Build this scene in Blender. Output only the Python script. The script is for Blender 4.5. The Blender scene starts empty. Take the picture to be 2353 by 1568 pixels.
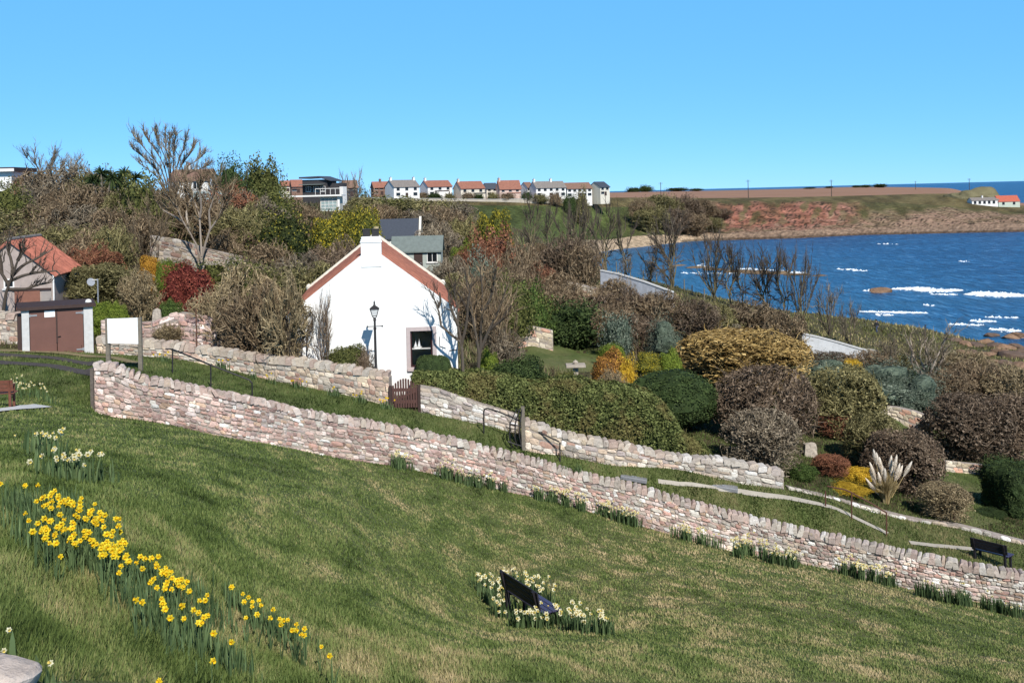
import bpy, bmesh, math, random
import numpy as np
from mathutils import Vector, Matrix
from mathutils.bvhtree import BVHTree

# ------------------------------------------------------------------ camera, sky, sun, exposure
SC = bpy.context.scene
COL = SC.collection
W, H, F = 2352.0, 1568.0, 2522.0      # photograph measured on a 2352 x 1568 grid, focal length in the same units
ROLL = 0.025
CZ = 24.0                              # eye height above the sea (z = 0)
SHY = -339.6                           # vertical lens shift: level camera, horizon high in the frame
cr, sr = math.cos(ROLL), math.sin(ROLL)
cam_d = bpy.data.cameras.new('camera')
cam_d.sensor_width = 36.0
cam_d.lens = 36.0 * F / W
cam_d.shift_y = SHY / W
cam_d.clip_start = 0.5
cam_d.clip_end = 90000
cam = bpy.data.objects.new('camera', cam_d)
COL.objects.link(cam)
cam.matrix_world = Matrix(((cr, sr, 0, 0), (0, 0, -1, 0), (-sr, cr, 0, CZ), (0, 0, 0, 1)))
SC.camera = cam

SUN_EL, SUN_ROT = math.radians(39.7), math.radians(159.5)
wd = bpy.data.worlds.new("World")
SC.world = wd
wd.use_nodes = True
nt = wd.node_tree
sky = nt.nodes.new('ShaderNodeTexSky')
sky.sky_type = 'NISHITA'
sky.sun_disc = False
sky.sun_elevation = SUN_EL
sky.sun_rotation = SUN_ROT
sky.altitude = 0
sky.air_density = 0.5
sky.dust_density = 0.0
sky.ozone_density = 8.0
bg = nt.nodes['Background']
# the clear blue band of sky over the sea: the sky texture blended with its blue below about 40 degrees
tcw = nt.nodes.new('ShaderNodeTexCoord'); spw = nt.nodes.new('ShaderNodeSeparateXYZ')
nt.links.new(tcw.outputs['Generated'], spw.inputs[0])
mrw = nt.nodes.new('ShaderNodeMapRange'); nt.links.new(spw.outputs[2], mrw.inputs[0])
for i_, v_ in enumerate((.2, .65, .56, 0)): mrw.inputs[i_+1].default_value = v_
mxw = nt.nodes.new('ShaderNodeMix'); mxw.data_type = 'RGBA'
nt.links.new(mrw.outputs[0], mxw.inputs[0]); nt.links.new(sky.outputs['Color'], mxw.inputs[6])
mxw.inputs[7].default_value = (1.5, 5.9, 10.8, 1)
nt.links.new(mxw.outputs[2], bg.inputs['Color'])
bg.inputs['Strength'].default_value = 0.1
sun_d = bpy.data.lights.new('sun', 'SUN')
sun_d.energy = 4.6
sun_d.angle = math.radians(0.5)
sun_d.color = (1.0, 0.95, 0.87)
sun = bpy.data.objects.new('sun', sun_d)
COL.objects.link(sun)
sdir = Vector((math.sin(SUN_ROT) * math.cos(SUN_EL), math.cos(SUN_ROT) * math.cos(SUN_EL), math.sin(SUN_EL)))
sun.rotation_euler = sdir.to_track_quat('Z', 'Y').to_euler()
sun.location = sdir * 200
SC.view_settings.view_transform = 'Standard'
SC.view_settings.look = 'None'
SC.view_settings.exposure = 0.3
SC.view_settings.gamma = 1.0
SC.render.engine = 'CYCLES'
SC.cycles.max_bounces = 6
SC.cycles.transparent_max_bounces = 8

rng = np.random.default_rng(7)
random.seed(7)

# ------------------------------------------------------------------ geometry helpers
def pchip(xs, ys, x):
    xs = np.asarray(xs, float); ys = np.asarray(ys, float); x = np.asarray(x, float)
    sh = (-1,) + (1,) * (ys.ndim - 1)
    h = np.diff(xs); dl = np.diff(ys, axis=0) / h.reshape(sh)
    d = np.zeros_like(ys)
    if len(xs) > 2:
        h0, h1 = h[:-1].reshape(sh), h[1:].reshape(sh)
        a, b = dl[:-1], dl[1:]
        w1, w2 = 2 * h1 + h0, h1 + 2 * h0
        with np.errstate(all='ignore'):
            m = (w1 + w2) / (w1 / a + w2 / b)
        d[1:-1] = np.where(a * b > 0, np.nan_to_num(m), 0)
    d[0], d[-1] = dl[0], dl[-1]
    i = np.clip(np.searchsorted(xs, x) - 1, 0, len(xs) - 2)
    hh = h[i].reshape(sh)
    t = np.clip((x - xs[i]) / h[i], 0, 1).reshape(sh)
    return ((2*t**3 - 3*t**2 + 1) * ys[i] + (t**3 - 2*t**2 + t) * hh * d[i]
            + (-2*t**3 + 3*t**2) * ys[i+1] + (t**3 - t**2) * hh * d[i+1])

def P(px, py, d):
    """point of the place seen at photo position (px, py) at distance d in front of the eye"""
    xc, yc = (px - W/2) / F, (H/2 + SHY - py) / F
    return Vector(((cr*xc + sr*yc) * d, d, CZ + (-sr*xc + cr*yc) * d))

def ray(px, py):
    xc, yc = (px - W/2) / F, (H/2 + SHY - py) / F
    return Vector((cr*xc + sr*yc, 1.0, -sr*xc + cr*yc))

def new_mesh(name, V, Fs, v=None, col=None, smooth=False):
    V = np.asarray(V, np.float32).reshape(-1, 3)
    if not isinstance(Fs, (list, tuple)): Fs = [Fs]
    Fs = [np.asarray(f, np.int32) for f in Fs if len(f)]
    me = bpy.data.meshes.new(name)
    me.vertices.add(len(V)); me.vertices.foreach_set('co', V.ravel())
    nl = sum(f.size for f in Fs); nf = sum(len(f) for f in Fs)
    me.loops.add(nl); me.polygons.add(nf)
    me.loops.foreach_set('vertex_index', np.concatenate([f.ravel() for f in Fs]))
    tot = np.concatenate([np.full(len(f), f.shape[1], np.int32) for f in Fs])
    st = np.concatenate([[0], np.cumsum(tot)[:-1]]).astype(np.int32)
    me.polygons.foreach_set('loop_start', st)
    me.polygons.foreach_set('loop_total', tot)
    if not smooth:
        a = me.attributes.new('sharp_face', 'BOOLEAN', 'FACE'); a.data.foreach_set('value', np.ones(nf, bool))
    if v is not None:
        a = me.attributes.new('v', 'FLOAT', 'POINT'); a.data.foreach_set('value', np.asarray(v, np.float32).ravel())
    if col is not None:
        c = np.ones((len(V), 4), np.float32); c[:, :3] = col
        a = me.attributes.new('Col', 'FLOAT_COLOR', 'POINT'); a.data.foreach_set('color', c.ravel())
    me.update(calc_edges=True)
    me.validate()
    return me

class MB:
    """collects boxes, tubes, lathes and free faces for ONE mesh"""
    def __init__(s): s.V = []; s.F = {}; s.n = 0; s.C = []
    def add(s, V, faces, c=(0.5, 0.5, 0.5)):
        V = np.asarray(V, float).reshape(-1, 3)
        for f in faces:
            s.F.setdefault(len(f), []).append([i + s.n for i in f])
        s.V.append(V); s.C.append(np.tile(np.asarray(c, float), (len(V), 1))); s.n += len(V)
        return s
    def box(s, a, b, c=(.5, .5, .5), bev=0.0):
        x0, y0, z0 = [min(p, q) for p, q in zip(a, b)]; x1, y1, z1 = [max(p, q) for p, q in zip(a, b)]
        if bev > 0:
            bm = bmesh.new(); bmesh.ops.create_cube(bm, size=1)
            for vv in bm.verts: vv.co = Vector((x0 + (vv.co.x+.5)*(x1-x0), y0 + (vv.co.y+.5)*(y1-y0), z0 + (vv.co.z+.5)*(z1-z0)))
            bmesh.ops.bevel(bm, geom=bm.edges[:], offset=bev, segments=2, affect='EDGES', profile=.5)
            bm.verts.index_update()
            s.add([vv.co[:] for vv in bm.verts], [[vv.index for vv in f.verts] for f in bm.faces], c); bm.free(); return s
        V = [(x0,y0,z0),(x1,y0,z0),(x1,y1,z0),(x0,y1,z0),(x0,y0,z1),(x1,y0,z1),(x1,y1,z1),(x0,y1,z1)]
        return s.add(V, [(0,3,2,1),(4,5,6,7),(0,1,5,4),(1,2,6,5),(2,3,7,6),(3,0,4,7)], c)
    def bar(s, p, q, w, h=None, c=(.5, .5, .5), up=(0, 0, 1)):
        """rectangular bar from p to q"""
        p, q = Vector(p), Vector(q); h = h or w
        t = (q - p).normalized(); u = Vector(up)
        if abs(t.dot(u)) > .95: u = Vector((0, 1, 0))
        a = t.cross(u).normalized(); b = a.cross(t).normalized()
        V = []
        for o in (p, q):
            for i, j in ((-1,-1),(1,-1),(1,1),(-1,1)): V.append(o + a*(i*w/2) + b*(j*h/2))
        return s.add([x[:] for x in V], [(0,1,2,3),(7,6,5,4),(0,4,5,1),(1,5,6,2),(2,6,7,3),(3,7,4,0)], c)
    def tube(s, pts, r, k=8, c=(.5, .5, .5)):
        pts = [Vector(p) for p in pts]
        rr = r if isinstance(r, (list, tuple)) else [r]*len(pts)
        V = []; fc = []
        for i, p in enumerate(pts):
            t = (pts[min(i+1, len(pts)-1)] - pts[max(i-1, 0)]).normalized()
            u = Vector((0, 0, 1)) if abs(t.z) < .9 else Vector((0, 1, 0))
            a = t.cross(u).normalized(); b = a.cross(t)
            for j in range(k):
                g = 2*math.pi*j/k
                V.append((p + (a*math.cos(g) + b*math.sin(g))*rr[i])[:])
        for i in range(len(pts)-1):
            for j in range(k):
                fc.append((i*k+j, i*k+(j+1) % k, (i+1)*k+(j+1) % k, (i+1)*k+j))
        fc.append(tuple(range(k))[::-1]); fc.append(tuple((len(pts)-1)*k+j for j in range(k)))
        return s.add(V, fc, c)
    def lathe(s, prof, k=12, o=(0, 0, 0), c=(.5, .5, .5)):
        V = []; fc = []
        for r, z in prof:
            for j in range(k):
                g = 2*math.pi*(j+.5)/k
                V.append((o[0]+r*math.cos(g), o[1]+r*math.sin(g), o[2]+z))
        for i in range(len(prof)-1):
            for j in range(k):
                fc.append((i*k+j, i*k+(j+1) % k, (i+1)*k+(j+1) % k, (i+1)*k+j))
        fc.append(tuple(range(k))[::-1]); fc.append(tuple((len(prof)-1)*k+j for j in range(k)))
        return s.add(V, fc, c)
    def prism(s, poly, d0, d1, axis='y', c=(.5, .5, .5)):
        """polygon of (a, b) extruded along axis"""
        n = len(poly)
        f = {'y': lambda a, b, d: (a, d, b), 'x': lambda a, b, d: (d, a, b), 'z': lambda a, b, d: (a, b, d)}[axis]
        V = [f(a, b, d0) for a, b in poly] + [f(a, b, d1) for a, b in poly]
        return s.add(V, [tuple(range(n))[::-1], tuple(range(n, 2*n))] + [(i, (i+1) % n, n+(i+1) % n, n+i) for i in range(n)], c)
    def mesh(s, name, smooth=False):
        return new_mesh(name, np.concatenate(s.V), [np.array(f) for f in s.F.values()], col=np.concatenate(s.C), smooth=smooth)
    def build(s, name, mat, parent=None, smooth=False):
        me = s.mesh(name, smooth)
        return link(name, me, mat, parent)

def fixnormals(me):
    bm = bmesh.new(); bm.from_mesh(me); bmesh.ops.recalc_face_normals(bm, faces=bm.faces[:]); bm.to_mesh(me); bm.free()

def link(name, me, mat, parent=None):
    o = bpy.data.objects.new(name, me); COL.objects.link(o)
    if mat is not None:
        if len(me.materials) == 0: me.materials.append(mat)
    if parent is not None: o.parent = parent
    return o

def tag(o, label, cat, group=None):
    o['label'] = label; o['category'] = cat
    if group: o['group'] = group
    return o

def empty(name, loc, label, cat, rz=0.0, group=None):
    o = bpy.data.objects.new(name, None); COL.objects.link(o)
    o.empty_display_size = .2
    o.location = loc; o.rotation_euler = (0, 0, rz)
    return tag(o, label, cat, group)

def kind(o, k):
    o['kind'] = k
    return o

def copy_tree(o, parent=None):
    c = o.copy(); COL.objects.link(c)
    if parent is not None: c.parent = parent
    for ch in list(o.children): copy_tree(ch, c)
    return c

# ------------------------------------------------------------------ materials
def nodes_of(m):
    m.use_nodes = True
    n = m.node_tree; n.nodes.clear()
    out = n.nodes.new('ShaderNodeOutputMaterial'); b = n.nodes.new('ShaderNodeBsdfPrincipled')
    n.links.new(b.outputs[0], out.inputs[0])
    return n, b, out

def ramp(n, fac, stops):
    r = n.nodes.new('ShaderNodeValToRGB')
    el = r.color_ramp.elements
    while len(el) < len(stops): el.new(.5)
    for e, (p, c) in zip(el, stops): e.position = p; e.color = (*c, 1)
    n.links.new(fac, r.inputs[0]); return r.outputs[0]

def noise(n, scale, detail=4, rough=.6, vec=None, dist=0):
    t = n.nodes.new('ShaderNodeTexNoise'); t.inputs['Scale'].default_value = scale
    t.inputs['Detail'].default_value = detail; t.inputs['Roughness'].default_value = rough
    t.inputs['Distortion'].default_value = dist
    if vec is not None: n.links.new(vec, t.inputs['Vector'])
    return t.outputs['Fac']

def coords(n, scale=(1, 1, 1), rot=(0, 0, 0), kind='Object'):
    tc = n.nodes.new('ShaderNodeTexCoord'); mp = n.nodes.new('ShaderNodeMapping')
    mp.inputs['Scale'].default_value = scale; mp.inputs['Rotation'].default_value = rot
    n.links.new(tc.outputs[kind], mp.inputs[0]); return mp.outputs[0]

def mixc(n, fac, a, b, mode='MIX'):
    m = n.nodes.new('ShaderNodeMix'); m.data_type = 'RGBA'; m.blend_type = mode
    for sk, v in ((0, fac), (6, a), (7, b)):
        if hasattr(v, 'is_linked'): n.links.new(v, m.inputs[sk])
        else: m.inputs[sk].default_value = (*v, 1) if sk else v
    return m.outputs[2]

def mrange(n, x, a, b, c=0, d=1):
    m = n.nodes.new('ShaderNodeMapRange')
    for i, v in enumerate((a, b, c, d)): m.inputs[i+1].default_value = v
    n.links.new(x, m.inputs[0]); return m.outputs[0]

def bump(n, b, h, strength=.5, dist=.05):
    k = n.nodes.new('ShaderNodeBump'); k.inputs['Strength'].default_value = strength; k.inputs['Distance'].default_value = dist
    n.links.new(h, k.inputs['Height']); n.links.new(k.outputs[0], b.inputs['Normal'])

MATS = {}
def plain(name, c, rough=.7, var=.15, scale=6, bmp=.15, spec=.3, metal=0, dist=.02):
    """one colour with mottled wear and a little relief"""
    if name in MATS: return MATS[name]
    m = bpy.data.materials.new(name); n, b, o = nodes_of(m)
    v = coords(n)
    nz = noise(n, scale, 6, .65, v)
    c0 = tuple(x*(1-var) for x in c); c1 = tuple(min(x*(1+var), 1) for x in c)
    n.links.new(ramp(n, nz, [(.3, c0), (.7, c1)]), b.inputs['Base Color'])
    b.inputs['Roughness'].default_value = rough; b.inputs['Metallic'].default_value = metal
    b.inputs['Specular IOR Level'].default_value = spec
    if bmp: bump(n, b, noise(n, scale*6, 4, .6, v), bmp, dist)
    MATS[name] = m; return m

def colattr(name, rough=.9, var=.25, scale=14, bmp=.5, dist=.03):
    """colour of each stone / tile / patch held in the mesh, with grain"""
    if name in MATS: return MATS[name]
    m = bpy.data.materials.new(name); n, b, o = nodes_of(m)
    a = n.nodes.new('ShaderNodeAttribute'); a.attribute_name = 'Col'
    v = coords(n)
    nz = noise(n, scale, 8, .7, v)
    f = ramp(n, nz, [(.25, (1-var,)*3), (.75, (1+var,)*3)])
    n.links.new(mixc(n, 1.0, a.outputs['Color'], f, 'MULTIPLY'), b.inputs['Base Color'])
    b.inputs['Roughness'].default_value = rough; b.inputs['Specular IOR Level'].default_value = .2
    if bmp: bump(n, b, nz, bmp, dist)
    MATS[name] = m; return m

def leafmat(name, stops, transl=.0, rough=.75, patch=None):
    """plants: tone of each leaf / twig from its own value, whole plant varied by object"""
    if name in MATS: return MATS[name]
    m = bpy.data.materials.new(name); n, b, o = nodes_of(m)
    a = n.nodes.new('ShaderNodeAttribute'); a.attribute_name = 'v'
    c = ramp(n, a.outputs['Fac'], stops)
    if patch:
        nz = noise(n, patch[1], 3, .6, coords(n, kind='Object'))
        f = n.nodes.new('ShaderNodeMath'); f.operation = 'MULTIPLY'
        n.links.new(mrange(n, nz, .5, .6), f.inputs[0]); f.inputs[1].default_value = patch[2]
        c = mixc(n, f.outputs[0], c, patch[0])
    oi = n.nodes.new('ShaderNodeObjectInfo')
    g = ramp(n, oi.outputs['Random'], [(0, (.82, .82, .82)), (1, (1.15, 1.12, 1.08))])
    c = mixc(n, 1.0, c, g, 'MULTIPLY')
    n.links.new(c, b.inputs['Base Color'])
    b.inputs['Roughness'].default_value = rough; b.inputs['Specular IOR Level'].default_value = .15
    if transl:
        t = n.nodes.new('ShaderNodeBsdfTranslucent'); n.links.new(c, t.inputs['Color'])
        mx = n.nodes.new('ShaderNodeMixShader'); mx.inputs[0].default_value = transl
        n.links.new(b.outputs[0], mx.inputs[1]); n.links.new(t.outputs[0], mx.inputs[2]); n.links.new(mx.outputs[0], o.inputs[0])
    MATS[name] = m; return m

# ------------------------------------------------------------------ the ground: sheets lofted through measured profiles
class Node:
    def __init__(s, px, val, d, z=False):
        s.px = np.array(px, float); s.val = np.array(val, float)
        s.ld = np.log(np.broadcast_to(np.array(d, float), s.px.shape)); s.z = z
    def __call__(s, px):
        val = pchip(s.px, s.val, np.clip(px, s.px[0], s.px[-1])); d = np.exp(pchip(s.px, s.ld, np.clip(px, s.px[0], s.px[-1])))
        xc = (px - W/2) / F
        if s.z:
            z = val; yc = (z/d + sr*xc) / cr
        else:
            yc = (H/2 + SHY - val) / F; z = (-sr*xc + cr*yc) * d
        return np.stack([cr*xc + sr*yc, np.log(d), z], -1)

def wob(x, y):
    return (np.sin(x*.9+1.3*np.sin(y*.31))*np.cos(y*.7+.8*np.sin(x*.43)) + .5*np.sin(x*2.1+y*1.7+.4)*np.sin(y*1.3-x*.6)
            + .25*np.sin(x*4.7-y*2.9)*np.cos(y*4.1+x*1.1))

def loft(nodes, PX, rows, amp=None):
    K = np.stack([nd(PX) for nd in nodes])                       # (nodes, m, 3)
    s = np.concatenate([np.linspace(i, i+1, r, endpoint=False) for i, r in enumerate(rows)] + [[len(nodes)-1.0]])
    G = pchip(np.arange(len(nodes)), K, s)                         # (S, m, 3)
    d = np.exp(G[..., 1]); X = G[..., 0]*d; Z = G[..., 2] + CZ
    if amp is not None: Z = Z + wob(X, d)*np.interp(s, np.arange(len(nodes)), amp)[:, None]
    return np.stack([X, d, Z], -1), s

def grid_faces(S, m, keep=None):
    i = np.arange(S*m).reshape(S, m)
    f = np.stack([i[:-1, :-1], i[:-1, 1:], i[1:, 1:], i[1:, :-1]], -1).reshape(-1, 4)
    return f if keep is None else f[keep.reshape(-1)]

PXG = np.unique(np.concatenate([np.arange(-1000, 190, 24), np.arange(190, 240, 3), np.arange(240, 2420, 15), np.arange(2420, 3400, 40)])).astype(float)

# lower wall: foot and top lines as seen, and its distance
WB = np.array([(217,941),(334,963),(407,976),(502,1001),(633,1022),(778,1050),(886,1064),(1003,1086),(1163,1125),(1225,1137),(1481,1208),(1538,1223),(1684,1265),(1848,1298),(1936,1316),(2122,1357),(2352,1397),(2700,1455),(3000,1505)], float)
WT = np.array([(217,833),(268,835),(287,847),(325,863),(380,871),(488,893),(633,923),(696,941),(805,960),(911,980),(954,988),(1049,1009),(1130,1031),(1221,1053),(1317,1083),(1463,1116),(1536,1138),(1684,1178),(1830,1214),(1976,1247),(2122,1276),(2232,1298),(2352,1317),(2700,1378),(3000,1425)], float)
WDp = [(-1000,36),(205,36),(500,37.2),(700,39.2),(1176,41),(1700,40.5),(2352,37.5),(3000,36)]
WDp = np.array(WDp, float)
wdep = lambda px: pchip(WDp[:, 0], WDp[:, 1], np.clip(px, -1000, 3000))
wpx = np.concatenate([[-1000, -300, 0, 100, 206, 214], WB[:, 0]])
wpy = np.concatenate([[880, 890, 900, 912, 933, 938], WB[:, 1] + 3])
cp = [-700, 0, 215, 700, 1176, 1700, 2352, 3000]
nearz = Node(cp, [-2.0, -2.0, -2.1, -2.6, -3.0, -3.3, -3.5, -3.6], 1.2, z=True)
LN = [nearz,
      Node(cp, [1568, 1568, 1568, 1568, 1568, 1568, 1568, 1590], [5, 5.5, 6.5, 9.3, 11.5, 14.5, 18, 20]),
      Node(cp, [1300, 1300, 1400, 1400, 1480, 1480, 1510, 1560], [7, 8, 7.8, 12.5, 16, 20, 22, 23]),
      Node(cp, [1110, 1110, 1150, 1200, 1400, 1400, 1460, 1545], [10.5, 11.5, 11.5, 18.5, 24, 25, 27, 27]),
      Node(cp, [1000, 1000, 1020, 1090, 1300, 1330, 1428, 1532], [18, 19, 20, 27.5, 29.5, 31, 31.5, 31]),
      Node(cp, [945, 945, 968, 1036, 1190, 1272, 1408, 1522], [29, 30, 30, 35, 36.5, 37, 35.2, 34.5]),
      Node(wpx, wpy, wdep(wpx))]
hp = np.concatenate([[-1000, -300, 0, 100, 206, 214], WT[:, 0]])
hoff = np.interp(WT[:, 0], [217, 270, 330, 700, 1176, 1700, 2352, 3000], [62, 60, 24, 14, 14, 20, 24, 24])
hy_ = np.concatenate([[880, 890, 900, 912, 933, 905], WT[:, 1] + hoff])
HN = [Node(hp, hy_, wdep(hp) + np.where(hp < 210, 0, .28)),
      Node([-700,0,330,460,633,778,886,968,1076,1157,1206,1284,1401,1556,1664,1800,1903,2042,2210,2352,3000],
           [798,803,816,835,873,904,929,946,967,984,1033,1047,1066,1077,1102,1125,1146,1186,1215,1252,1330],
           [45,45,46,45.6,45,44.5,44.2,44,44,44,42,42,42.2,42.4,42.5,42.6,42.8,43,42.6,42,40]),
      Node([-700,0,330,600,900,1176,1500,1800,2014,2100,2352,3000], [705,705,730,770,790,848,905,962,990,1052,1135,1200],
           [58,58,60,60,60,57,58,58,58,56,52,50]),
      Node([-700,0,330,600,900,1176,1500,1800,2014,2100,2352,3000], [565,565,605,625,650,778,808,862,872,902,960,1040],
           [85,85,85,85,90,75,76,78,80,80,75,70]),
      Node([-700,0,330,600,900,1176,1500,1800,2014,2100,2352,3000], [478,478,500,520,545,668,692,762,792,802,852,905],
           [120,120,120,125,140,120,128,122,130,125,115,110]),
      Node([-700,0,330,600,900,1176,1500,1800,2014,2100,2352,3000], [440,440,455,466,485,570,648,714,739,753,803,845],
           [160,160,165,180,220,215,172,165,165,162,150,140]),
      Node([-700,0,330,600,900,1176,1500,1800,2014,2100,2352,3000], [2,2,.6,-.4,-2,-12,-27,-27,-27,-27,-27,-27],
           [420,420,420,430,440,400,215,200,196,192,174,160], z=True)]
SEA = -24.0
def seapx(px, py):     # distance at which the sea surface is seen at (px, py)
    return SEA / ray(px, py).z
hx = [880,1250,1380,1474,1610,1809,1990,2170,2300,2500,3000]
sy = [560,578,579,567,553.5,548,540,536,533.5,530,524]
GN = [Node(hx, [-20,-25,-26,-26,-26,-26,-26,-26,-26,-26,-26], [250,310,418,448,488,490,506,510,512,514,520], z=True),
      Node(hx, sy, [270,340] + [seapx(a, b) for a, b in zip(hx[2:], sy[2:])]),
      Node(hx, [532,546,551,541,537,529,523,519,513,511,505], [320,375,450,480,516,524,537,542,545,545,550]),
      Node(hx, [507,512,522,520,522,516,506,502,499,498,494], [370,420,480,502,531,537,552,557,558,556,560]),
      Node(hx, [472,472,476,474,464,461,464,472,485,489,486], [430,455,500,545,588,588,600,592,578,572,575]),
      Node(hx, [458,458,454,454,455,453,449,445,470,476,474], [462,474,520,600,650,650,680,700,640,620,620]),
      Node(hx, [452,448,443,441,438.5,434,429.5,432,463,471,469], [600,700,800,1100,1400,1500,1500,1300,750,690,690]),
      Node(hx, [-8,-8,-9,-12,-14,-14,-16,-20,-27,-27,-27], [1000,1200,1500,1900,2300,2400,2300,1900,860,760,760], z=True)]

# ------------------------------------------------------------------ ground materials
def lawn_mat():
    m = bpy.data.materials.new('mown grass'); n, b, o = nodes_of(m)
    v = coords(n)
    vs = coords(n, (1.0, .5, .7), (0, 0, math.radians(12)))
    big = noise(n, .16, 4, .6, v); mid = noise(n, 1.6, 5, .7, vs); fine = noise(n, 26, 4, .7, v)
    g = ramp(n, mid, [(.3, (.075, .105, .03)), (.5, (.12, .155, .05)), (.7, (.17, .195, .075))])
    dry = mixc(n, mrange(n, mid, .5, .72), (.19, .175, .085), (.34, .265, .15))
    sx = n.nodes.new('ShaderNodeSeparateXYZ'); n.links.new(v, sx.inputs[0])
    f = n.nodes.new('ShaderNodeMath'); f.operation = 'MULTIPLY'
    n.links.new(mrange(n, big, .42, .62), f.inputs[0]); n.links.new(mrange(n, sx.outputs[0], -6, 8, .25, .8), f.inputs[1])
    c = mixc(n, f.outputs[0], g, dry)
    c = mixc(n, mrange(n, fine, .3, .7, 0, .55), c, (.04, .06, .016))
    n.links.new(c, b.inputs['Base Color']); b.inputs['Roughness'].default_value = .9; b.inputs['Specular IOR Level'].default_value = .1
    bump(n, b, fine, .9, .05)
    return m
def scrub_mat(name, stops, sc=1.2):
    m = bpy.data.materials.new(name); n, b, o = nodes_of(m)
    v = coords(n)
    c = ramp(n, noise(n, sc, 8, .75, v), stops)
    n.links.new(c, b.inputs['Base Color']); b.inputs['Roughness'].default_value = .95; b.inputs['Specular IOR Level'].default_value = .1
    bump(n, b, noise(n, sc*8, 5, .7, v), 1.0, .15)
    return m
M_LAWN = lawn_mat()
M_SCRUB = scrub_mat('scrub ground', [(.3, (.05, .042, .024)), (.5, (.10, .085, .045)), (.62, (.10, .115, .04)), (.75, (.20, .16, .10))])
M_SAND = scrub_mat('beach sand', [(.3, (.42, .31, .2)), (.6, (.62, .48, .33)), (.8, (.3, .2, .14))], .25)
def cliff_mat():
    m = bpy.data.materials.new('cliff and slope'); n, b, o = nodes_of(m)
    a = n.nodes.new('ShaderNodeAttribute'); a.attribute_name = 'Col'
    n1 = noise(n, .35, 8, .75, coords(n, (1, 1, 1.6))); n2 = noise(n, 1.1, 6, .7, coords(n, (.5, .5, 1.8)))
    f = mixc(n, 1.0, ramp(n, n1, [(.3, (.45, .45, .45)), (.7, (1.45, 1.42, 1.38))]), ramp(n, n2, [(.35, (.6, .6, .6)), (.65, (1.3, 1.3, 1.3))]), 'MULTIPLY')
    n.links.new(mixc(n, 1.0, a.outputs['Color'], f, 'MULTIPLY'), b.inputs['Base Color'])
    b.inputs['Roughness'].default_value = .95; b.inputs['Specular IOR Level'].default_value = .1
    bump(n, b, n1, 1.0, 2.0); return m
M_ROCKC = cliff_mat()
M_FIELD = scrub_mat('ploughed field', [(.3, (.25, .145, .095)), (.7, (.33, .195, .13))], .03)

# ------------------------------------------------------------------ ground sheets
GROUND = []
def sheet(name, G, mat, amp=None, col=None, keep=None):
    S, m, _ = G.shape
    me = new_mesh(name, G.reshape(-1, 3), grid_faces(S, m, keep), col=None if col is None else col.reshape(-1, 3), smooth=True)
    o = link(name, me, mat); o['kind'] = 'structure'
    GROUND.append(o); return o

GL, sL = loft(LN, PXG, (5, 10, 14, 16, 12, 12), [0, .02, .03, .05, .06, .05, .0])
sheet('lawn', GL, M_LAWN)
GH, sH = loft(HN, PXG, (8, 14, 12, 14, 12, 12), [0, .03, .1, .2, .25, .2, 0])
nT = 9
sheet('grass_terrace', GH[:nT], M_LAWN)
sheet('hillside', GH[nT-1:], M_SCRUB)
PXF = np.unique(np.concatenate([np.arange(880, 1600, 8), np.arange(1600, 2420, 4), np.arange(2420, 3010, 20)])).astype(float)
GG, sG = loft(GN, PXF, (2, 5, 8, 26, 8, 8, 4))
def cl_noise(x, y, z):
    r = 0
    for k, (a, f) in enumerate(((1, .045), (.6, .11), (.4, .27), (.25, .6))):
        r = r + a*(1 - 2*np.abs(np.sin(x*f + 1.7*k + 1.2*np.sin(z*f*2.3 + k) + .7*np.sin(x*f*.53 + 2*k))))
    return r
wx = np.interp(PXF, [1560, 1690, 1950, 2200, 2352], [.12, 1, 1, .55, .7])[None, :]
ws = np.interp(sG, [1.6, 2.2, 3.0, 3.7, 4.1, 4.6], [0, .5, 1, .9, .35, 0])[:, None]
cn = cl_noise(GG[..., 0], GG[..., 1], GG[..., 2])
strat = np.sin(GG[..., 2]*2.2 + .02*GG[..., 0] + cn*.6)
GG[..., 1] += (cn*2.6 + strat*1.3) * wx * ws
GG[..., 2] += (np.sin(GG[..., 0]*.31 + cn)*.5 + cn*.35) * wx * ws
cid = 0
u = rng.random(GG.shape[:2])
px2 = np.broadcast_to(PXF[None, :], u.shape); s2 = np.broadcast_to(sG[:, None], u.shape)
lowf = np.sin(px2*.021 + 1.1*np.sin(s2*3.1)) + np.sin(px2*.057 - s2*4.0) + .8*np.sin(px2*.13 + s2*7)
green = np.array([.105, .135, .045]); olive = np.array([.15, .13, .062]); red = np.array([.36, .155, .11]); tan = np.array([.38, .28, .19]); dark = np.array([.07, .05, .035]); pink = np.array([.40, .25, .185])
wred = np.interp(px2, [1600, 1690, 1880, 2010], [0, 1, .95, .0]) * np.interp(s2, [2.4, 2.9, 3.7, 4.05], [.4, 1, 1, .0])
wred = np.clip(wred + lowf*.22*(wred > .05), 0, 1)
shelf = np.interp(px2, [1560, 1680, 2352], [.0, .8, 1]) * np.interp(s2 - np.interp(px2, [1950, 2150], [0, .45]), [1.0, 1.4, 2.9, 3.5], [1, 1, .9, 0])
shelf = np.clip(shelf + (lowf*.2)*(shelf > .05), 0, 1)
gw = np.interp(px2, [1400, 1560, 1700], [1, .3, .25])
cc = (green*gw[..., None] + olive*(1-gw[..., None]))
cc = cc*(1 + .25*lowf[..., None]*.6)
cc = cc*(1-shelf[..., None]) + shelf[..., None]*(tan*(.5+.5*np.sin(s2*31+px2*.02))[..., None] + pink*(.5-.5*np.sin(s2*31+px2*.02))[..., None])
redc = (red*(1-np.clip(lowf*.3, 0, .4))[..., None] + pink*np.clip(lowf*.3, 0, .4)[..., None])*(1 + .3*np.sin(s2*24 + px2*.03)[..., None]) 
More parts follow.
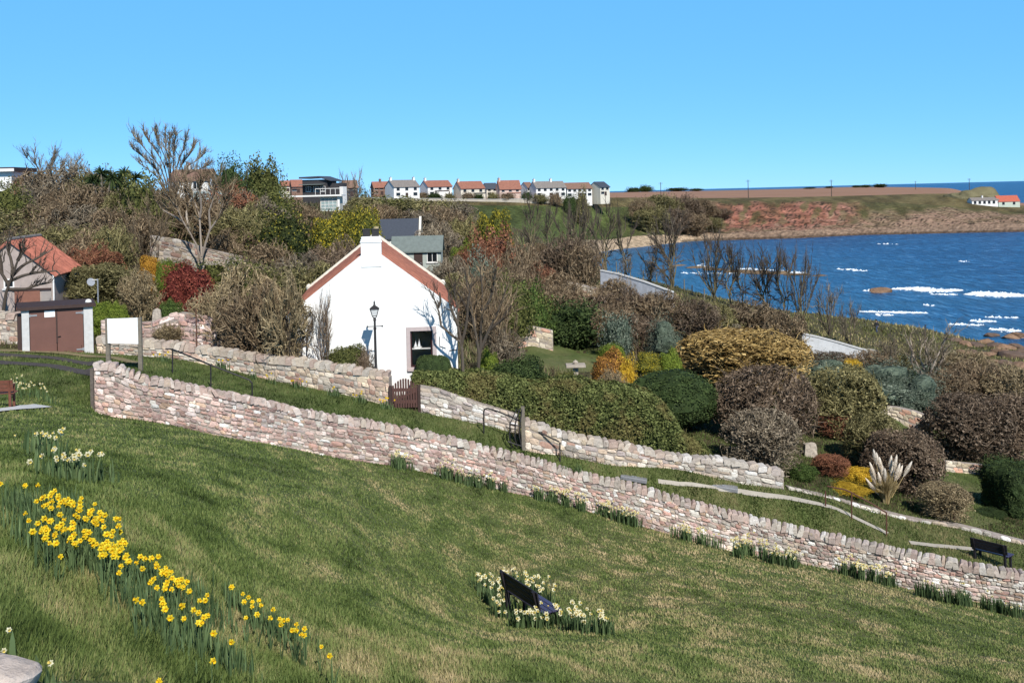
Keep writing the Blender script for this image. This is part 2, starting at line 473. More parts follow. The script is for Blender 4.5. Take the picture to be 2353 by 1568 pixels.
vg = (np.sin(px2*.083+s2*3+lowf) + np.sin(px2*.19-s2*6) > .75)
wred = np.where(vg, wred*.25, wred)
cc = cc*(1-wred[..., None]) + wred[..., None]*redc
crk = (u > .80) & ((wred > .3) | (shelf > .4))
cc[crk] = dark
CC = np.clip(cc, .01, .8)
i1, i2, i3 = 7, 2+5+8+26, 2+5+8+26+8
bw = np.clip(np.interp(px2[:i1+1], [1325, 1365, 1600, 1700], [0, 1, .9, .0]) , 0, 1)[..., None]
sand = np.array([.56, .43, .30])*(1 + .12*lowf[:i1+1, :, None]*.5)
bc = np.where(px2[:i1+1, :, None] < 1500, green*(1-bw) + sand*bw, (tan*.6+pink*.35)*(1-bw) + sand*bw)
wl_ = (s2[:i1+1, :, None] > .8) & (s2[:i1+1, :, None] < 1.25) & (px2[:i1+1, :, None] > 1560)
bc = np.where(wl_, bc*.45, bc) * np.where(px2[:i1+1, :, None] > 1650, rng.uniform(.6, 1.3, bc.shape[:2])[..., None], 1)
sheet('beach', GG[:i1+1], M_ROCKC, col=bc)
sheet('cliff', GG[i1:i2+1], M_ROCKC, col=CC[i1:i2+1])
sheet('clifftop_grass', GG[i2:i3+1], M_ROCKC, col=np.broadcast_to(np.array([.17, .14, .065]), GG[i2:i3+1].shape)*(1+.25*np.clip(lowf[i2:i3+1, :, None], -1, 1)))
sheet('field', GG[i3:], M_FIELD)

def bvh_of(objs):
    V = []; T = []; n = 0
    for o in objs:
        me = o.data
        V += [v.co[:] for v in me.vertices]; T += [[i+n for i in p.vertices] for p in me.polygons]; n = len(V)
    return BVHTree.FromPolygons(V, T)
BV = bvh_of(GROUND)
def gz(x, y):
    for e in (0, .3, -.3, .6, -.6):
        h = BV.ray_cast(Vector((x, y+e, 200)), Vector((0, 0, -1)))
        if h[0] is not None: return h[0].z
    return 0.0
def gpt(px, d):
    """ground point in direction px at distance d"""
    p = P(px, 800, d)
    for _ in range(3):
        z = gz(p.x, d)
        q = CZ - z
        yc = ((z - CZ)/d + sr*(px - W/2)/F)/cr
        p = Vector(((cr*(px-W/2)/F + sr*yc)*d, d, z))
    return p
def hit(px, py, h=0.0):
    """point h above the ground seen at (px, py)"""
    for e in (0, 5, 10, -8):
        g = BV.ray_cast(Vector((0, 0, CZ-h)), ray(px, py+e).normalized())
        if g[0] is not None: return g[0] + Vector((0, 0, h))
    return None

# ------------------------------------------------------------------ sea
m = bpy.data.materials.new('sea water'); n, b, o = nodes_of(m)
v = coords(n); v1 = coords(n, (.5, .13, 1), (0, 0, .12)); v2 = coords(n, (.05, .12, 1), (0, 0, .2))
w1 = noise(n, 1.0, 5, .62, v1, .5); w2 = noise(n, 2.6, 3, .6, v1, .3); sw = noise(n, .35, 3, .6, v2)
c = ramp(n, w1, [(.34, (.002, .026, .095)), (.5, (.010, .085, .235)), (.6, (.03, .14, .33)), (.72, (.17, .34, .55))])
c = mixc(n, mrange(n, sw, .42, .6, 0, .45), c, (.004, .035, .12))
sxx = n.nodes.new('ShaderNodeSeparateXYZ'); n.links.new(v, sxx.inputs[0])
shal = n.nodes.new('ShaderNodeMath'); shal.operation = 'MULTIPLY'
n.links.new(mrange(n, sxx.outputs[0], 40, 130, .55, 0), shal.inputs[0]); n.links.new(mrange(n, sw, .35, .6, .5, 1), shal.inputs[1])
c = mixc(n, shal.outputs[0], c, (.035, .19, .34))
n.links.new(c, b.inputs['Base Color'])
b.inputs['Roughness'].default_value = .32; b.inputs['IOR'].default_value = 1.33; b.inputs['Specular IOR Level'].default_value = .22
ad = n.nodes.new('ShaderNodeMath'); ad.operation = 'MULTIPLY_ADD'; n.links.new(w2, ad.inputs[0]); ad.inputs[1].default_value = .35; n.links.new(w1, ad.inputs[2])
bump(n, b, ad.outputs[0], 1.0, 2.2)
M_SEA = m
xs = np.array([-60000, -20000, -4000, -800, 0, 800, 2000, 4000, 20000, 60000.]); ys = np.array([90, 300, 700, 1500, 4000, 12000, 30000, 70000.])
G = np.stack(np.meshgrid(xs, ys), -1); G = np.concatenate([G, np.zeros(G.shape[:2] + (1,))], -1)
o = link('sea', new_mesh('sea', G.reshape(-1, 3), grid_faces(len(ys), len(xs))), M_SEA); o['kind'] = 'structure'

M_FOAM = plain('white foam', (.72, .78, .82), .9, .2, .6, .3)
def foam(px0, px1, py0, py1, th, n_=60):
    """broken strip of low white water mounds"""
    B = []
    for i in range(int(n_*2.2)):
        t = random.random(); px = px0 + (px1-px0)*t; e_ = math.sin(math.pi*t)**.7; py = py0 + (py1-py0)*t + random.gauss(0, th*.5)*e_
        d = seapx(px, py); c = P(px, py, d)
        L = random.uniform(.3, 1)*d/F*5*random.uniform(.5, 1.5); wd_ = L*random.uniform(.12, .3)
        B.append((c.x, c.y, L, wd_, random.uniform(.05, .3)))
    return B
FO = []
for a in [(1985,2015,668,667,2,14),(2050,2135,664,662,3,120),(2100,2210,667,667,3.5,260),(2215,2360,676,680,4,220),(2230,2352,672,678,4,120),(1975,2130,716,719,1.5,110),(2010,2050,722,724,3,12),
          (2260,2340,728,730,2,22),(2230,2290,737,739,3,26),(2275,2345,756,760,5,36),(1925,1990,618,622,2,24),(1780,1850,624,627,4,50),(1600,1640,610,614,3,20),(1690,1780,617,621,3,35),
          (1560,1700,627,628,2,22),(2120,2150,700,702,2,6),(2140,2200,676,677,1.5,20),(2180,2260,745,747,2,30),(2010,2060,560,561,1,6),(2200,2230,600,601,1,5)]:
    FO += foam(a[0], a[1], a[2], a[3], a[4], a[5])
V = []; Fc = []; k = 9
for (x, y, L, wd_, hh) in FO:
    b0 = len(V); ph = random.random()*6
    for j in range(k):
        g = 2*math.pi*j/k; r = 1+.35*math.sin(3*g+ph)
        V.append((x+L*math.cos(g)*r, y+wd_*math.sin(g)*r, -.05))
    V.append((x, y, hh))
    Fc += [(b0+j, b0+(j+1) % k, b0+k) for j in range(k)]
o = link('surf', new_mesh('surf', V, np.array(Fc)), M_FOAM); kind(o, 'stuff'); o['label'] = 'white breaking surf and foam streaks on the blue bay'

# ------------------------------------------------------------------ sheets laid on the ground (paths, garden lawns)
def inpoly(x, y, poly):
    c = np.zeros(np.shape(x), bool); j = len(poly)-1
    for i in range(len(poly)):
        xi, yi = poly[i]; xj, yj = poly[j]
        c ^= ((yi > y) != (yj > y)) & (x < (xj-xi)*(y-yi)/((yj-yi) + 1e-12) + xi); j = i
    return c
def patch(name, poly, mat, off=.02, step=5):
    pl = [hit(*p) for p in poly]; pl = [(p.x, p.y) for p in pl if p is not None]
    xs_ = [p[0] for p in pl]; ys_ = [p[1] for p in pl]
    # resample the outline, then triangulate densely and drape
    n_ = int(max(10, min(90, 900/step)))
    gx = np.linspace(min(xs_), max(xs_), n_); gy = np.linspace(min(ys_), max(ys_), n_)
    X, Y = np.meshgrid(gx, gy)
    ins = inpoly((X[:-1, :-1]+X[1:, 1:])/2, (Y[:-1, :-1]+Y[1:, 1:])/2, pl)
    need = np.zeros(X.shape, bool)
    need[:-1, :-1] |= ins; need[1:, :-1] |= ins; need[:-1, 1:] |= ins; need[1:, 1:] |= ins
    Z = np.zeros(X.shape)
    for i, j in zip(*np.nonzero(need)): Z[i, j] = gz(X[i, j], Y[i, j]) + off
    idx = -np.ones(X.shape, int); idx[need] = np.arange(need.sum())
    f = np.stack([idx[:-1, :-1], idx[:-1, 1:], idx[1:, 1:], idx[1:, :-1]], -1)[ins]
    V = np.stack([X[need], Y[need], Z[need]], -1)
    o = link(name, new_mesh(name, V, f, smooth=True), mat); o['kind'] = 'structure'
    return o
STRIPS = []
def strip(name, pts, wid, mat, off=.02, sub=6):
    """path of width wid through ground points seen at pts"""
    c = [hit(*p) for p in pts]; Q = []
    for a, b in zip(c[:-1], c[1:]):
        for i in range(sub): Q.append(a.lerp(b, i/sub))
    Q.append(c[-1]); V = []
    STRIPS.append((np.array([q[:2] for q in Q]), wid))
    for i, p in enumerate(Q):
        t = (Q[min(i+1, len(Q)-1)] - Q[max(i-1, 0)]); t.z = 0; t.normalize(); nn = Vector((-t.y, t.x, 0))
        for k_ in (-1, -.33, .33, 1):
            e = 1+.06*math.sin(i*1.7+k_); q = p + nn*k_*wid/2*e; V.append((q.x, q.y, gz(q.x, q.y)+off))
    S = len(Q)
    o = link(name, new_mesh(name, V, grid_faces(S, 4), smooth=True), mat); o['kind'] = 'structure'
    return o
M_ASPH = plain('worn asphalt', (.062, .055, .055), .9, .3, 8, .4)
M_PATH = plain('pale gravel path', (.36, .33, .28), .95, .1, 2, .15)
M_DIRT = plain('trodden earth', (.2, .165, .09), .95, .3, 6, .6)
strip('road', [(-500,812),(-200,822),(0,833),(120,841),(214,850),(260,857)], .75, M_ASPH)
strip('track', [(-500,800),(-200,806),(0,815),(130,823),(215,833),(250,838)], .62, M_ASPH)
strip('road_verge', [(-400,796),(0,806),(150,812),(260,822),(320,836)], .5, M_DIRT, .03)
strip('footpath', [(1512,1106),(1560,1112),(1652,1122)], .12, M_PATH, .03)
strip('footpath', [(1648,1121),(1690,1127),(1760,1138),(1880,1158),(1912,1166),(1950,1182),(2020,1216),(2038,1226)], .26, M_PATH, .03)
strip('footpath', [(2090,1247),(2150,1254),(2235,1262)], .3, M_PATH, .03)
patch('garden_lawn', [(1185,795),(1240,782),(1300,790),(1385,800),(1420,810),(1380,850),(1300,858),(1200,850)], M_LAWN, .03)
patch('garden_lawn', [(2140,1040),(2200,1045),(2285,1070),(2310,1120),(2300,1200),(2225,1215),(2200,1150),(2160,1100)], M_LAWN, .03)
patch('garden_lawn', [(2040,960),(2100,975),(2170,990),(2210,1010),(2240,1030),(2140,1030),(2060,1010)], M_LAWN, .03)

# ------------------------------------------------------------------ rubble walls
M_STONE = colattr('rubble stone', .92, .22, 9, .8, .04)
def lichen(m):
    n = m.node_tree; b = [q for q in n.nodes if q.type == 'BSDF_PRINCIPLED'][0]
    c = b.inputs['Base Color'].links[0].from_socket; v = coords(n)
    c = mixc(n, mrange(n, noise(n, 5, 5, .75, v), .56, .66, 0, .55), c, (.15, .125, .105))
    c = mixc(n, mrange(n, noise(n, 7.5, 5, .8, v, .6), .60, .68, 0, .6), c, (.60, .58, .50))
    c = mixc(n, mrange(n, noise(n, 3.3, 4, .7, v), .64, .72, 0, .5), c, (.36, .31, .14))
    n.links.new(c, b.inputs['Base Color'])
lichen(M_STONE)
PAL_PINK = np.array([(.48,.40,.36),(.42,.33,.30),(.29,.22,.195),(.56,.50,.46),(.64,.60,.57),(.43,.34,.26),(.36,.30,.285),(.50,.40,.36),(.42,.29,.25),(.33,.25,.235)])*np.array([1.03, .93, .90])
PAL_PALE = np.array([(.52,.48,.42),(.60,.57,.52),(.44,.39,.34),(.70,.68,.65),(.36,.31,.27),(.50,.41,.33),(.42,.36,.34)])
PAL_SAND = np.array([(.54,.45,.34),(.50,.41,.31),(.58,.51,.42),(.42,.33,.25),(.36,.23,.18),(.52,.47,.41),(.42,.38,.33),(.47,.35,.28)])
PAL_TAN = np.array([(.56,.48,.36),(.62,.55,.44),(.48,.40,.29),(.50,.30,.22),(.42,.36,.29)])

def stone_at(V, Fq, Ft, C, Pf, w, h, pr, col, rg):
    """one pillow-shaped stone on the wall face; Pf(a, b, out) maps face coordinates"""
    k = 8; b0 = len(V)
    g = np.arange(k)*2*np.pi/k + np.pi/8
    e = .55
    ca = np.sign(np.cos(g))*np.abs(np.cos(g))**e; sa = np.sign(np.sin(g))*np.abs(np.sin(g))**e
    ja = 1 + rg.normal(0, .07, k); jb = 1 + rg.normal(0, .09, k)
    for sc, o in ((1, -.05), (1, pr*.45), (.68, pr)):
        oj = o + (rg.normal(0, pr*.18, k) if o > 0 else 0)
        for j in range(k):
            V.append(Pf(ca[j]*ja[j]*w/2*sc, sa[j]*jb[j]*h/2*sc, oj if np.isscalar(oj) else oj[j]))
    V.append(Pf(0, 0, pr*1.05))
    for r in range(2):
        for j in range(k):
            Fq.append((b0+r*k+j, b0+r*k+(j+1) % k, b0+(r+1)*k+(j+1) % k, b0+(r+1)*k+j))
    for j in range(k): Ft.append((b0+2*k+j, b0+2*k+(j+1) % k, b0+3*k))
    C.extend([col]*(3*k+1))

def rubble_wall(name, label, X, Y, zb, zt, thick, sw, sh, pal, cope=None, group=None, cat='wall', seed=1, palmix=None, ends=False, gap=.9):
    rg = np.random.default_rng(seed)
    X, Y, zb, zt = map(np.asarray, (X, Y, zb, zt))
    S = np.concatenate([[0], np.cumsum(np.hypot(np.diff(X), np.diff(Y)))])
    tx, ty = np.gradient(X, S), np.gradient(Y, S)
    ln = np.hypot(tx, ty); tx, ty = tx/ln, ty/ln
    nx, ny = ty, -tx                                  # towards the viewer for walls listed left to right
    L = S[-1]
    at = lambda s: [np.interp(s, S, q) for q in (X, Y, zb, zt, nx, ny)]
    V = []; Fq = []; Ft = []; C = []
    Hm = float(np.mean(zt - zb)); nc = max(1, int(round(Hm/sh)))
    mort = (.33, .285, .25)
    # core of the wall
    sc = np.linspace(0, L, max(2, int(L/.6)))
    for s in sc:
        x, y, b, t, n0, n1 = at(s)
        for o, z in ((0, b), (0, t-.02), (-thick, t-.02), (-thick, b)): V.append((x+n0*o, y+n1*o, z)); C.append(mort)
    for i in range(len(sc)-1):
        for j in range(4): Fq.append((4*i+j, 4*i+(j+1) % 4, 4*i+4+(j+1) % 4, 4*i+4+j))
    Fq.append((0, 3, 2, 1)); e = 4*(len(sc)-1); Fq.append((e, e+1, e+2, e+3))
    for c in range(nc):
        s = -rg.random()*.2
        while s < L:
            w = sw*np.clip(rg.lognormal(0, .38), .45, 2.3)
            s0 = max(s, 0); w_ = min(s+w, L) - s0
            if w_ > .06:
                sm = s0 + w_/2
                f0 = (c + .5 + .18*math.sin(sm*2.3+c*1.9) + rg.normal(0, .12))/nc
                x, y, b, t, n0, n1 = at(sm); hh = (t-b)/nc*rg.uniform(.72, 1.42)*gap
                f0 = min(max(f0, .5/nc*.85), 1 - .45/nc)
                def Pf(a, bb, o, sm=sm, f0=f0):
                    x, y, b, t, n0, n1 = at(sm+a)
                    return (x+n0*o, y+n1*o, b + f0*(t-b) + bb)
                pl = pal if palmix is None else (palmix[1] if rg.random() < np.interp(sm/L, palmix[2], palmix[3]) else pal)
                col = pl[rg.integers(len(pl))]*rg.uniform(.8, 1.3)*(1 + .16*math.sin(sm*1.1+f0*3.0+2*math.sin(sm*.37)) + .1*math.sin(sm*3.7-f0*5))
                stone_at(V, Fq, Ft, C, Pf, w_*.97, hh, rg.uniform(.02, .055), col, rg)
            s += w
    if ends:                                          # stones of the squared-off left end
        x, y, b, t, n0, n1 = at(0); t0, t1 = np.interp(0, S, tx), np.interp(0, S, ty)
        for c in range(nc):
            q = 0
            while q < thick-.05:
                w = min(rg.uniform(.15, .3), thick-q)
                def Pf(a, bb, o, q=q, w=w, c=c): return (x - t0*o - n0*(q+w/2+a), y - t1*o - n1*(q+w/2+a), b+(c+.5)/nc*(t-b)+bb)
                stone_at(V, Fq, Ft, C, Pf, w*.95, (t-b)/nc*.95, .05, pal[rg.integers(len(pal))]*.9, rg); q += w
    me = new_mesh(name, V, [np.array(Fq), np.array(Ft)], col=np.array(C))
    fixnormals(me)
    o = link(name, me, M_STONE); tag(o, label, cat, group)
    if cope:
        V = []; Fq = []; C = []
        s = 0.0
        while s < L-.08:
            w = min(rg.uniform(cope[0]*.6, cope[0]*1.5), L-s); h = cope[1]*rg.uniform(.8, 1.15)
            if rg.random() < .03: h *= 1.3
            x, y, b, t, n0, n1 = at(s+w/2); t0, t1 = np.interp(s+w/2, S, tx), np.interp(s+w/2, S, ty)
            pl = pal if palmix is None else (palmix[1] if rg.random() < np.interp(s/L, palmix[2], palmix[3]) else pal)
            col = pl[rg.integers(len(pl))]*rg.uniform(.8, 1.15); col = np.clip(col*.55+np.array([.45,.40,.355])*.45, 0, .7)
            b0 = len(V); lean = rg.normal(0, .04); f = rg.uniform(.02, .1)
            for (a, z, sh_) in ((-.5, -.09, 1), (.5, -.09, 1), (.5, h*.72, 1), (.22, h, .8), (-.25, h*rg.uniform(.9, 1.02), .8), (-.5, h*.66, 1)):
                for q in (f, -thick-.03):
                    qq = q*sh_ if q > 0 else -thick/2 + (q+thick/2)*sh_
                    qq += rg.normal(0, .012)
                    aa = a*w*.97 + lean*z/h
                    V.append((x+t0*aa+n0*qq, y+t1*aa+n1*qq, np.interp(s+w/2, S, zt)+z + rg.normal(0, .008)))
                    C.append(col)
            for i in range(6):
                j = (i+1) % 6; Fq.append((b0+2*i, b0+2*j, b0+2*j+1, b0+2*i+1))
            # front and back hexagons as two quads each
            for side in (0, 1):
                q = [b0+2*i+side for i in range(6)]
                Fq += [(q[0], q[1], q[2], q[5]), (q[5], q[2], q[3], q[4])]
            s += w
        me = new_mesh('coping', V, [np.array(Fq)], col=np.array(C)); fixnormals(me)
        link('coping', me, M_STONE, o)
    return o

def wall_px(name, label, top, bot, dep, step=6, bury=.15, cope=None, **kw):
    top, bot, dep = (np.array(a, float) for a in (top, bot, dep))
    p0, p1 = top[0, 0], top[-1, 0]
    pxs = np.arange(p0, p1+.1, step)
    d = np.interp(pxs, dep[:, 0], dep[:, 1])
    tp = np.interp(pxs, top[:, 0], top[:, 1]); bt = np.interp(pxs, bot[:, 0], bot[:, 1])
    A = [P(a, (t+b)/2, q) for a, t, b, q in zip(pxs, tp, bt, d)]
    zt = np.array([P(a, t, q).z for a, t, q in zip(pxs, tp, d)]) - (cope[1]*.85 if cope else 0)
    zb = np.array([P(a, b, q).z for a, b, q in zip(pxs, bt, d)])
    gg = np.array([gz(p.x, p.y) for p in A]); zb = np.where(gg > zb-1.2, np.minimum(zb, gg), zb) - bury
    return rubble_wall(name, label, [p.x for p in A], [p.y for p in A], zb, np.maximum(zt, zb+.1), cope=cope, **kw)

pp = np.arange(217, 2760, 8.0)
wt_ = np.interp(pp, WT[:, 0], WT[:, 1]); wb_ = np.interp(pp, WB[:, 0], WB[:, 1])
wall_px('boundary_wall', 'long pinkish rubble wall with upright coping running down the lawn to the right', np.stack([pp, wt_], 1), np.stack([pp, wb_], 1),
        np.stack([pp, wdep(pp)-.05], 1), thick=.42, sw=.2, sh=.118, pal=PAL_PINK, cope=(.17, .17), seed=3, palmix=(None, PAL_PALE, [0, .3, .7, 1], [.12, .3, .65, .85]), ends=True)
o = MB().bar(P(211, 846, wdep(211)-.1), P(213, 946, wdep(213)-.1), .1, .09).build('gate_post', plain('weathered grey timber', (.12, .10, .085), .85, .25, 9, .5))
tag(o, 'dark slim post against the left end of the long rubble wall', 'post')
wall_px('garden_wall', 'sandy rubble garden wall between the white sign and the brown picket gate',
        [(222,773),(331,782),(393,787),(461,796),(542,807),(633,821),(669,823),(751,833),(832,846),(897,855)],
        [(222,808),(331,816),(393,826),(461,836),(633,874),(705,888),(778,905),(897,931)], [(222,46),(461,45.6),(633,44.9),(778,44.4),(897,44.1)],
        thick=.45, sw=.26, sh=.155, pal=PAL_SAND, cope=(.24, .22), seed=5)
wall_px('garden_wall', 'grey rubble garden wall right of the brown picket gate below the hedge',
        [(962,886),(1008,893),(1049,908),(1120,932),(1192,952)], [(962,945),(1076,968),(1157,986),(1192,994)], [(962,44),(1192,43.8)],
        thick=.45, sw=.28, sh=.16, pal=PAL_PALE, seed=6)
wall_px('garden_wall', 'ochre and white rubble wall from the kissing gate down to the stone post',
        [(1206,963),(1284,990),(1366,1008),(1434,1019),(1501,1036),(1583,1050),(1664,1053),(1718,1063),(1805,1082)],
        [(1206,1036),(1284,1049),(1401,1068),(1556,1079),(1664,1103),(1805,1128)], [(1206,42),(1401,42.2),(1556,42.4),(1664,42.5),(1805,42.6)],
        thick=.5, sw=.29, sh=.16, pal=PAL_SAND, cope=(.26, .15), seed=8, palmix=(None, PAL_PALE, [0, .45, .6, 1], [.05, .2, .9, 1]))
wall_px('stone_edging', 'low stone edging beside the path below the pampas grass',
        [(1810,1117),(1903,1138),(2042,1176),(2100,1192),(2210,1206),(2352,1243),(2600,1306)], [(1810,1130),(1903,1149),(2042,1190),(2210,1220),(2352,1257),(2600,1320)],
        [(1810,42.8),(2042,43.1),(2352,42.1),(2600,41)], thick=.35, sw=.4, sh=.2, pal=PAL_PALE, cope=None, seed=9, cat='edging')
wall_px('garden_wall', 'tan rubble wall stub behind the brown utility cabinet at the left edge',
        [(-260,712),(0,716),(50,724)], [(-260,790),(0,795),(50,797)], [(-260,46.5),(50,46.5)], thick=.5, sw=.32, sh=.2, pal=PAL_SAND, cope=(.3, .2), seed=10)
wall_px('terrace_wall', 'pinkish rubble retaining bank behind the white sign below the red shrub',
        [(232,735),(300,742),(352,738),(400,716),(478,724),(520,745)], [(232,778),(330,780),(520,800)], [(232,49),(520,48.5)], thick=.5, sw=.3, sh=.18, pal=PAL_PINK, seed=11)
wall_px('terrace_wall', 'grey rubble terrace wall under the bare trees above the red shrub',
        [(345,540),(420,552),(470,570),(560,590)], [(345,602),(470,604),(560,606)], [(345,80),(560,80)], thick=.5, sw=.4, sh=.22, pal=PAL_SAND*.62, seed=12)
wall_px('terrace_wall', 'reddish rubble garden wall above the small lawn right of the cottage',
        [(1186,748),(1230,750),(1275,760)], [(1186,784),(1275,786)], [(1186,70),(1275,70)], thick=.5, sw=.45, sh=.25, pal=PAL_TAN, seed=13)
wall_px('terrace_wall', 'cream rubble wall below the blue green juniper on the right',
        [(2022,932),(2060,935),(2100,944),(2142,958)], [(2022,958),(2142,980)], [(2022,64),(2142,63)], thick=.5, sw=.42, sh=.22, pal=PAL_TAN, seed=14)
wall_px('stone_edging', 'short cream stone edging at the head of the right hand lawn',
        [(2172,1058),(2230,1064),(2292,1070)], [(2172,1070),(2292,1082)], [(2172,55),(2292,55)], thick=.3, sw=.35, sh=.15, pal=PAL_TAN, seed=15, cat='edging')
wall_px('garden_wall', 'low red stone wall beyond the bare bushes below the beach',
        [(1262,640),(1310,648),(1392,668)], [(1262,668),(1392,690)], [(1262,112),(1392,108)], thick=.5, sw=.6, sh=.3, pal=PAL_TAN, seed=16)

# ------------------------------------------------------------------ shared materials for built things
M_WHITE = plain('white limewash', (.78, .78, .765), .9, .06, 1.2, .35)
M_CREAM = plain('cream render', (.60, .56, .47), .9, .07, 2, .1)
M_HWHITE = plain('white render', (.72, .71, .68), .9, .05, 2, .1)
M_PINKW = plain('pinkish grey render', (.36, .30, .27), .9, .15, 4, .3)
M_TILE = colattr('clay pantiles', .85, .25, 10, .3)
M_REDROOF = plain('red tiled roof', (.27, .12, .085), .9, .2, 1.5, .3)
M_BROWNROOF = plain('brown tiled roof', (.20, .12, .09), .9, .2, 1.5, .3)
M_GREYROOF = plain('grey tiled roof', (.20, .18, .165), .9, .2, 1.5, .3)
M_SLATE = plain('blue slate', (.055, .065, .085), .6, .15, 5, .2)
M_LEAD = plain('grey green felt roof', (.15, .18, .17), .7, .15, 3, .2)
M_GLASSD = plain('dark window glass', (.012, .014, .017), .15, .1, 2, 0, .5)
M_IRON = plain('black iron', (.025, .024, .025), .55, .2, 12, .2)
M_RUST = plain('rusty iron', (.10, .045, .03), .8, .3, 12, .3)
M_WOOD = plain('weathered timber', (.17, .15, .12), .85, .25, 8, .5)
M_DARKW = plain('dark stained bench timber', (.018, .016, .02), .6, .3, 9, .3)
M_SEATW = plain('seat slats with painted violet sheen', (.055, .05, .10), .4, .2, 9, .2)  # blue violet sheen put into the base colour of the slats
M_BROWNP = plain('brown painted doors', (.145, .07, .055), .6, .08, 2, .1)
M_DKBROWN = plain('dark brown roof board', (.05, .03, .026), .7, .15, 5, .2)
M_CONC = plain('pale concrete', (.52, .52, .51), .9, .1, 6, .3)
M_SURR = plain('pinkish grey stone margin', (.44, .37, .36), .85, .08, 8, .2)
M_BOARD = plain('white sign board', (.85, .85, .84), .5, .02, 2, 0)
M_STEEL = plain('galvanised steel', (.33, .34, .36), .5, .12, 10, .1, .4, .6)
M_BENCHR = plain('red brown bench timber', (.16, .06, .04), .6, .2, 9, .3)
M_TIMBER = plain('dark modern cladding', (.045, .042, .045), .7, .2, 4, .2)
M_POLEW = plain('pole timber', (.06, .05, .045), .9, .2, 4, .2)

# ------------------------------------------------------------------ gabled buildings: gable at y = 0, ridge along +y
def pantiles(hw, L, ze, zr, side, y0=.0, over=.12, per=.26, course=.34, base=(.31, .125, .085), rg=rng, corr=.03):
    """one slope of rolled clay tiles with real corrugation, courses and thickness"""
    sl = math.hypot(hw, zr-ze); ex = over/sl
    ny = int(L/per*4)+1; ns = int(sl*(1+ex)/course)*2+2
    Y = np.linspace(y0, y0+L, ny); T = np.linspace(0, 1+ex, ns)
    nrm = np.array([side*(zr-ze), 0, hw])/sl
    V = np.zeros((ns, ny, 3)); 
    saw = ((T*sl/course) % 1.0)
    off = .06 + corr*np.cos(Y/per*2*np.pi)[None, :] + .025*saw[:, None] + rg.normal(0, .004, (ns, ny))
    V[..., 0] = side*T[:, None]*hw; V[..., 1] = Y[None, :]; V[..., 2] = zr + T[:, None]*(ze-zr)
    V += off[..., None]*nrm
    tile = rg.uniform(.72, 1.22, (int(sl*(1+ex)/course)+3, int(L/per)+3))
    C = np.array(base)[None, None]*tile[(T*sl/course).astype(int)[:, None], ((Y-y0)/per).astype(int)[None, :]][..., None]
    f = grid_faces(ns, ny); 
    Vu = V - nrm*.11; n0 = ns*ny
    fu = f[:, ::-1] + n0
    edge = []
    for a, b in zip(range(ny-1), range(1, ny)):
        e0 = (ns-1)*ny; edge += [(e0+a, e0+b, n0+e0+b, n0+e0+a), (a, b, n0+b, n0+a)]
    for i in range(ns-1):
        edge += [(i*ny, (i+1)*ny, n0+(i+1)*ny, n0+i*ny), (i*ny+ny-1, (i+1)*ny+ny-1, n0+(i+1)*ny+ny-1, n0+i*ny+ny-1)]
    return np.concatenate([V.reshape(-1, 3), Vu.reshape(-1, 3)]), np.concatenate([f, fu, np.array(edge)]), np.concatenate([C.reshape(-1, 3)]*2)

def slab_roof(hw, L, ze, zr, over=.25, gov=.2, th=.14):
    m_ = MB(); sl = math.hypot(hw, zr-ze)
    for s in (-1, 1):
        k = (hw+over)/hw
        a = (0, zr+.03); b = (s*hw*k, zr+.03+(ze-zr)*k)
        poly = [a, b, (b[0], b[1]+th), (0, zr+.03+th*1.15)]
        m_.prism(poly if s > 0 else poly[::-1], -gov, L+gov)
    return m_

def window(parent, face, u0, u1, z0, z1, mat_f, proud=.03, bars=(1, 1), sill=True):
    """window set in a wall: face = ('x', x) or ('y', y) with outward sign; frame, pane and sill"""
    ax, c, sg = face
    pt = (lambda u, o, z: (c+sg*o, u, z)) if ax == 'x' else (lambda u, o, z: (u, c+sg*o, z))
    f = MB(); t = .07 if abs(u1-u0) < 2 else .12
    for a, b, p, q in ((u0, u1, z0, z0+t), (u0, u1, z1-t, z1), (u0, u0+t, z0+t, z1-t), (u1-t, u1, z0+t, z1-t)):
        f.box(pt(a, -.02, p), pt(b, proud, q))
    for i in range(1, bars[0]+1):
        u = u0+(u1-u0)*i/(bars[0]+1); f.box(pt(u-t/3, -.02, z0+t), pt(u+t/3, proud*.8, z1-t))
    w = f.build('window', mat_f, parent)
    MB().box(pt(u0+t*.9, -.015, z0+t*.9), pt(u1-t*.9, proud*.5, z1-t*.9)).build('pane', M_GLASSD, w)
    if sill: MB().box(pt(u0-.06, -.02, z0-.1), pt(u1+.06, proud+.07, z0-.004)).build('sill', M_CONC, w)
    return w

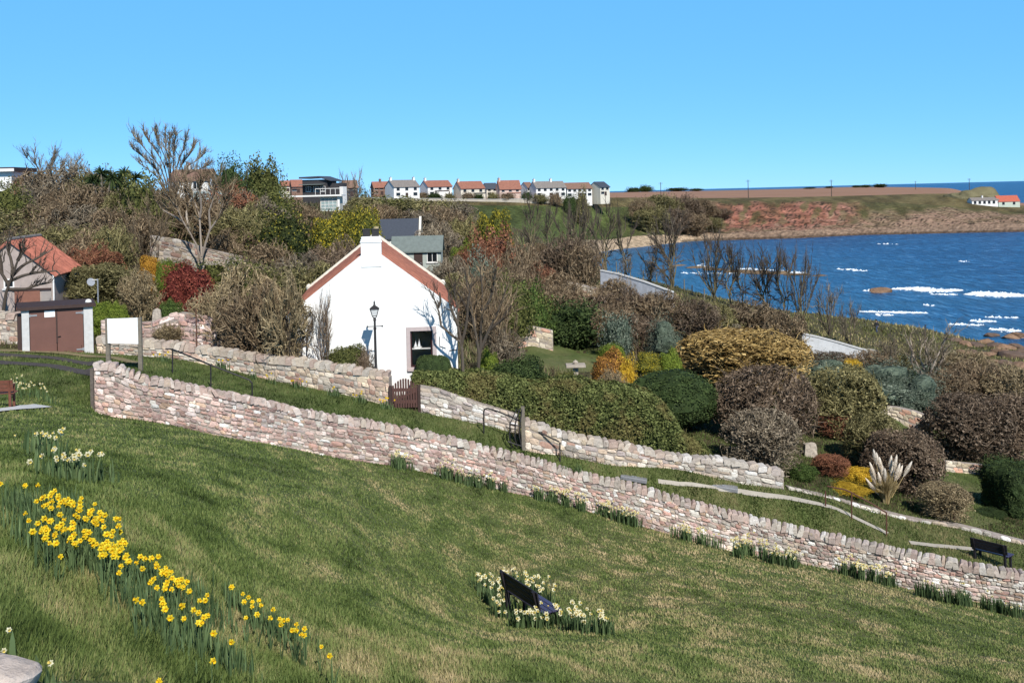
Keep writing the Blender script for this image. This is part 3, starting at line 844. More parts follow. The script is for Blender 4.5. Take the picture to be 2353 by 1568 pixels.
def gabled(name, loc, rz, hw, L, eave, ridge, wmat, rmat, label, cat, group=None, depthdown=3.0, chim=(), wins=(), doors=(), wfm=None, roof_over=.25, porch=None):
    r = empty(name, loc, label, cat, rz, group)
    wl = MB(); wl.prism([(-hw, -depthdown), (hw, -depthdown), (hw, eave), (0, ridge), (-hw, eave)], 0, L)
    wl.build('wall', wmat, r)
    rf = slab_roof(hw, L, eave, ridge, roof_over).build('roof', rmat, r)
    for (y, w, h) in chim:
        ch = MB().box((-w/2, y-w*.35, ridge-.5), (w/2, y+w*.35, ridge+h)).box((-w/2-.06, y-w*.35-.06, ridge+h), (w/2+.06, y+w*.35+.06, ridge+h+.12)).build('chimney', wmat, rf)
        MB().lathe([(.14, 0), (.12, .4)], 8, (0, y, ridge+h+.12)).build('chimney_pot', M_REDROOF, ch)
    for w in wins: window(r, w[0], *w[1:5], wfm or M_HWHITE)
    for (face, u0, u1, z1, dm) in doors:
        ax, c, sg = face; pt = (lambda u, o, z: (c+sg*o, u, z)) if ax == 'x' else (lambda u, o, z: (u, c+sg*o, z))
        d = MB().box(pt(u0, -.02, -depthdown*.0-.3), pt(u1, .05, z1)).build('door', dm, r)
        MB().box(pt(u1-.2, .05, z1*.45), pt(u1-.12, .1, z1*.5)).build('handle', M_STEEL, d)
    if porch:
        ax, c, sg, u0, u1, z = porch[:6]
        pt = (lambda u, o, zz: (c+sg*o, u, zz)) if ax == 'x' else (lambda u, o, zz: (u, c+sg*o, zz))
        MB().box(pt(u0, .02, -depthdown), pt(u1, 1.6, z)).build('porch', wmat, r)
        MB().box(pt(u0-.2, 0, z+.004), pt(u1+.2, 1.9, z+.28)).build('porch_roof', porch[6], r)
    return r

# ------------------------------------------------------------------ white cottage
cN, cF = P(858, 800, 46), P(868, 800, 60)
crz = math.atan2(-(cF.x-cN.x), cF.y-cN.y)
CZ0 = CZ - 8.55
cot = empty('cottage', (cN.x, cN.y, CZ0), 'white limewashed gable cottage with red pantile roof and square chimney', 'cottage', crz)
HWc, EV, RD, LC = 3.52, 3.66, 6.36, 14.0
zr_ = lambda x: RD - abs(x)/HWc*(RD-EV)
wl = MB()
X0, X1, Z0, Z1 = 1.37, 2.64, 1.18, 3.04
wl.prism([(-HWc, -1.2), (X0, -1.2), (X0, zr_(X0)), (0, RD), (-HWc, EV)], 0, .35)
wl.prism([(X1, -1.2), (HWc, -1.2), (HWc, EV), (X1, zr_(X1))], 0, .35)
wl.prism([(X0, Z1), (X1, Z1), (X1, zr_(X1)), (X0, zr_(X0))], 0, .35)
wl.prism([(X0, -1.2), (X1, -1.2), (X1, Z0), (X0, Z0)], 0, .35)
for s in (-1, 1): wl.box((s*HWc, .35, -1.2), (s*(HWc-.35), LC, EV-.02))
wl.prism([(-HWc+.35, -1.2), (HWc-.35, -1.2), (HWc-.35, EV), (0, RD-.3), (-HWc+.35, EV)], LC-.35, LC)
wl.box((-HWc+.35, 3.2, -1.2), (HWc-.35, 3.4, EV))
wl.box((.84, -.005, -.1), (.9, .02, .6))
wl.build('wall', M_WHITE, cot)
for s in (-1, 1):
    V, f, C = pantiles(HWc, LC-.5, EV, RD, s, y0=.25)
    me = new_mesh('roof', V, f, col=C); fixnormals(me); link('roof', me, M_TILE, cot)
sk = MB()
for s in (-1, 1):
    a, b = (0, RD+.0), (s*(HWc+.12), EV-.09)
    sk.prism([a, b, (b[0], b[1]+.26), (0, RD+.28)] if s > 0 else [a, (0, RD+.28), (b[0], b[1]+.26), b], LC-.28, LC+.06)
sk.build('skew', plain('cream stone skew', (.68, .64, .55), .9, .12, 4, .2), cot)
for s in (-1, 1): MB().lathe([(.05, -.12), (.14, -.05), (.16, .08), (.1, .2), (.02, .24)], 10, (s*(HWc+.1), LC-.1, EV+.04)).build('skew_putt', MATS['cream stone skew'], cot)
sk = MB()
for s in (-1, 1):
    a, b = (0, RD-.02), (s*(HWc+.04), EV-.05)
    sk.prism([a, b, (b[0], b[1]+.10), (0, RD+.09)] if s > 0 else [a, (0, RD+.09), (b[0], b[1]+.10), b], -.015, .24)
sk.build('gable_edge', M_WHITE, cot)
ch = MB().box((-.43, -.03, RD-.75), (.43, .85, RD+.42), bev=.02).box((-.46, -.06, RD+.28), (.46, .88, RD+.33), bev=.015).box((-.41, .0, RD+.42), (.41, .82, RD+.53), bev=.04).build('chimney', M_WHITE, cot)
for x in (-.19, .19):
    MB().box((x-.15, .2, RD+.53), (x+.15, .5, RD+.80), bev=.02).box((x-.17, .18, RD+.80), (x+.17, .52, RD+.85), bev=.015).build('chimney_pot', M_IRON, ch)
MB().lathe([(.13, 0), (.11, .35), (.13, .4)], 10, (.22, .68, RD+.53)).build('chimney_pot', plain('buff clay pot', (.5, .4, .22), .8, .1, 5, .1), ch)
fr = MB()
for a, b in (((X0, -.025, Z0), (X0+.17, .2, Z1)), ((X1-.17, -.025, Z0), (X1, .2, Z1)), ((X0+.17, -.025, Z1-.17), (X1-.17, .2, Z1)), ((X0+.17, -.025, Z0), (X1-.17, .2, Z0+.17))): fr.box(a, b)
win = fr.build('window', M_SURR, cot)
f = MB(); a0, a1, b0, b1 = X0+.17, X1-.17, Z0+.17, Z1-.17
for a, b in (((a0, .09, b0), (a0+.06, .15, b1)), ((a1-.06, .09, b0), (a1, .15, b1)), ((a0+.06, .09, b1-.06), (a1-.06, .15, b1)), ((a0+.06, .09, b0), (a1-.06, .15, b0+.07))): f.box(a, b)
f.build('sash_frame', plain('dark red sash', (.04, .012, .014), .5, .1, 5, 0), win)
m = bpy.data.materials.new('clear window glass'); n, b, o = nodes_of(m)
tr = n.nodes.new('ShaderNodeBsdfTransparent'); gl = n.nodes.new('ShaderNodeBsdfGlossy'); gl.inputs['Roughness'].default_value = .02
mx = n.nodes.new('ShaderNodeMixShader'); mx.inputs[0].default_value = .06
n.links.new(tr.outputs[0], mx.inputs[1]); n.links.new(gl.outputs[0], mx.inputs[2]); n.links.new(mx.outputs[0], o.inputs[0])
MB().box((a0+.05, .115, b0+.05), (a1-.05, .125, b1-.05)).build('pane', m, win)
shz = b0 + (b1-b0)*.50
MB().box((a0+.07, .17, shz-.03), (a1-.07, .36, shz)).build('shelf', M_HWHITE, win)
MB().box((X0+.03, -.10, Z0+.02), (X1-.03, -.027, Z0+.1)).build('sill', M_SURR, win)
MB().box((HWc*.26, -.04, .42), (HWc*.26+.24, .0, .52)).box((HWc*.26+.03, -.05, .44), (HWc*.26+.21, -.04, .50), (.1, .1, .1)).build('vent', M_SURR, cot)
MB().tube([(HWc-.35, -.03, 2.0), (HWc-.02, -.03, 2.02)], .018, 6).tube([(HWc-.75, -.03, 2.6), (HWc-.75, -.03, 2.2), (HWc-.5, -.03, 2.1)], .012, 6).build('cable', M_IRON, cot)
# lean-to on the left side
MB().prism([(-4.6, -1), (-HWc-.005, -1), (-HWc-.005, 3.5), (-4.6, 3.05)], .9, 4.5).build('annex_wall', M_WHITE, cot)
MB().prism([(-4.75, 3.03), (-HWc-.005, 3.52), (-HWc-.005, 3.62), (-4.75, 3.13)], .75, 4.6).build('annex_roof', M_SLATE, cot)
MB().box((-4.3, .86, 1.6), (-3.9, .92, 2.6)).build('annex_window', M_GLASSD, cot)
# the little ship on the window shelf
mw = cot.matrix_basis.copy(); 
ship = empty('model_ship', (cot.matrix_basis @ Vector((a0+.30, .25, shz)))[:], 'small white model sailing ship on the cottage window shelf', 'ornament', crz)
MB().prism([(-.17, .06), (-.12, 0), (.12, 0), (.2, .07)], -.03, .03).build('hull', M_HWHITE, ship)
for x, h in ((-.07, .3), (.08, .36)):
    MB().tube([(x, 0, .05), (x, 0, h+.03)], .006, 5).build('mast', M_HWHITE, ship)
    MB().prism([(x-.07, .08), (x+.05, .08), (x, h)], -.004, .004).build('sail', M_BOARD, ship)

# ------------------------------------------------------------------ street lamp
g = P(862, 850, 44.62); lz = gz(g.x, g.y)
LT = P(861, 690, 44.62).z - lz
lamp = empty('street_lamp', (P(861.5, 770, 44.62).x, 44.62, lz), 'black Victorian lamp post with glass lantern in front of the white gable', 'street lamp', .1)
k = LT/4.4
MB().lathe([(.11, -.3), (.11, .5*k), (.075, .62*k), (.06, .7*k), (.05, 3.1*k), (.065, 3.15*k), (.065, 3.2*k), (.045, 3.22*k), (.045, 3.5*k), (.07, 3.53*k), (.05, 3.6*k), (.03, 3.66*k)], 12).build('post', M_IRON, lamp)
MB().tube([(-.3, 0, 3.26*k), (.3, 0, 3.26*k)], .018, 6).lathe([(.03, -.03), (.035, 0), (.03, .03)], 8, (-.3, 0, 3.26*k)).lathe([(.03, -.03), (.035, 0), (.03, .03)], 8, (.3, 0, 3.26*k)).build('ladder_bar', M_IRON, lamp)
f = MB()
for sx, sy_ in ((1, 1), (1, -1), (-1, -1), (-1, 1)):
    f.bar((sx*.09, sy_*.09, 3.72*k), (sx*.165, sy_*.165, 4.02*k), .022)
    f.bar((sx*.03, sy_*.03, 3.6*k), (sx*.09, sy_*.09, 3.72*k), .02)
f.box((-.1, -.1, 3.71*k), (.1, .1, 3.735*k))
lf = f.build('lantern', M_IRON, lamp)
m = bpy.data.materials.new('frosted lantern glass'); n, b, o = nodes_of(m)
b.inputs['Base Color'].default_value = (.75, .76, .76, 1); b.inputs['Roughness'].default_value = .25; b.inputs['Alpha'].default_value = .55
MB().lathe([(.118, 3.735*k), (.222, 4.02*k)], 4, (0, 0, 0)).build('glass', m, lf)
MB().lathe([(.27, 4.02*k), (.28, 4.04*k), (.2, 4.1*k), (.08, 4.17*k), (.06, 4.22*k)], 4).build('lantern_roof', M_IRON, lf)
MB().lathe([(.05, 4.2*k), (.03, 4.27*k), (.045, 4.31*k), (.02, 4.36*k), (.006, 4.42*k)], 8).build('finial', M_IRON, lf)

# ------------------------------------------------------------------ brown utility cabinet
cb0, cb1 = P(45, 800, 44.5), P(218, 803, 45.7)
cw = (cb1-cb0).length; cz_ = min(gz(cb0.x, cb0.y), gz(cb1.x, cb1.y))
ctop = P(130, 704, 44.6).z - cz_
cab = empty('utility_cabinet', (cb0.x, cb0.y, cz_), 'brown double door utility cabinet with pale concrete sides beside the road', 'cabinet', math.atan2(cb1.y-cb0.y, cb1.x-cb0.x))
MB().box((.1, .03, -.3), (.38, 1.5, ctop-.14), bev=.01).box((cw-.42, .03, -.3), (cw-.06, 1.5, ctop-.14), bev=.01).box((.38, 1.35, -.3), (cw-.42, 1.5, ctop-.14)).build('side_wall', M_CONC, cab)
MB().box((-.06, .2, -.2), (.09, 1.4, ctop-.35)).build('side_panel', M_DKBROWN, cab)  # side board in shadow: the shade is put into its dark brown colour
MB().prism([(-.1, ctop-.13), (1.65, ctop-.05), (1.65, ctop+.08), (-.1, ctop)], -.06, cw+.06, axis='x').build('roof', M_DKBROWN, cab)
MB().box((.38, .0, -.25), (cw-.05, .25, .06)).build('plinth', plain('worn plinth stone', (.42, .37, .31), .9, .15, 6, .3), cab)
mid = (.38+cw-.42)/2
for a, b, hx_ in ((.40, mid-.012, .40), (mid+.012, cw-.44, cw-.44)):
    d = MB().box((a, .06, .08), (b, .11, ctop-.15), bev=.008).build('door', M_BROWNP, cab)
    hg = MB(); s = 1 if a < mid-.1 else -1
    for z in (.22, ctop-.36): hg.bar((hx_, .05, z), (hx_+s*.28, .05, z), .02, .06).box((hx_-.05, .035, z-.06), (hx_+.03, .06, z+.06))
    hg.build('hinge', M_STEEL, d)
    if s < 0: MB().box((mid-.03, .03, .55), (mid+.03, .058, ctop-.2)).tube([(mid+.02, .03, .8), (mid+.14, .01, .83)], .018, 6).build('handle', M_DKBROWN, d)
MB().lathe([(.13, ctop+.03), (.12, ctop+.1), (.06, ctop+.15), (.01, ctop+.16)], 10, (cw-.2, .35, 0)).build('roof_cap', M_HWHITE, cab)
MB().box((mid-.46, .045, ctop-.46), (mid-.06, .058, ctop-.2)).build('notice', M_BOARD, cab)

# ------------------------------------------------------------------ white sign on two posts
s0, s1 = hit(249, 846), hit(323, 853)
d_ = 41.2
s0 = P(249, 840, d_); s1 = P(322, 850, d_)
sg = empty('sign', (s0.x, s0.y, gz(s0.x, s0.y)), 'blank white board on two grey timber posts at the top of the path', 'sign', math.atan2(s1.y-s0.y, s1.x-s0.x))
L_ = (s1-s0).length; zA = gz(s0.x, s0.y); zB = gz(s1.x, s1.y)
tA = P(247, 731, d_).z - zA; tB = P(319, 729, d_).z - zA
for x, t, zb_ in ((0, tA, 0), (L_, tB, zB-zA)): MB().box((x-.075, -.05, zb_-.4), (x+.075, .09, t), bev=.012).build('post', M_WOOD, sg)
MB().prism([(.03, tA-.92), (L_-.04, tB-.98), (L_-.04, tB-.0), (.03, tA-.01)], -.09, -.055).build('board', M_BOARD, sg)

# ------------------------------------------------------------------ handrails, gates, poles
def handrail(label, posts, rail, mat=M_IRON, r=.028):
    """posts (px, top, foot); rail points (px, py) at the distance of the nearest post"""
    B = [hit(p[0], p[2]) for p in posts]
    ds = [b.y for b in B]; pxs_ = [p[0] for p in posts]
    root = empty('handrail', B[0][:], label, 'handrail')
    o = B[0]
    for p, b in zip(posts, B):
        t = P(p[0], p[1], b.y)
        MB().tube([(b - o - Vector((0, 0, .2)))[:], (t - o)[:]], r, 6).build('post', mat, root)
    pts = [(P(a, c, float(np.interp(a, pxs_, ds))) - o)[:] for a, c in rail]
    MB().tube(pts, r*1.05, 6).build('rail', mat, root)
    return root
handrail('black handrail on three posts by the grass steps below the sign', [(396,800,858),(484,837,890),(579,878,912)], [(380,801),(396,802),(484,838),(572,872),(579,880)])
handrail('black bent handrail running through the kissing gate', [(1111,945,996),(1286,1015,1060)], [(1111,946),(1113,940),(1120,937),(1150,947),(1193,966),(1240,993),(1284,1014)])
handrail('black handrail on three posts where the gravel path drops', [(1896,1126,1163),(1956,1130,1192),(2036,1176,1231)], [(1900,1116),(1940,1124),(1956,1131),(2000,1155),(2036,1177)], M_RUST)
def pole(name, label, px, top, foot, r, mat, cat, d=None, group=None, arm=None, base=None):
    b = hit(px, foot) if d is None else gpt(px, d)
    t = P(px, top, b.y)
    hgt = t.z - b.z
    root = empty(name, b[:], label, cat, 0, group)
    MB().lathe([(r, -.3), (r*.8, hgt)], 8).build('post', mat, root)
    if arm: 
        f = MB()
        for z in arm[1]: f.box((-arm[0], -.07, hgt-z-.1), (arm[0], .07, hgt-z))
        ca = f.build('crossarm', mat, root)
        f = MB()
        for x in (-arm[0]*.9, 0, arm[0]*.9): f.lathe([(.06, hgt-arm[1][0]), (.1, hgt-arm[1][0]+.12), (.05, hgt-arm[1][0]+.3)], 6, (x, 0, 0))
        f.build('insulator', M_CONC, ca)
    return root
pole('iron_post', 'thin rusty stake in front of the round tan bush', 2192, 1150, 1205, .03, M_RUST, 'stake')
pole('iron_post', 'thin rusty washing line pole in front of the garden wall left part', 453, 708, 832, .03, M_RUST, 'pole')
pole('iron_post', 'thin black pole above the coast path', 2128, 745, 0, .06, M_IRON, 'pole', d=92)
for px, top, d, lab in ((1719,413,640,'telegraph pole on the near edge of the brown field, left one'), (1910,413,660,'telegraph pole on the field edge above the red cliff'),
                        (1518,419,700,'short telegraph pole with crossarms behind the far bushes'), (2103,416,1000,'far telegraph pole on the right of the ploughed field'), (2227,410,760,'telegraph pole on the knoll above the seaside cottage')):
    pole('telegraph_pole', lab, px, top, 0, .22, M_POLEW, 'pole', d=d, group='telegraph poles across the headland', arm=(1.3, (.4, 1.0)))
# kissing gate
b = hit(1203, 1032); o0 = b
kg = empty('kissing_gate', b[:], 'timber post and curved iron bars of the kissing gate in the wall', 'gate')
t = P(1204, 933, b.y) - b
MB().box((-.07, -.07, -.3), (.07, .07, t.z)).build('post', M_WOOD, kg)
for i, x in enumerate((-.12, -.3, -.5)):
    MB().tube([(x+.05, -.05, .05 if i == 0 else .1), (x-.03, -.1, t.z*.3), (x, -.1, t.z*.62), (x+.18*(i+1)/2, -.05, t.z*.95)], .028, 6).build('bar', M_IRON, kg)
MB().tube([(-.6, -.1, .35), (-.35, -.12, .25), (-.08, -.08, .15)], .024, 6).tube([(-.5, -.1, t.z*.62), (-.08, -.08, t.z*.55)], .024, 6).build('hoop', M_IRON, kg)
# picket gate
a, b = hit(901, 938), hit(960, 941); a.y = b.y = 44.0
a = P(901, 938, 44.0); b = P(960, 941, 44.0)
pg = empty('picket_gate', a[:], 'brown arched picket gate in the garden wall below the cottage', 'gate', math.atan2(b.y-a.y, b.x-a.x))
Lg = (b-a).length; zt0 = P(930, 886, 44).z - a.z; zt1 = P(930, 868, 44).z - a.z
f = MB(); ns = 10
for i in range(ns):
    x = (i+.5)*Lg/ns; h = zt0 + (zt1-zt0)*math.sin(math.pi*(i+.5)/ns)
    f.prism([(x-Lg/ns*.36, .03), (x+Lg/ns*.36, .03), (x+Lg/ns*.36, h-.04), (x, h), (x-Lg/ns*.36, h-.04)], -.02, .01)
f.build('slats', plain('dark brown gate paint', (.085, .042, .036), .7, .12, 4, .2), pg)
f = MB().box((.0, .012, .2), (Lg, .06, .32)).box((0, .012, zt0-.22), (Lg, .06, zt0-.1)); f.bar((.03, .035, .3), (Lg-.03, .035, zt0-.2), .04, .08); f.build('rail', M_BROWNP, pg)
for x in (-.06, Lg+.06): MB().box((x-.06, -.05, -.3), (x+.06, .09, zt0+.02), bev=.01).build('post', M_DKBROWN, pg)

# ------------------------------------------------------------------ benches (back at -y, seat at +y)
def bench(loc, rz, label, mat, smat, Lb=1.55, arms=False, back=.86, scale=1.0, tilt=0.0):
    r = empty('park_bench', loc, label, 'bench', rz); r.scale = (scale,)*3
    r.rotation_euler = (0, tilt, rz)
    f = MB()
    for i in range(4): f.box((-Lb/2, .0+i*.115, .41), (Lb/2, .10+i*.115, .445), bev=.008)
    f.build('seat', smat, r)
    f = MB()
    for i in range(3):
        z = .50+i*.125; y = -.05-.16*(z-.45)
        f.bar((-Lb/2, y, z+.055), (Lb/2, y, z+.055), .03, .112, up=(0, -.16, 1))
    f.build('backrest', mat, r)
    for x in (-Lb/2+.12, Lb/2-.12):
        MB().bar((x, -.0, -.15), (x, -.01, .41), .07, .09).bar((x, -.02, .40), (x, -.15, back), .07, .05).build('leg', mat, r)
        MB().bar((x, .40, -.15), (x, .40, .41), .07, .08).bar((x, .0, .37), (x, .44, .37), .06, .06).build('leg', mat, r)
        if arms: MB().bar((x, -.1, .66), (x, .46, .66), .07, .04).bar((x, .42, .4), (x, .42, .64), .06, .06).build('armrest', mat, r)
    return r
b = hit(1203, 1428)
bench(b[:], -math.radians(62), 'black slatted bench on the open lawn ringed by pale daffodils', M_DARKW, M_SEATW, 1.6)
b = hit(2276, 1290); b = gpt(2274, 39.4)
bench(b[:], -math.radians(50), 'dark bench with painted violet sheen on its seat behind the long wall at lower right', M_DARKW, M_SEATW, 1.35)
b = hit(-24, 936)
bench(b[:], math.radians(8), 'red brown timber bench cut off by the left edge', M_BENCHR, M_BENCHR, 1.5, True, scale=.88)
b = hit(45, 938)
strip('bench_slab', [(-60,950),(0,944),(50,938),(98,933)], .5, M_CONC, .04, 3)

# ------------------------------------------------------------------ buildings on the slope
# red roofed shed at the left
b = P(27, 700, 55); zb_ = gz(b.x, b.y) ; rdg = P(27, 553, 55).z - zb_; ev = P(119, 626, 55.6).z - zb_; hwS = 92/F*55
sh = empty('garden_shed', (b.x, b.y, zb_), 'pinkish shed with red pantile roof behind the utility cabinet', 'shed', .17)
MB().prism([(-hwS, -1), (hwS, -1), (hwS, ev), (0, rdg), (-hwS, ev)], 0, 5.8).build('wall', M_PINKW, sh)
for s in (-1, 1):
    V, f, C = pantiles(hwS, 6.0, ev, rdg, s, y0=-.15, over=.25, base=(.36, .13, .09)); me = new_mesh('roof', V, f, col=C); fixnormals(me); link('roof', me, M_TILE, sh)
MB().tube([(0, -.2, rdg+.08), (0, 5.9, rdg+.08)], .1, 8).build('ridge_tiles', M_GREYROOF, sh)
d = MB().box((.15, -.05, .05), (1.35, .0, 1.2), bev=.01).build('door', plain('faded red brown door', (.22, .10, .07), .8, .12, 4, .2), sh)
MB().tube([(1.2, -.07, .6), (1.28, -.07, .6)], .02, 6).build('handle', M_STEEL, d)
MB().box((.05, -.08, 1.22), (1.9, .0, 1.32)).build('lintel', M_DKBROWN, sh)
MB().box((1.42, -.045, .05), (hwS-.1, .0, 1.15), bev=.01).build('side_door', plain('grey door panel', (.30, .27, .25), .8, .1, 4, .2), sh)
window(sh, ('y', 0, -1), -.35, .15, 1.38, 1.85, M_HWHITE, .03, (0, 0))
MB().tube([(hwS+.02, -.1, ev-.1), (hwS+.02, -.1, -.3)], .04, 8).build('drainpipe', M_WHITE, sh)
# white flat roofed house, far left
b = gpt(8, 122); 
hz = lambda px, py, d, z0: P(px, py, d).z - z0
fh = empty('flat_roof_house', b[:], 'white flat roofed house at the left edge of the skyline', 'house', 0)
zt_ = hz(10, 394, 122, b.z)
MB().box((-4, 0, -2), (.95, 5, zt_)).build('wall', M_WHITE, fh)
MB().box((-4.5, -.6, zt_+.004), (1.5, 5.4, zt_+.45)).build('roof', M_DKBROWN, fh)
MB().box((-4.5, -.66, zt_-.02), (1.55, -.61, zt_+.3)).build('fascia', M_HWHITE, fh)
MB().box((.96, .5, -2), (2.4, 4, zt_-1.1)).build('brick_wall', plain('orange brick', (.30, .12, .07), .9, .2, 6, .2), fh)
window(fh, ('y', 0, -1), -2.6, -1.0, zt_-2.0, zt_-.7, M_HWHITE, .03)
# house seen through the big fan tree
b = gpt(440, 150); zr0 = hz(440, 392, 150, b.z)
gabled('bungalow', (b.x-2.2, b.y, b.z), -math.radians(90), 2.6, 5.2, zr0-1.4, zr0, M_HWHITE, M_BROWNROOF, 'small white bungalow half hidden by the fan shaped bare tree', 'house',
       chim=((2.0, .6, .6),), wins=[(('x', 2.6, 1), .6, 1.5, zr0-2.6, zr0-1.6), (('x', 2.6, 1), 3.2, 4.2, zr0-2.6, zr0-1.6)])
b = gpt(482, 104); zr0 = hz(482, 444, 104, b.z)
gabled('greenhouse', (b.x-1.2, b.y, b.z), -math.radians(90), 1.0, 2.4, zr0-1.0, zr0, M_LEAD, plain('greenhouse glass roof', (.30, .38, .38), .3, .1, 3, 0), 'grey green glass roofed greenhouse behind the pale trunked tree', 'greenhouse')
# slate roofed cottage and grey shed just behind the white cottage
b = gpt(920, 128); zr0 = hz(920, 506, 128, b.z); ze0 = hz(920, 546, 126, b.z)
sc_ = gabled('slate_cottage', (b.x-2.3, b.y, b.z), -math.radians(88), 2.4, 4.5, ze0, zr0, M_HWHITE, M_SLATE, 'cottage with blue slate roof behind the white cottage chimney', 'cottage')
MB().prism([(-2.5, ze0-.1), (0, zr0+.1), (2.5, ze0-.1), (2.5, ze0+.2), (0, zr0+.42), (-2.5, ze0+.2)], 4.55, 4.8).build('skew', MATS['cream stone skew'], sc_)
b = gpt(960, 104); zr0 = hz(960, 546, 104, b.z); ze0 = hz(960, 576, 102.5, b.z)
gs = gabled('garden_shed', (P(905, 560, 104).x, b.y, b.z), -math.radians(90), 1.5, 4.5, ze0, zr0, plain('pale grey green boards', (.36, .40, .37), .8, .15, 4, .2), M_LEAD, 'low shed with grey green felt roof right of the cottage chimney', 'shed',
            wins=[(('x', 1.5, 1), 3.2, 4.2, .9, ze0-.15)], doors=[(('x', 1.5, 1), 2.0, 2.8, ze0-.2, M_DKBROWN)])
# timber stack and tarpaulin by the far garden
b = gpt(1255, 112); f = MB()
ts = empty('timber_stack', b[:], 'stack of red brown planks beside the white tarpaulin', 'timber stack', .2)
for i in range(4): MB().box((-.9, -.5, i*.36+.02), (.9, .5, i*.36+.3), bev=.02).build('plank_layer', M_BENCHR, ts)
MB().box((-.8, -.45, -.6), (.8, .45, .02)).build('base', M_CONC, ts)
b = gpt(1222, 108)
tp_ = empty('covered_boat', b[:], 'small upturned boat under a white and grey cover', 'boat', .5)
f = MB(); N_ = 9
for i in range(N_):
    pass
V = []; fc = []
for i in range(9):
    t = i/8; wv = .75*math.sin(math.pi*min(1, t*.85+.12))**.7; hv = .9+.25*t
    for j in range(9):
        a_ = math.pi*j/8; V.append((math.cos(a_)*wv, -1.6+3.2*t, math.sin(a_)*hv*(.55+.45*wv)))
for i in range(8):
    for j in range(8): fc.append((i*9+j, i*9+j+1, (i+1)*9+j+1, (i+1)*9+j))
fc += [tuple(range(9)), tuple(72+j for j in range(9))[::-1]]
MB().add(V, fc).build('hull', M_HWHITE, tp_, True)
MB().box((-.06, -1.65, .9), (.06, 1.65, 1.12), bev=.03).build('keel', plain('grey cover', (.3, .33, .34), .7, .1, 3, .1), tp_)

def wall_slab(name, label, pts, hgt, th, mat, capm, dz=0):
    """rendered wall with a cap along (px, top py, distance) points"""
    Q = [P(*p) for p in pts]
    o0 = Vector((Q[0].x, Q[0].y, gz(Q[0].x, Q[0].y)))
    r = empty(name, o0[:], label, 'wall'); f = MB(); c = MB()
    for a, b in zip(Q[:-1], Q[1:]):
        t = (b-a); t.z = 0; t.normalize(); nn = Vector((t.y, -t.x, 0))*th/2
        lo_a, lo_b = a.z-hgt, b.z-hgt
        V = [a-nn, a+nn, b+nn, b-nn]
        f.add([(x.x-o0.x, x.y-o0.y, z-o0.z) for x, z in zip(V, (lo_a, lo_a, lo_b, lo_b))] + [(x.x-o0.x, x.y-o0.y, z-o0.z) for x, z in zip(V, (a.z, a.z, b.z, b.z))],
              [(0,3,2,1),(4,5,6,7),(0,1,5,4),(1,2,6,5),(2,3,7,6),(3,0,4,7)])
        nn2 = nn*1.5; V = [a-nn2, a+nn2, b+nn2, b-nn2]
        c.add([(x.x-o0.x, x.y-o0.y, z+.004-o0.z) for x, z in zip(V, (a.z, a.z, b.z, b.z))] + [(x.x-o0.x, x.y-o0.y, z+.12-o0.z) for x, z in zip(V, (a.z, a.z, b.z, b.z))],
              [(0,3,2,1),(4,5,6,7),(0,1,5,4),(1,2,6,5),(2,3,7,6),(3,0,4,7)])
    f.build('panel', mat, r); c.build('coping', capm, r)
    return r
M_GREYW = plain('blue grey rendered wall', (.40, .42, .46), .9, .2, 2, .3)
wall_slab('garden_wall', 'blue grey rendered wall with pale coping below the bank of bare trees', [(1380,622,112),(1420,630,111),(1480,648,109),(1546,672,107)], 1.7, .25, M_GREYW, M_CONC)
wall_slab('garden_wall', 'white rendered wall stepping down beside the coast path', [(1842,767,97.5),(1880,775,97.2),(1925,787,96.9),(1990,806,96.2)], 1.5, .25, plain('chalky white wall', (.56, .58, .60), .9, .12, 2, .3), M_CONC)
wall_slab('boundary_wall', 'long pale boundary wall along the foot of the far houses', [(660,452,425),(780,452,440),(900,456,448),(1000,456,452),(1130,458,455),(1250,456,458),(1345,458,462)], 2.0, .5, plain('pale garden wall', (.40, .36, .30), .9, .15, .5, .2), M_CONC)
patch('footpath', [(1965,800),(2010,803),(2065,822),(2050,832),(2000,818),(1960,812)], M_PATH, .05, 10)

# ------------------------------------------------------------------ row of far houses
def far_house(left, corner, right, top, base, d, wm, rm, label, chims=(.15,), ang=60, porch=None, nwin=3, group='houses in the row along the skyline'):
    a = math.radians(ang)
    gw = (corner-left)/F*d/math.cos(a); L = (right-corner)/F*d/math.sin(a)
    c = P(corner, base, d); rdg = P((left+right)/2, top, d+2).z - c.z
    hw = gw/2; eave = rdg*.62
    # root so that local (hw, 0) sits at the corner
    rz = -a
    loc = (c.x - hw*math.cos(rz), c.y - hw*math.sin(rz), c.z)
    wins = []; fx = ('x', hw, 1)
    for i in range(nwin):
        u = L*(i+.5)/nwin; wins.append((fx, u-.7, u+.7, eave*.62, eave*.94))
        if i != 1: wins.append((fx, u-.9, u+.9, eave*.12, eave*.42))
    pr = None
    if porch: pr = ('x', hw, 1, L*porch[0], L*porch[1], eave*.48, porch[2])
    return gabled('terraced_house' if nwin > 4 else 'house', loc, rz, hw, L, eave, rdg, wm, rm, label, 'house', group, depthdown=4,
           chim=[(L*q if q > .3 else .6, 1.1, 1.1) for q in chims], wins=wins, doors=[(fx, L*.45, L*.45+1.2, eave*.4, M_DKBROWN)] if not porch else (), wfm=M_TIMBER, roof_over=.5, porch=pr)
DH = 478
far_house(880, 905, 961, 414, 453, DH-30, M_HWHITE, M_GREYROOF, 'white house with grey roof and two chimneys, left end of the bright row', (.1, .95), 58, None, 3)
far_house(962, 983, 1037, 415, 450, DH-10, M_HWHITE, M_REDROOF, 'white walled red roofed house next right of the grey roofed one', (.1,), 60, (.3, .8, M_DKBROWN))
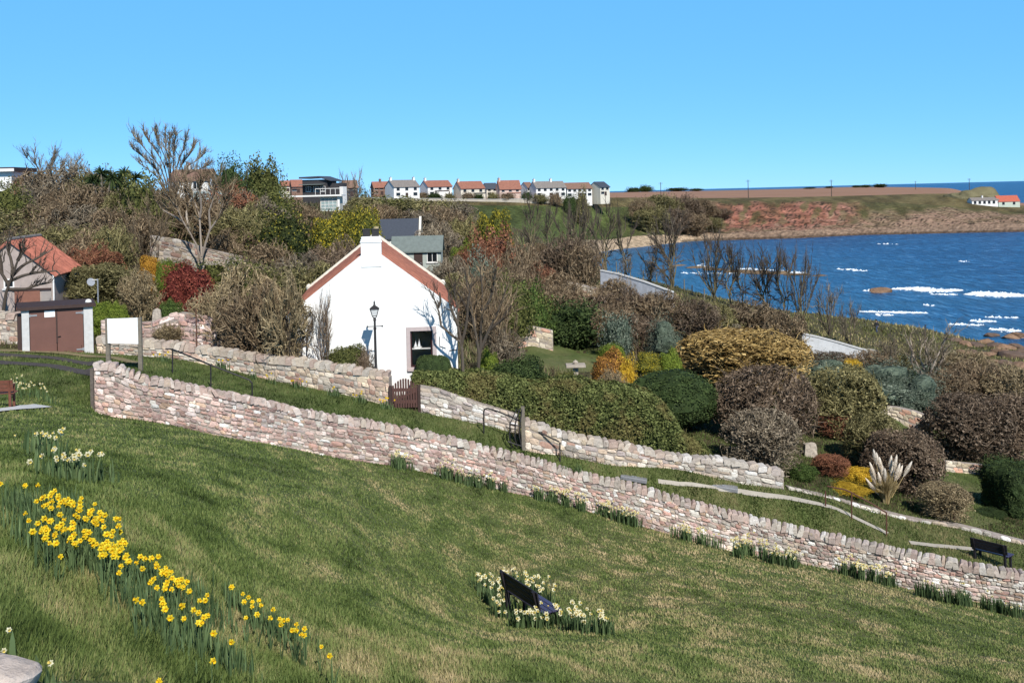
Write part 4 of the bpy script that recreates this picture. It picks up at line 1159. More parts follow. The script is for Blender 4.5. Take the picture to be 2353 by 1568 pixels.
far_house(1040, 1059, 1113, 417, 457, DH-8, M_CREAM, M_REDROOF, 'cream house with red roof and dark porch in the middle of the row', (.1,), 60, (.55, .95, M_TIMBER))
far_house(1108, 1118, 1143, 421, 450, DH+12, M_CREAM, M_SLATE, 'low house with dark slate roof squeezed between two red roofs', (), 60, None, 2)
far_house(1140, 1148, 1197, 415, 457, DH-6, plain('rosy render', (.55, .42, .36), .9, .07, 2, .1), M_REDROOF, 'pinkish house with red roof and red porch', (.1,), 62, (.35, .9, M_REDROOF))
far_house(1195, 1212, 1226, 419, 449, DH+14, M_HWHITE, M_BROWNROOF, 'narrow white gable wedged left of the long terrace', (), 60, None, 2)
far_house(1217, 1232, 1302, 417, 453, DH-2, M_HWHITE, M_GREYROOF, 'left half of the long white terrace with grey roof', (.1, .6), 64, None, 5)
far_house(1290, 1303, 1362, 420, 453, DH+6, M_HWHITE, M_BROWNROOF, 'right half of the long white terrace with brown roof', (), 66, None, 5)
eh = far_house(1355, 1379, 1402, 418, 448, DH+8, M_CREAM, M_SLATE, 'cream end house with solar panels on its dark roof', (), 55, None, 2)
far_house(850, 858, 893, 418, 447, DH-20, M_BROWNROOF, M_REDROOF, 'red roofed house partly behind the white one at its left', (.5,), 65, None, 3)
far_house(782, 790, 820, 415, 449, DH-60, M_TIMBER, M_BROWNROOF, 'dark brown roofed house right of the balcony house', (), 60, None, 2)
far_house(640, 647, 668, 416, 438, 400, M_CREAM, M_REDROOF, 'small orange roofed house at the left end of the skyline row', (), 60, None, 2)
far_house(664, 670, 693, 414, 441, 390, M_BROWNROOF, M_REDROOF, 'brown walled house left of the dark modern house', (), 60, None, 2)
# dark modern house and the white balcony house below it
b = P(700, 447, 235); 
mh = empty('modern_house', b[:], 'dark clad modern house with stepped flat roofs on the skyline', 'house', -.25)
s_ = 235/F
MB().box((-.5, 0, -3), (5.2, 5, 3.1)).box((5.2, .6, -3), (7.6, 5, 2.3)).build('wall', M_TIMBER, mh)
MB().prism([(-1.0, 3.4), (3.6, 3.5), (6.4, 2.7), (6.4, 2.9), (3.6, 3.85), (-1.0, 3.75)], -.6, 5.4).build('roof', M_SLATE, mh)
MB().prism([(-.6, 2.0), (4.6, 2.0), (4.6, 2.15), (-.6, 2.15)], -1.6, -.02).build('canopy', M_LEAD, mh)
for x in (.3, 2.0, 3.6): window(mh, ('y', 0, -1), x, x+1.2, .6, 1.7, M_HWHITE, .04)
MB().box((7.61, 1, -3), (8.4, 3, 1.5)).build('side_wall', M_HWHITE, mh)
b = P(735, 487, 172); s_ = 172/F
bh = empty('balcony_house', b[:], 'white flat deck with railings over a glazed front among the trees', 'house', 0)
MB().box((.0, .4, -3), (3.0, 4, (487-452)*s_)).build('wall', M_CREAM, bh)
MB().box((-6, -.5, (487-451.5)*s_), (3.5, 4, (487-448)*s_)).build('deck', M_HWHITE, bh)
f = MB()
for i in range(5): f.box((.1+i*.62, .3, .1), (.16+i*.62, .39, 2.2))
for z in (.1, .6, 1.1, 1.6, 2.1): f.box((.1, .31, z), (2.64, .38, z+.07))
wn = f.build('window', M_HWHITE, bh); MB().box((.12, .36, .1), (2.62, .395, 2.2)).build('pane', plain('pale reflecting glass', (.25, .33, .33), .1, .1, 2, 0, .5), wn)
MB().box((2.75, .1, -1), (3.1, .38, 2.38)).build('pillar', M_HWHITE, bh)
f = MB()
for i in range(6): f.box((-.6+i*.78, -.45, 2.7), (-.54+i*.78, -.4, 3.6))
f.box((-.6, -.46, 3.6), (3.4, -.38, 3.68)); f.build('railing', M_HWHITE, bh)
# seaside cottages at the far right
b = P(2236, 474, 606)
fhs = gabled('seaside_cottage', (b.x, b.y+5, b.z), -math.radians(90), 3.2, 15, 3.0, 4.6, M_HWHITE, M_GREYROOF, 'long low white cottage with grey roof on the far point', 'cottage', chim=((7, 1, 1),), wins=[(('x', 3.2, 1), 1+i*2.6, 2.4+i*2.6, 1.2, 3.0) for i in range(5)], wfm=M_TIMBER)
b = P(2296, 475, 606)
gabled('seaside_cottage', (b.x, b.y+5, b.z), -math.radians(88), 3.6, 12, 2.8, 5.9, plain('pale green render', (.45, .50, .42), .9, .06, 1, .1), plain('bright red roof', (.42, .11, .07), .85, .15, 1.5, .2), 'far cottage with bright red roof at the right edge', 'cottage', wins=[(('x', 3.6, 1), 2, 3.4, 1, 2.4), (('x', 3.6, 1), 8, 9.4, 1, 2.4)], wfm=M_TIMBER)

# ------------------------------------------------------------------ small garden things
b = hit(218, 716); b = gpt(219, 52)
an = empty('satellite_dish_pole', b[:], 'grey satellite dish on a pole above the utility cabinet', 'aerial')
hT = P(228, 640, 52).z - b.z
MB().tube([(.17, 0, -.2), (.17, 0, hT)], .035, 8).tube([(.17, 0, hT-.05), (-.05, -.1, hT-.05)], .025, 6).build('pole', M_STEEL, an)
MB().lathe([(.30, .10), (.24, .04), (.12, .01), (.02, 0), (.02, -.03), (.13, -.02), (.25, .02), (.31, .09)], 14).build('dish', M_STEEL, an)
dsh = [c for c in an.children if c.name.startswith('dish')][0]; dsh.location = (-.12, -.12, hT-.15); dsh.scale = (.62,)*3; dsh.rotation_euler = (math.radians(75), 0, math.radians(40))
def slab_stone(label, px, top, d, w, th, name='standing_stone', cat='stone', foot=None):
    b = gpt(px, d); h = P(px, top, d).z - b.z
    bm = bmesh.new(); bmesh.ops.create_cube(bm, size=1); bmesh.ops.subdivide_edges(bm, edges=bm.edges[:], cuts=3, use_grid_fill=True)
    for vv in bm.verts:
        x, y, z = vv.co; zz = z+.5
        r = 1 - .12*zz - .5*max(0, zz-.8)*abs(x)*2
        vv.co = Vector((x*w*r, y*th*r, -.2+zz*(h+.2)*(1-.12*max(0, zz-.9)*abs(x)*8))) + Vector((random.gauss(0, .012), random.gauss(0, .012), random.gauss(0, .012)))
    me = bpy.data.meshes.new(name); bm.to_mesh(me); bm.free()
    a = me.attributes.new('Col', 'FLOAT_COLOR', 'POINT'); a.data.foreach_set('color', np.tile([.42, .37, .31, 1.], len(me.vertices)))
    o = link(name, me, M_STONE); o.location = b; tag(o, label, cat); return o
slab_stone('grey upright stone slab among the shrubs behind the sign', 362, 708, 49.6, .42, .15)
slab_stone('square pale stone post at the right end of the rubble wall', 1861, 1017, 49.5, .6, .45)
b = gpt(1324, 52); h = P(1324, 836, 52).z - b.z
bt = empty('stone_bird_table', b[:], 'small stone bird table on the lawn behind the olive hedge', 'bird table')
MB().lathe([(.28, -.2), (.26, .1), (.17, .16), (.17, h-.2), (.24, h-.12)], 4).build('pedestal', plain('rough stone', (.38, .33, .27), .9, .2, 8, .5), bt)
MB().box((-.46, -.4, h-.12), (.46, .4, h), bev=.02).build('top', MATS['rough stone'], bt)
MB().lathe([(.1, h), (.14, h+.1), (.08, h+.16), (.02, h+.2)], 8).build('finial', MATS['rough stone'], bt)
for px, py, lab in ((1456,1096,'flat grey metal cover in the grass, upper one'), (1664,1117,'flat grey metal cover lying beside the gravel path')):
    b = hit(px, py); 
    o = MB().box((-.5, -.22, -.1), (.5, .22, .04), bev=.01).box((-.1, -.02, .04), (.1, .02, .06)).build('drain_cover', M_STEEL); o.location = b; o.rotation_euler = (.05, .16, -.15); tag(o, lab, 'cover')

# rough pale stones: rocks, boulders, reef
ROCKM = colattr('shore rock', .9, .35, 2.5, .9, .08)
def rock(name, label, loc, sz, col, seed, group=None, cat='rock', sub=3, flat=1.0):
    rg = np.random.default_rng(seed)
    bm = bmesh.new(); bmesh.ops.create_icosphere(bm, subdivisions=sub, radius=1)
    fr = [(rg.normal(0, 1, 3)*f, rg.random()*6, a) for f, a in ((1.3, .22), (2.6, .12), (5, .06), (9, .03))]
    cut = [(v/np.linalg.norm(v), rg.uniform(.5, .8)) for v in rg.normal(0, 1, (13, 3))]
    for vv in bm.verts:
        p = np.array(vv.co); r = 1 + sum(a*math.sin(p@k+ph) for k, ph, a in fr)
        q = p*r
        for nrm, dd in cut:
            e = q@nrm - dd
            if e > 0: q = q - nrm*e*.85
        vv.co = Vector((q[0]*sz[0], q[1]*sz[1], q[2]*sz[2]))
    me = bpy.data.meshes.new(name); bm.to_mesh(me); bm.free()
    cc_ = np.ones((len(me.vertices), 4)); cc_[:, :3] = np.array(col)*rg.uniform(.8, 1.2, (len(me.vertices), 1))
    a = me.attributes.new('Col', 'FLOAT_COLOR', 'POINT'); a.data.foreach_set('color', cc_.ravel().astype(np.float32))
    o = link(name, me, ROCKM); o.location = loc; o.rotation_euler = (0, 0, rg.random()*.6-.3); tag(o, label, cat, group); return o
b = hit(8, 1560)
rock('boulder', 'rough pale grey boulder in the bottom left corner', (b.x-.02, b.y, b.z-.02), (.19, .22, .2), (.42, .36, .32), 4)
b = P(2022, 672, seapx(2022, 672)); rock('sea_rock', 'brown wave washed rock standing alone in the bay', (b.x, b.y, 0), (2.3, 1.6, 1.1), (.20, .125, .08), 5)
GR = 'rocks of the low reef in the bay'
for i, (px, py, w, h) in enumerate(((1598,612,5,.9),(1640,617,6,1.0),(1690,622,6,.9),(1735,625,5,1.0),(1780,626,6,1.1),(1830,628,6,.8),(1880,630,3,.5),(1560,607,4,.6))):
    d = seapx(px, py+3); b = P(px, py, d); rock('reef_rock', 'low dark reef rock awash behind the bare trees', (b.x, b.y, -.1), (w, 2.2, h), (.16, .11, .065), 20+i, GR)
GR = 'boulders on the near shore'
SR = [(2190,778,1.5),(2215,786,1.3),(2240,790,1.8),(2262,782,1.6),(2285,792,2.2),(2310,795,2.0),(2335,790,2.0),(2300,808,2.4),(2330,815,2.5),(2262,812,1.7),(2230,806,1.4),(2345,838,2.0),(2310,832,1.6),(2280,828,1.5),(2250,826,1.2),(2210,804,1.2),(2348,806,1.7),(2320,775,1.8),(2280,770,1.6),(2345,772,2.2)]
for i, (px, py, w) in enumerate(SR):
    b = hit(px, py+6)
    if b is None or b.y > 400: b = P(px, py, seapx(px, py+2)); b.z = 0
    o_ = ['brown wet shore boulder at the right edge', 'orange brown shore boulder at the right edge'][i % 2]
    rock('shore_boulder', o_, (b.x, b.y, b.z+.1), (w*.8, w*.7, w*.34), [(.13,.09,.068),(.22,.14,.09)][i % 2], 50+i, GR + ('' if i % 2 else ', wet ones'), sub=3)
# knoll on the far point
b = P(2240, 462, 640); kn = rock('knoll', 'scrubby rock knoll behind the seaside cottages', (b.x, b.y, b.z-1), (24, 10, 10.5), (.15, .135, .075), 77, None, 'knoll', 4); kn.rotation_euler = (0, 0, 0)
b = P(2190, 455, 690); kn = rock('knoll', 'lower grassy knoll at the right end of the brown field', (b.x, b.y, b.z-2), (16, 12, 7), (.14, .125, .06), 78, None, 'knoll', 4)

# fence posts along the bank
for i, (px, py, h) in enumerate(((1416,628,26),(1448,636,22),(1478,645,24),(1508,650,22),(1572,668,26),(1590,676,20),(1618,688,24),(1716,716,26),(1765,728,26))):
    b = hit(px, py)
    if b is None: continue
    o = MB().tube([(0, 0, -.3), (0, 0, h*b.y/F), (0.02, 0, h*b.y/F+.12)], [.09, .08, .02], 7).build('fence_post', M_WOOD); o.location = b
    tag(o, 'grey timber fence post on the bank above the bay', 'fence post', 'fence posts along the coast bank')

# ------------------------------------------------------------------ walker on the coast path
def skin_body(name, joints, edges, mat, parent, sub=1):
    """joints: name -> (x, y, z, radius)"""
    idx = {k: i for i, k in enumerate(joints)}
    me = bpy.data.meshes.new(name); me.from_pydata([j[:3] for j in joints.values()], [(idx[a], idx[b]) for a, b in edges], [])
    o = link(name, me, mat, parent)
    md = o.modifiers.new('skin', 'SKIN'); md.use_smooth_shade = True
    for i, j in enumerate(joints.values()): me.skin_vertices[0].data[i].radius = (j[3], j[3]) if len(j) == 4 else j[3:5]
    me.skin_vertices[0].data[0].use_root = True
    md2 = o.modifiers.new('sub', 'SUBSURF'); md2.levels = sub; md2.render_levels = sub
    return o
b = gpt(2014, 146)
per = empty('person', (b.x, b.y, b.z), 'person in a dark coat and blue jeans walking on the coast path', 'person', .4)
M_SKIN = plain('skin', (.5, .3, .22), .6, .05, 8, 0)
J = {'pelvis': (0,0,.95,.13,.10), 'waist': (0,.01,1.1,.12,.09), 'chest': (0,0,1.32,.16,.11), 'neck0': (0,0,1.47,.07,.06), 'neck': (0,.01,1.54,.055,.055), 'jaw': (0,.025,1.62,.07,.08), 'head': (0,.02,1.70,.08,.095), 'crown': (0,.01,1.78,.05,.06)}
E = [('pelvis','waist'),('waist','chest'),('chest','neck0'),('neck0','neck'),('neck','jaw'),('jaw','head'),('head','crown')]
for s, nm, st in ((1, 'r', .22), (-1, 'l', -.2)):
    J.update({'hip'+nm: (s*.09,st*.1,.9,.095), 'knee'+nm: (s*.1,st*.7+.05,.5,.062), 'ank'+nm: (s*.1,st*1.2-.05,.09,.042), 'toe'+nm: (s*.11,st*1.2+.13,.04,.035),
              'sh'+nm: (s*.19,0,1.42,.065), 'el'+nm: (s*.25,-st*.35,1.15,.048), 'wr'+nm: (s*.26,-st*.8+.05,.93,.032), 'palm'+nm: (s*.26,-st*.9+.08,.86,.034,.018)})
    E += [('pelvis','hip'+nm),('hip'+nm,'knee'+nm),('knee'+nm,'ank'+nm),('ank'+nm,'toe'+nm),('chest','sh'+nm),('sh'+nm,'el'+nm),('el'+nm,'wr'+nm),('wr'+nm,'palm'+nm)]
    for i, (dx, L_) in enumerate(((-.028,.07),(-.01,.08),(.01,.075),(.028,.06))):
        J['f%d%s' % (i, nm)] = (s*.26+dx*.4,-st*.9+.08+dx,.86-L_,.009); E.append(('palm'+nm, 'f%d%s' % (i, nm)))
    J['th'+nm] = (s*.235,-st*.9+.125,.85,.01); E.append(('wr'+nm, 'th'+nm))
body = skin_body('body', J, E, M_SKIN, per)
JC = {k: tuple(J[k][:3]) + tuple(r+.03 for r in J[k][3:]) for k in ('pelvis', 'waist', 'chest', 'neck0', 'shr', 'elr', 'wrr', 'shl', 'ell', 'wrl')}
JC['hem'] = (0, 0, .72, .2, .16)
skin_body('coat', JC, [('pelvis','waist'),('waist','chest'),('chest','neck0'),('pelvis','hem')] + [(a+s, c+s) for s in 'rl' for a, c in (('sh','el'),('el','wr'))] + [('chest','shr'),('chest','shl')], plain('dark coat', (.02, .022, .028), .8, .1, 10, .1), per)
JT = {'pelvis': (0,0,.92,.15,.12)}
for nm in 'rl':
    for q in ('hip', 'knee', 'ank'): JT[q+nm] = tuple(J[q+nm][:3]) + (J[q+nm][3]+.022,)
skin_body('trousers', JT, [('pelvis','hip'+s) for s in 'rl'] + [(a+s, c+s) for s in 'rl' for a, c in (('hip','knee'),('knee','ank'))], plain('blue jeans', (.05, .07, .13), .85, .1, 10, .1), per)
f = MB(); f.lathe([(.02, 0), (.075, .02), (.098, .09), (.085, .16), (.03, .2)], 12, (0, 0, 1.645)); f.build('hair', plain('dark hair', (.02, .015, .012), .8, .2, 20, .2), per, True)
for x in (-.03, .03): MB().lathe([(.004, -.012), (.013, 0), (.004, .012)], 6, (x, .108, 1.70)).build('eye', M_IRON, per)
MB().prism([(0, 1.69), (-.015, 1.655), (.015, 1.655)], .1, .135).build('nose', M_SKIN, per)
MB().box((-.025, .1, 1.622), (.025, .112, 1.632)).build('mouth', M_RUST, per)

# ------------------------------------------------------------------ plant prototypes (height 1, width about 1, foot at the origin)
def tubes(A, R, k=3):
    """many curved stems at once: A (n, m, 3) points, R (n, m) radii"""
    n_, m_, _ = A.shape
    T = np.gradient(A, axis=1); T /= np.linalg.norm(T, axis=-1, keepdims=True)+1e-9
    up = np.where(np.abs(T[..., 2:3]) < .9, np.array([0, 0, 1.]), np.array([0, 1., 0]))
    a = np.cross(T, up); a /= np.linalg.norm(a, axis=-1, keepdims=True)+1e-9
    b = np.cross(a, T)
    g = np.arange(k)*2*np.pi/k
    V = A[:, :, None] + R[:, :, None, None]*(a[:, :, None]*np.cos(g)[None, None, :, None] + b[:, :, None]*np.sin(g)[None, None, :, None])
    i = np.arange(n_*m_*k).reshape(n_, m_, k); j = np.roll(i, -1, 2)
    f = np.stack([i[:, :-1], j[:, :-1], j[:, 1:], i[:, 1:]], -1).reshape(-1, 4)
    return V.reshape(-1, 3), f

def unit(v): return v/(np.linalg.norm(v, axis=-1, keepdims=True)+1e-9)

def branchlets(par, n_, ln, rad, rg, out=.6, upw=.3, tmin=.25, m_=4, curl=.25, ctr=(0, 0, .4), jit=.5):
    """n_ twigs sprouting from random places on parent curves par (N, M, 3)"""
    N, M, _ = par.shape
    w = np.linalg.norm(par[:, -1]-par[:, 0], axis=-1); w = w/w.sum()
    p = rg.choice(N, n_, p=w); t = rg.uniform(tmin, 1, n_)*(M-1); i = np.minimum(t.astype(int), M-2); f = (t-i)[:, None]
    P0 = par[p, i]*(1-f) + par[p, i+1]*f
    d0 = unit(par[p, i+1]-par[p, i]); o = unit(P0-np.array(ctr))
    d = unit(d0*.55 + out*o + rg.normal(0, jit, (n_, 3)) + np.array([0, 0, upw]))
    L = ln*rg.uniform(.45, 1.35, n_)
    s = np.linspace(0, 1, m_)[None, :, None]
    c = rg.normal(0, curl, (n_, 1, 3))*L[:, None, None]
    A = P0[:, None] + d[:, None]*L[:, None, None]*s + c*(s**2) + rg.normal(0, .035, (n_, m_, 3))*L[:, None, None]*(s > 0)
    R = rad*rg.uniform(.6, 1.3, n_)[:, None]*np.linspace(1, .35, m_)[None]
    return A, R

def squash(A, hw=.5, top=1.0, clip=1.0, zc=.42, lo=.44, lum=0):
    """pull points that stick out back to the clipped ellipsoid"""
    q = (A - np.array([0, 0, zc]))/np.array([hw, hw, 1.0]); q[..., 2] /= np.where(q[..., 2] > 0, top-zc, lo+.25)
    r = np.linalg.norm(q, axis=-1, keepdims=True)
    if lum: clip = clip*(1 + lump(unit(q), int(lum*1000), lum)[..., None])
    f = np.where(r > clip, clip/np.maximum(r, 1e-6), 1)
    q = q*f; q[..., 2] *= np.where(q[..., 2] > 0, top-zc, lo+.25)
    return q*np.array([hw, hw, 1.0]) + np.array([0, 0, zc])

def quads(Cn, N, size, rg, asp=.6):
    """leaf-sized faces at Cn facing roughly N"""
    n_ = len(Cn); N = unit(N + rg.normal(0, .75, (n_, 3)))
    u = unit(np.cross(N, rg.normal(0, 1, (n_, 3)))); w = np.cross(N, u)
    s = size*rg.uniform(.6, 1.4, n_)[:, None]
    V = np.stack([Cn-u*s, Cn-w*s*asp+N*s*.15, Cn+u*s, Cn+w*s*asp+N*s*.15], 1)
    return V.reshape(-1, 3), np.arange(n_*4).reshape(-1, 4), np.repeat(rg.random(n_), 4)

def join(parts):
    V = []; Fs = {}; vv = []; n_ = 0
    for v_, f_, a_ in parts:
        f_ = np.asarray(f_); Fs.setdefault(f_.shape[1], []).append(f_+n_); V.append(v_); vv.append(np.broadcast_to(np.asarray(a_, float).reshape(-1), (len(v_),)) if np.size(a_) == 1 else a_); n_ += len(v_)
    return np.concatenate(V), [np.concatenate(f) for f in Fs.values()], np.concatenate(vv)

def vrand(rg, n_, k, lo=0, hi=1): return np.repeat(rg.uniform(lo, hi, n_), k)

def proto_twig(seed, nst=26, n1=420, n2=2600, clip=1.0, bud=900, rad=.0045, up=.35, leafy=0.0, lum=.1, stray=0):
    """bare twiggy bush: stems fan from the base, branchlets fill the crown"""
    rg = np.random.default_rng(seed)
    az = rg.uniform(0, 2*np.pi, nst); r = .46*np.sqrt(rg.uniform(.05, 1, nst)); h = rg.uniform(.55, .95, nst)*np.sqrt(1-(r/.62)**2)
    p0 = np.stack([np.cos(az)*.10*rg.random(nst), np.sin(az)*.10*rg.random(nst), np.full(nst, -.06)], -1)
    p1 = np.stack([np.cos(az)*r, np.sin(az)*r, h], -1)
    s = np.linspace(0, 1, 6)[None, :, None]
    mid = rg.normal(0, .06, (nst, 1, 3)); A0 = p0[:, None]*(1-s) + p1[:, None]*s + np.array([0, 0, .14])*np.sin(np.pi*s) + mid*np.sin(np.pi*s) + rg.normal(0, .014, (nst, 6, 3))*(s > 0)
    R0 = rad*3.0*np.linspace(1, .35, 6)[None]*rg.uniform(.6, 1.2, nst)[:, None]
    A1, R1 = branchlets(A0, n1, .30, rad*1.5, rg, .55, up, .2, 5)
    A1 = squash(A1, clip=clip, lum=lum)
    A2, R2 = branchlets(A1, n2, .13, rad, rg, .6, up, .15, 3)
    A2 = squash(A2, clip=clip, lum=lum)
    parts = []
    for A, R, k in ((A0, R0, 5), (A1, R1, 3), (A2, R2, 3)):
        v_, f_ = tubes(A, R, k); parts.append((v_, f_, vrand(rg, len(A), A.shape[1]*k)))
    if stray:
        A3, R3 = branchlets(A1, stray, .13, rad*.9, rg, .9, .5, .6, 4, .2); parts.append((*tubes(A3, R3, 3), vrand(rg, stray, 12)))
    if bud:
        q = rg.choice(len(A2), bud); C_ = A2[q, -1] + rg.normal(0, .012, (bud, 3))
        v_, f_, a_ = quads(C_, unit(C_-np.array([0, 0, .3])), .011 if not leafy else .011*leafy, rg); parts.append((v_, f_, a_))
    V, Fs, a = join(parts)
    return new_mesh('twig_bush', V, Fs, v=a)

def lump(p, seed, amp):
    k = np.random.default_rng(seed).normal(0, 1, (5, 3))*np.array([2.5, 4, 6, 9, 14])[:, None]; ph = np.arange(5)*1.7
    return sum(amp*w*np.sin(p@kk+h) for kk, h, w in zip(k, ph, (1, .8, .55, .4, .3)))

def proto_leaf(seed, n_=9000, size=.017, amp=.13, shell=.16, core=.8, box=False, flat=.5, asp=.6, zc=.40, stems=14):
    """leafy shrub: thousands of small leaves through a lumpy shell, dense leafy heart inside"""
    rg = np.random.default_rng(seed)
    def surf(d):
        if box:
            e = np.max(np.abs(d)**1.0, axis=-1, keepdims=True); q = d/((np.abs(d)**5).sum(-1, keepdims=True)**.2)
        else: q = d
        return q*(1 + lump(d, seed, amp)[..., None])
    sc = np.array([.5, .5, 1-zc])
    def place(q):
        r = q*sc; r[..., 2] = np.where(r[..., 2] < 0, r[..., 2]*(zc+.06)/(1-zc), r[..., 2]); return r + np.array([0, 0, zc])
    d = unit(rg.normal(0, 1, (n_, 3)))
    C_ = place(surf(d)*(1 - shell*rg.random(n_)**1.3)[:, None] * .97)
    v1, f1, a1 = quads(C_, d, size, rg, asp)
    bm = bmesh.new(); bmesh.ops.create_icosphere(bm, subdivisions=4, radius=1)
    dd = np.array([q.co[:] for q in bm.verts]); ff = np.array([[q.index for q in f.verts] for f in bm.faces]); bm.free()
    vc = place(surf(unit(dd))*core*(1+rg.normal(0, .03, (len(dd), 1))))
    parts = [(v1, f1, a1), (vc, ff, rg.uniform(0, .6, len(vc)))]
    if stems:
        az = rg.uniform(0, 6.28, stems); s = np.linspace(0, 1, 3)[None, :, None]
        A = np.stack([np.cos(az), np.sin(az), az*0], -1)[:, None]*(.04+.16*s) + np.array([0, 0, 1])*(-.06+.4*s)
        v2, f2 = tubes(A, np.full((stems, 3), .012), 5); parts.append((v2, f2, .1))
    V, Fs, a = join(parts)
    return new_mesh('leafy_bush', V, Fs, v=a)

def proto_tree(seed, lv=5, spread=.5, trunk_h=.3, n2=1500, r0=.028, lean=(0, 0), multi=1, up=.25, fork=2.35, tw=.11, twr=.0028, shrink=.74):
    """bare tree: forking limbs; returns (trunk mesh, crown mesh)"""
    rg = np.random.default_rng(seed)
    trunk = []; crown = []; tips = []
    def grow(p, d, L, r, l):
        m_ = 5; s = np.linspace(0, 1, m_)[:, None]
        bend = rg.normal(0, .16, 3)*L; bend[2] *= .4
        A = p + d*L*s + bend*np.sin(np.pi*s*.9) + rg.normal(0, .012, (m_, 3))*L*(s > 0)
        R = np.linspace(r, r*.72, m_)
        (trunk if l <= 1 else crown).append((A, R)); tips.append((A, l))
        if l >= lv: return
        nk = 2 if rg.random() < 3-fork else 3
        az = rg.uniform(0, 6.28)
        for q in range(nk):
            aa = az + 6.28*q/nk + rg.normal(0, .3); t = unit(A[-1]-A[-2])
            u = unit(np.cross(t, [.3, .1, 1.]) if abs(t[2]) < .95 else np.cross(t, [1., 0, 0])); w = np.cross(t, u)
            an = spread*rg.uniform(.6, 1.3)
            nd = unit(t*math.cos(an) + (u*math.cos(aa)+w*math.sin(aa))*math.sin(an) + np.array([lean[0]*.15, lean[1]*.15, up*.5]))
            f = rg.uniform(.75, 1.0)
            start = A[-1] if q < 2 else A[-2]
            grow(start, nd, L*shrink*f, r*(.70 if nk == 2 else .62), l+1)
    for q in range(multi):
        d = unit(np.array([rg.normal(0, .18)+lean[0]*.4, rg.normal(0, .18)+lean[1]*.4, 1.]))
        o = np.array([0, 0, -.05]) if multi == 1 else np.array([rg.normal(0, .05), rg.normal(0, .05), -.05])
        grow(o, d, trunk_h*rg.uniform(.8, 1.15), r0/(multi**.35), 0)
    par = np.stack([A for A, l in tips if l >= lv-2])
    A2, R2 = branchlets(par, n2, tw, twr, rg, .5, up, .1, 4, .2, (0, 0, .35), .45)
    A3, R3 = branchlets(A2, n2, tw*.6, twr*.75, rg, .5, up, .2, 3, .2, (0, 0, .35), .45)
    def mk(name, L, extra=()):
        parts = []
        k = 8 if name == 'trunk' else 5
        v_, f_ = tubes(np.stack([a for a, r in L]), np.stack([r for a, r in L]), k); parts.append((v_, f_, vrand(rg, len(L), 5*k)))
        for A, R in extra: v_, f_ = tubes(A, R, 3); parts.append((v_, f_, vrand(rg, len(A), A.shape[1]*3)))
        return parts
    pt, pc = mk('trunk', trunk), mk('crown', crown, ((A2, R2), (A3, R3)))
    allv = np.concatenate([p[0] for p in pt+pc]); zt = allv[:, 2].max(); hw = np.percentile(np.abs(allv[:, :2]), 98)
    S = np.array([.5/hw, .5/hw, 1/zt])
    out = []
    for nm, ps in (('trunk', pt), ('crown', pc)):
        V, Fs, a = join(ps); out.append(new_mesh(nm, V*S, Fs, v=a))
    return out

PT = {'twig%d' % i: proto_twig(100+i, 22, 260, 1500, 1.0, 700, .0058, .4, 1.2, .13) for i in range(3)}
PT.update({'brush%d' % i: proto_twig(120+i, 50, 420, 1700, 1.0, 1300, .0052, .6, 1.5, .12) for i in range(3)})
PT.update({'tdome%d' % i: proto_twig(140+i, 34, 700, 3600, .99, 4200, .0045, .25, 1.5, .04, 130) for i in range(2)})
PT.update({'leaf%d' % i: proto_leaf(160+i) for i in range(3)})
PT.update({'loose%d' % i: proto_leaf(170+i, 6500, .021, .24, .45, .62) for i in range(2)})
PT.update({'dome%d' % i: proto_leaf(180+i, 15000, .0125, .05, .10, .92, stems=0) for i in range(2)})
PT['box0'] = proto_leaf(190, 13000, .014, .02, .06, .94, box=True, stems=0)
PT['spread0'] = proto_leaf(195, 9000, .02, .34, .45, .62, asp=.22)
def limb_meshes(limbs, R0, n1, n2, l1, l2, rad, rg, up=.5, out=.5, ctr=(0, 0, .35), k=7):
    """trunk and crown meshes from main limbs (n, m, 3), radii (n, m)"""
    A1, R1 = branchlets(limbs, n1, l1, rad*1.9, rg, out, up, .3, 5, .22, ctr, .4)
    A2, R2 = branchlets(A1, n2, l2, rad, rg, out, up, .15, 4, .22, ctr, .4)
    v_, f_ = tubes(limbs, R0, k); t = new_mesh('trunk', v_, f_, v=vrand(rg, len(limbs), limbs.shape[1]*k))
    pc = []
    for A, R, q in ((A1, R1, 4), (A2, R2, 3)): v_, f_ = tubes(A, R, q); pc.append((v_, f_, vrand(rg, len(A), A.shape[1]*q)))
    V, Fs, a = join(pc)
    return t, new_mesh('crown', V, Fs, v=a)
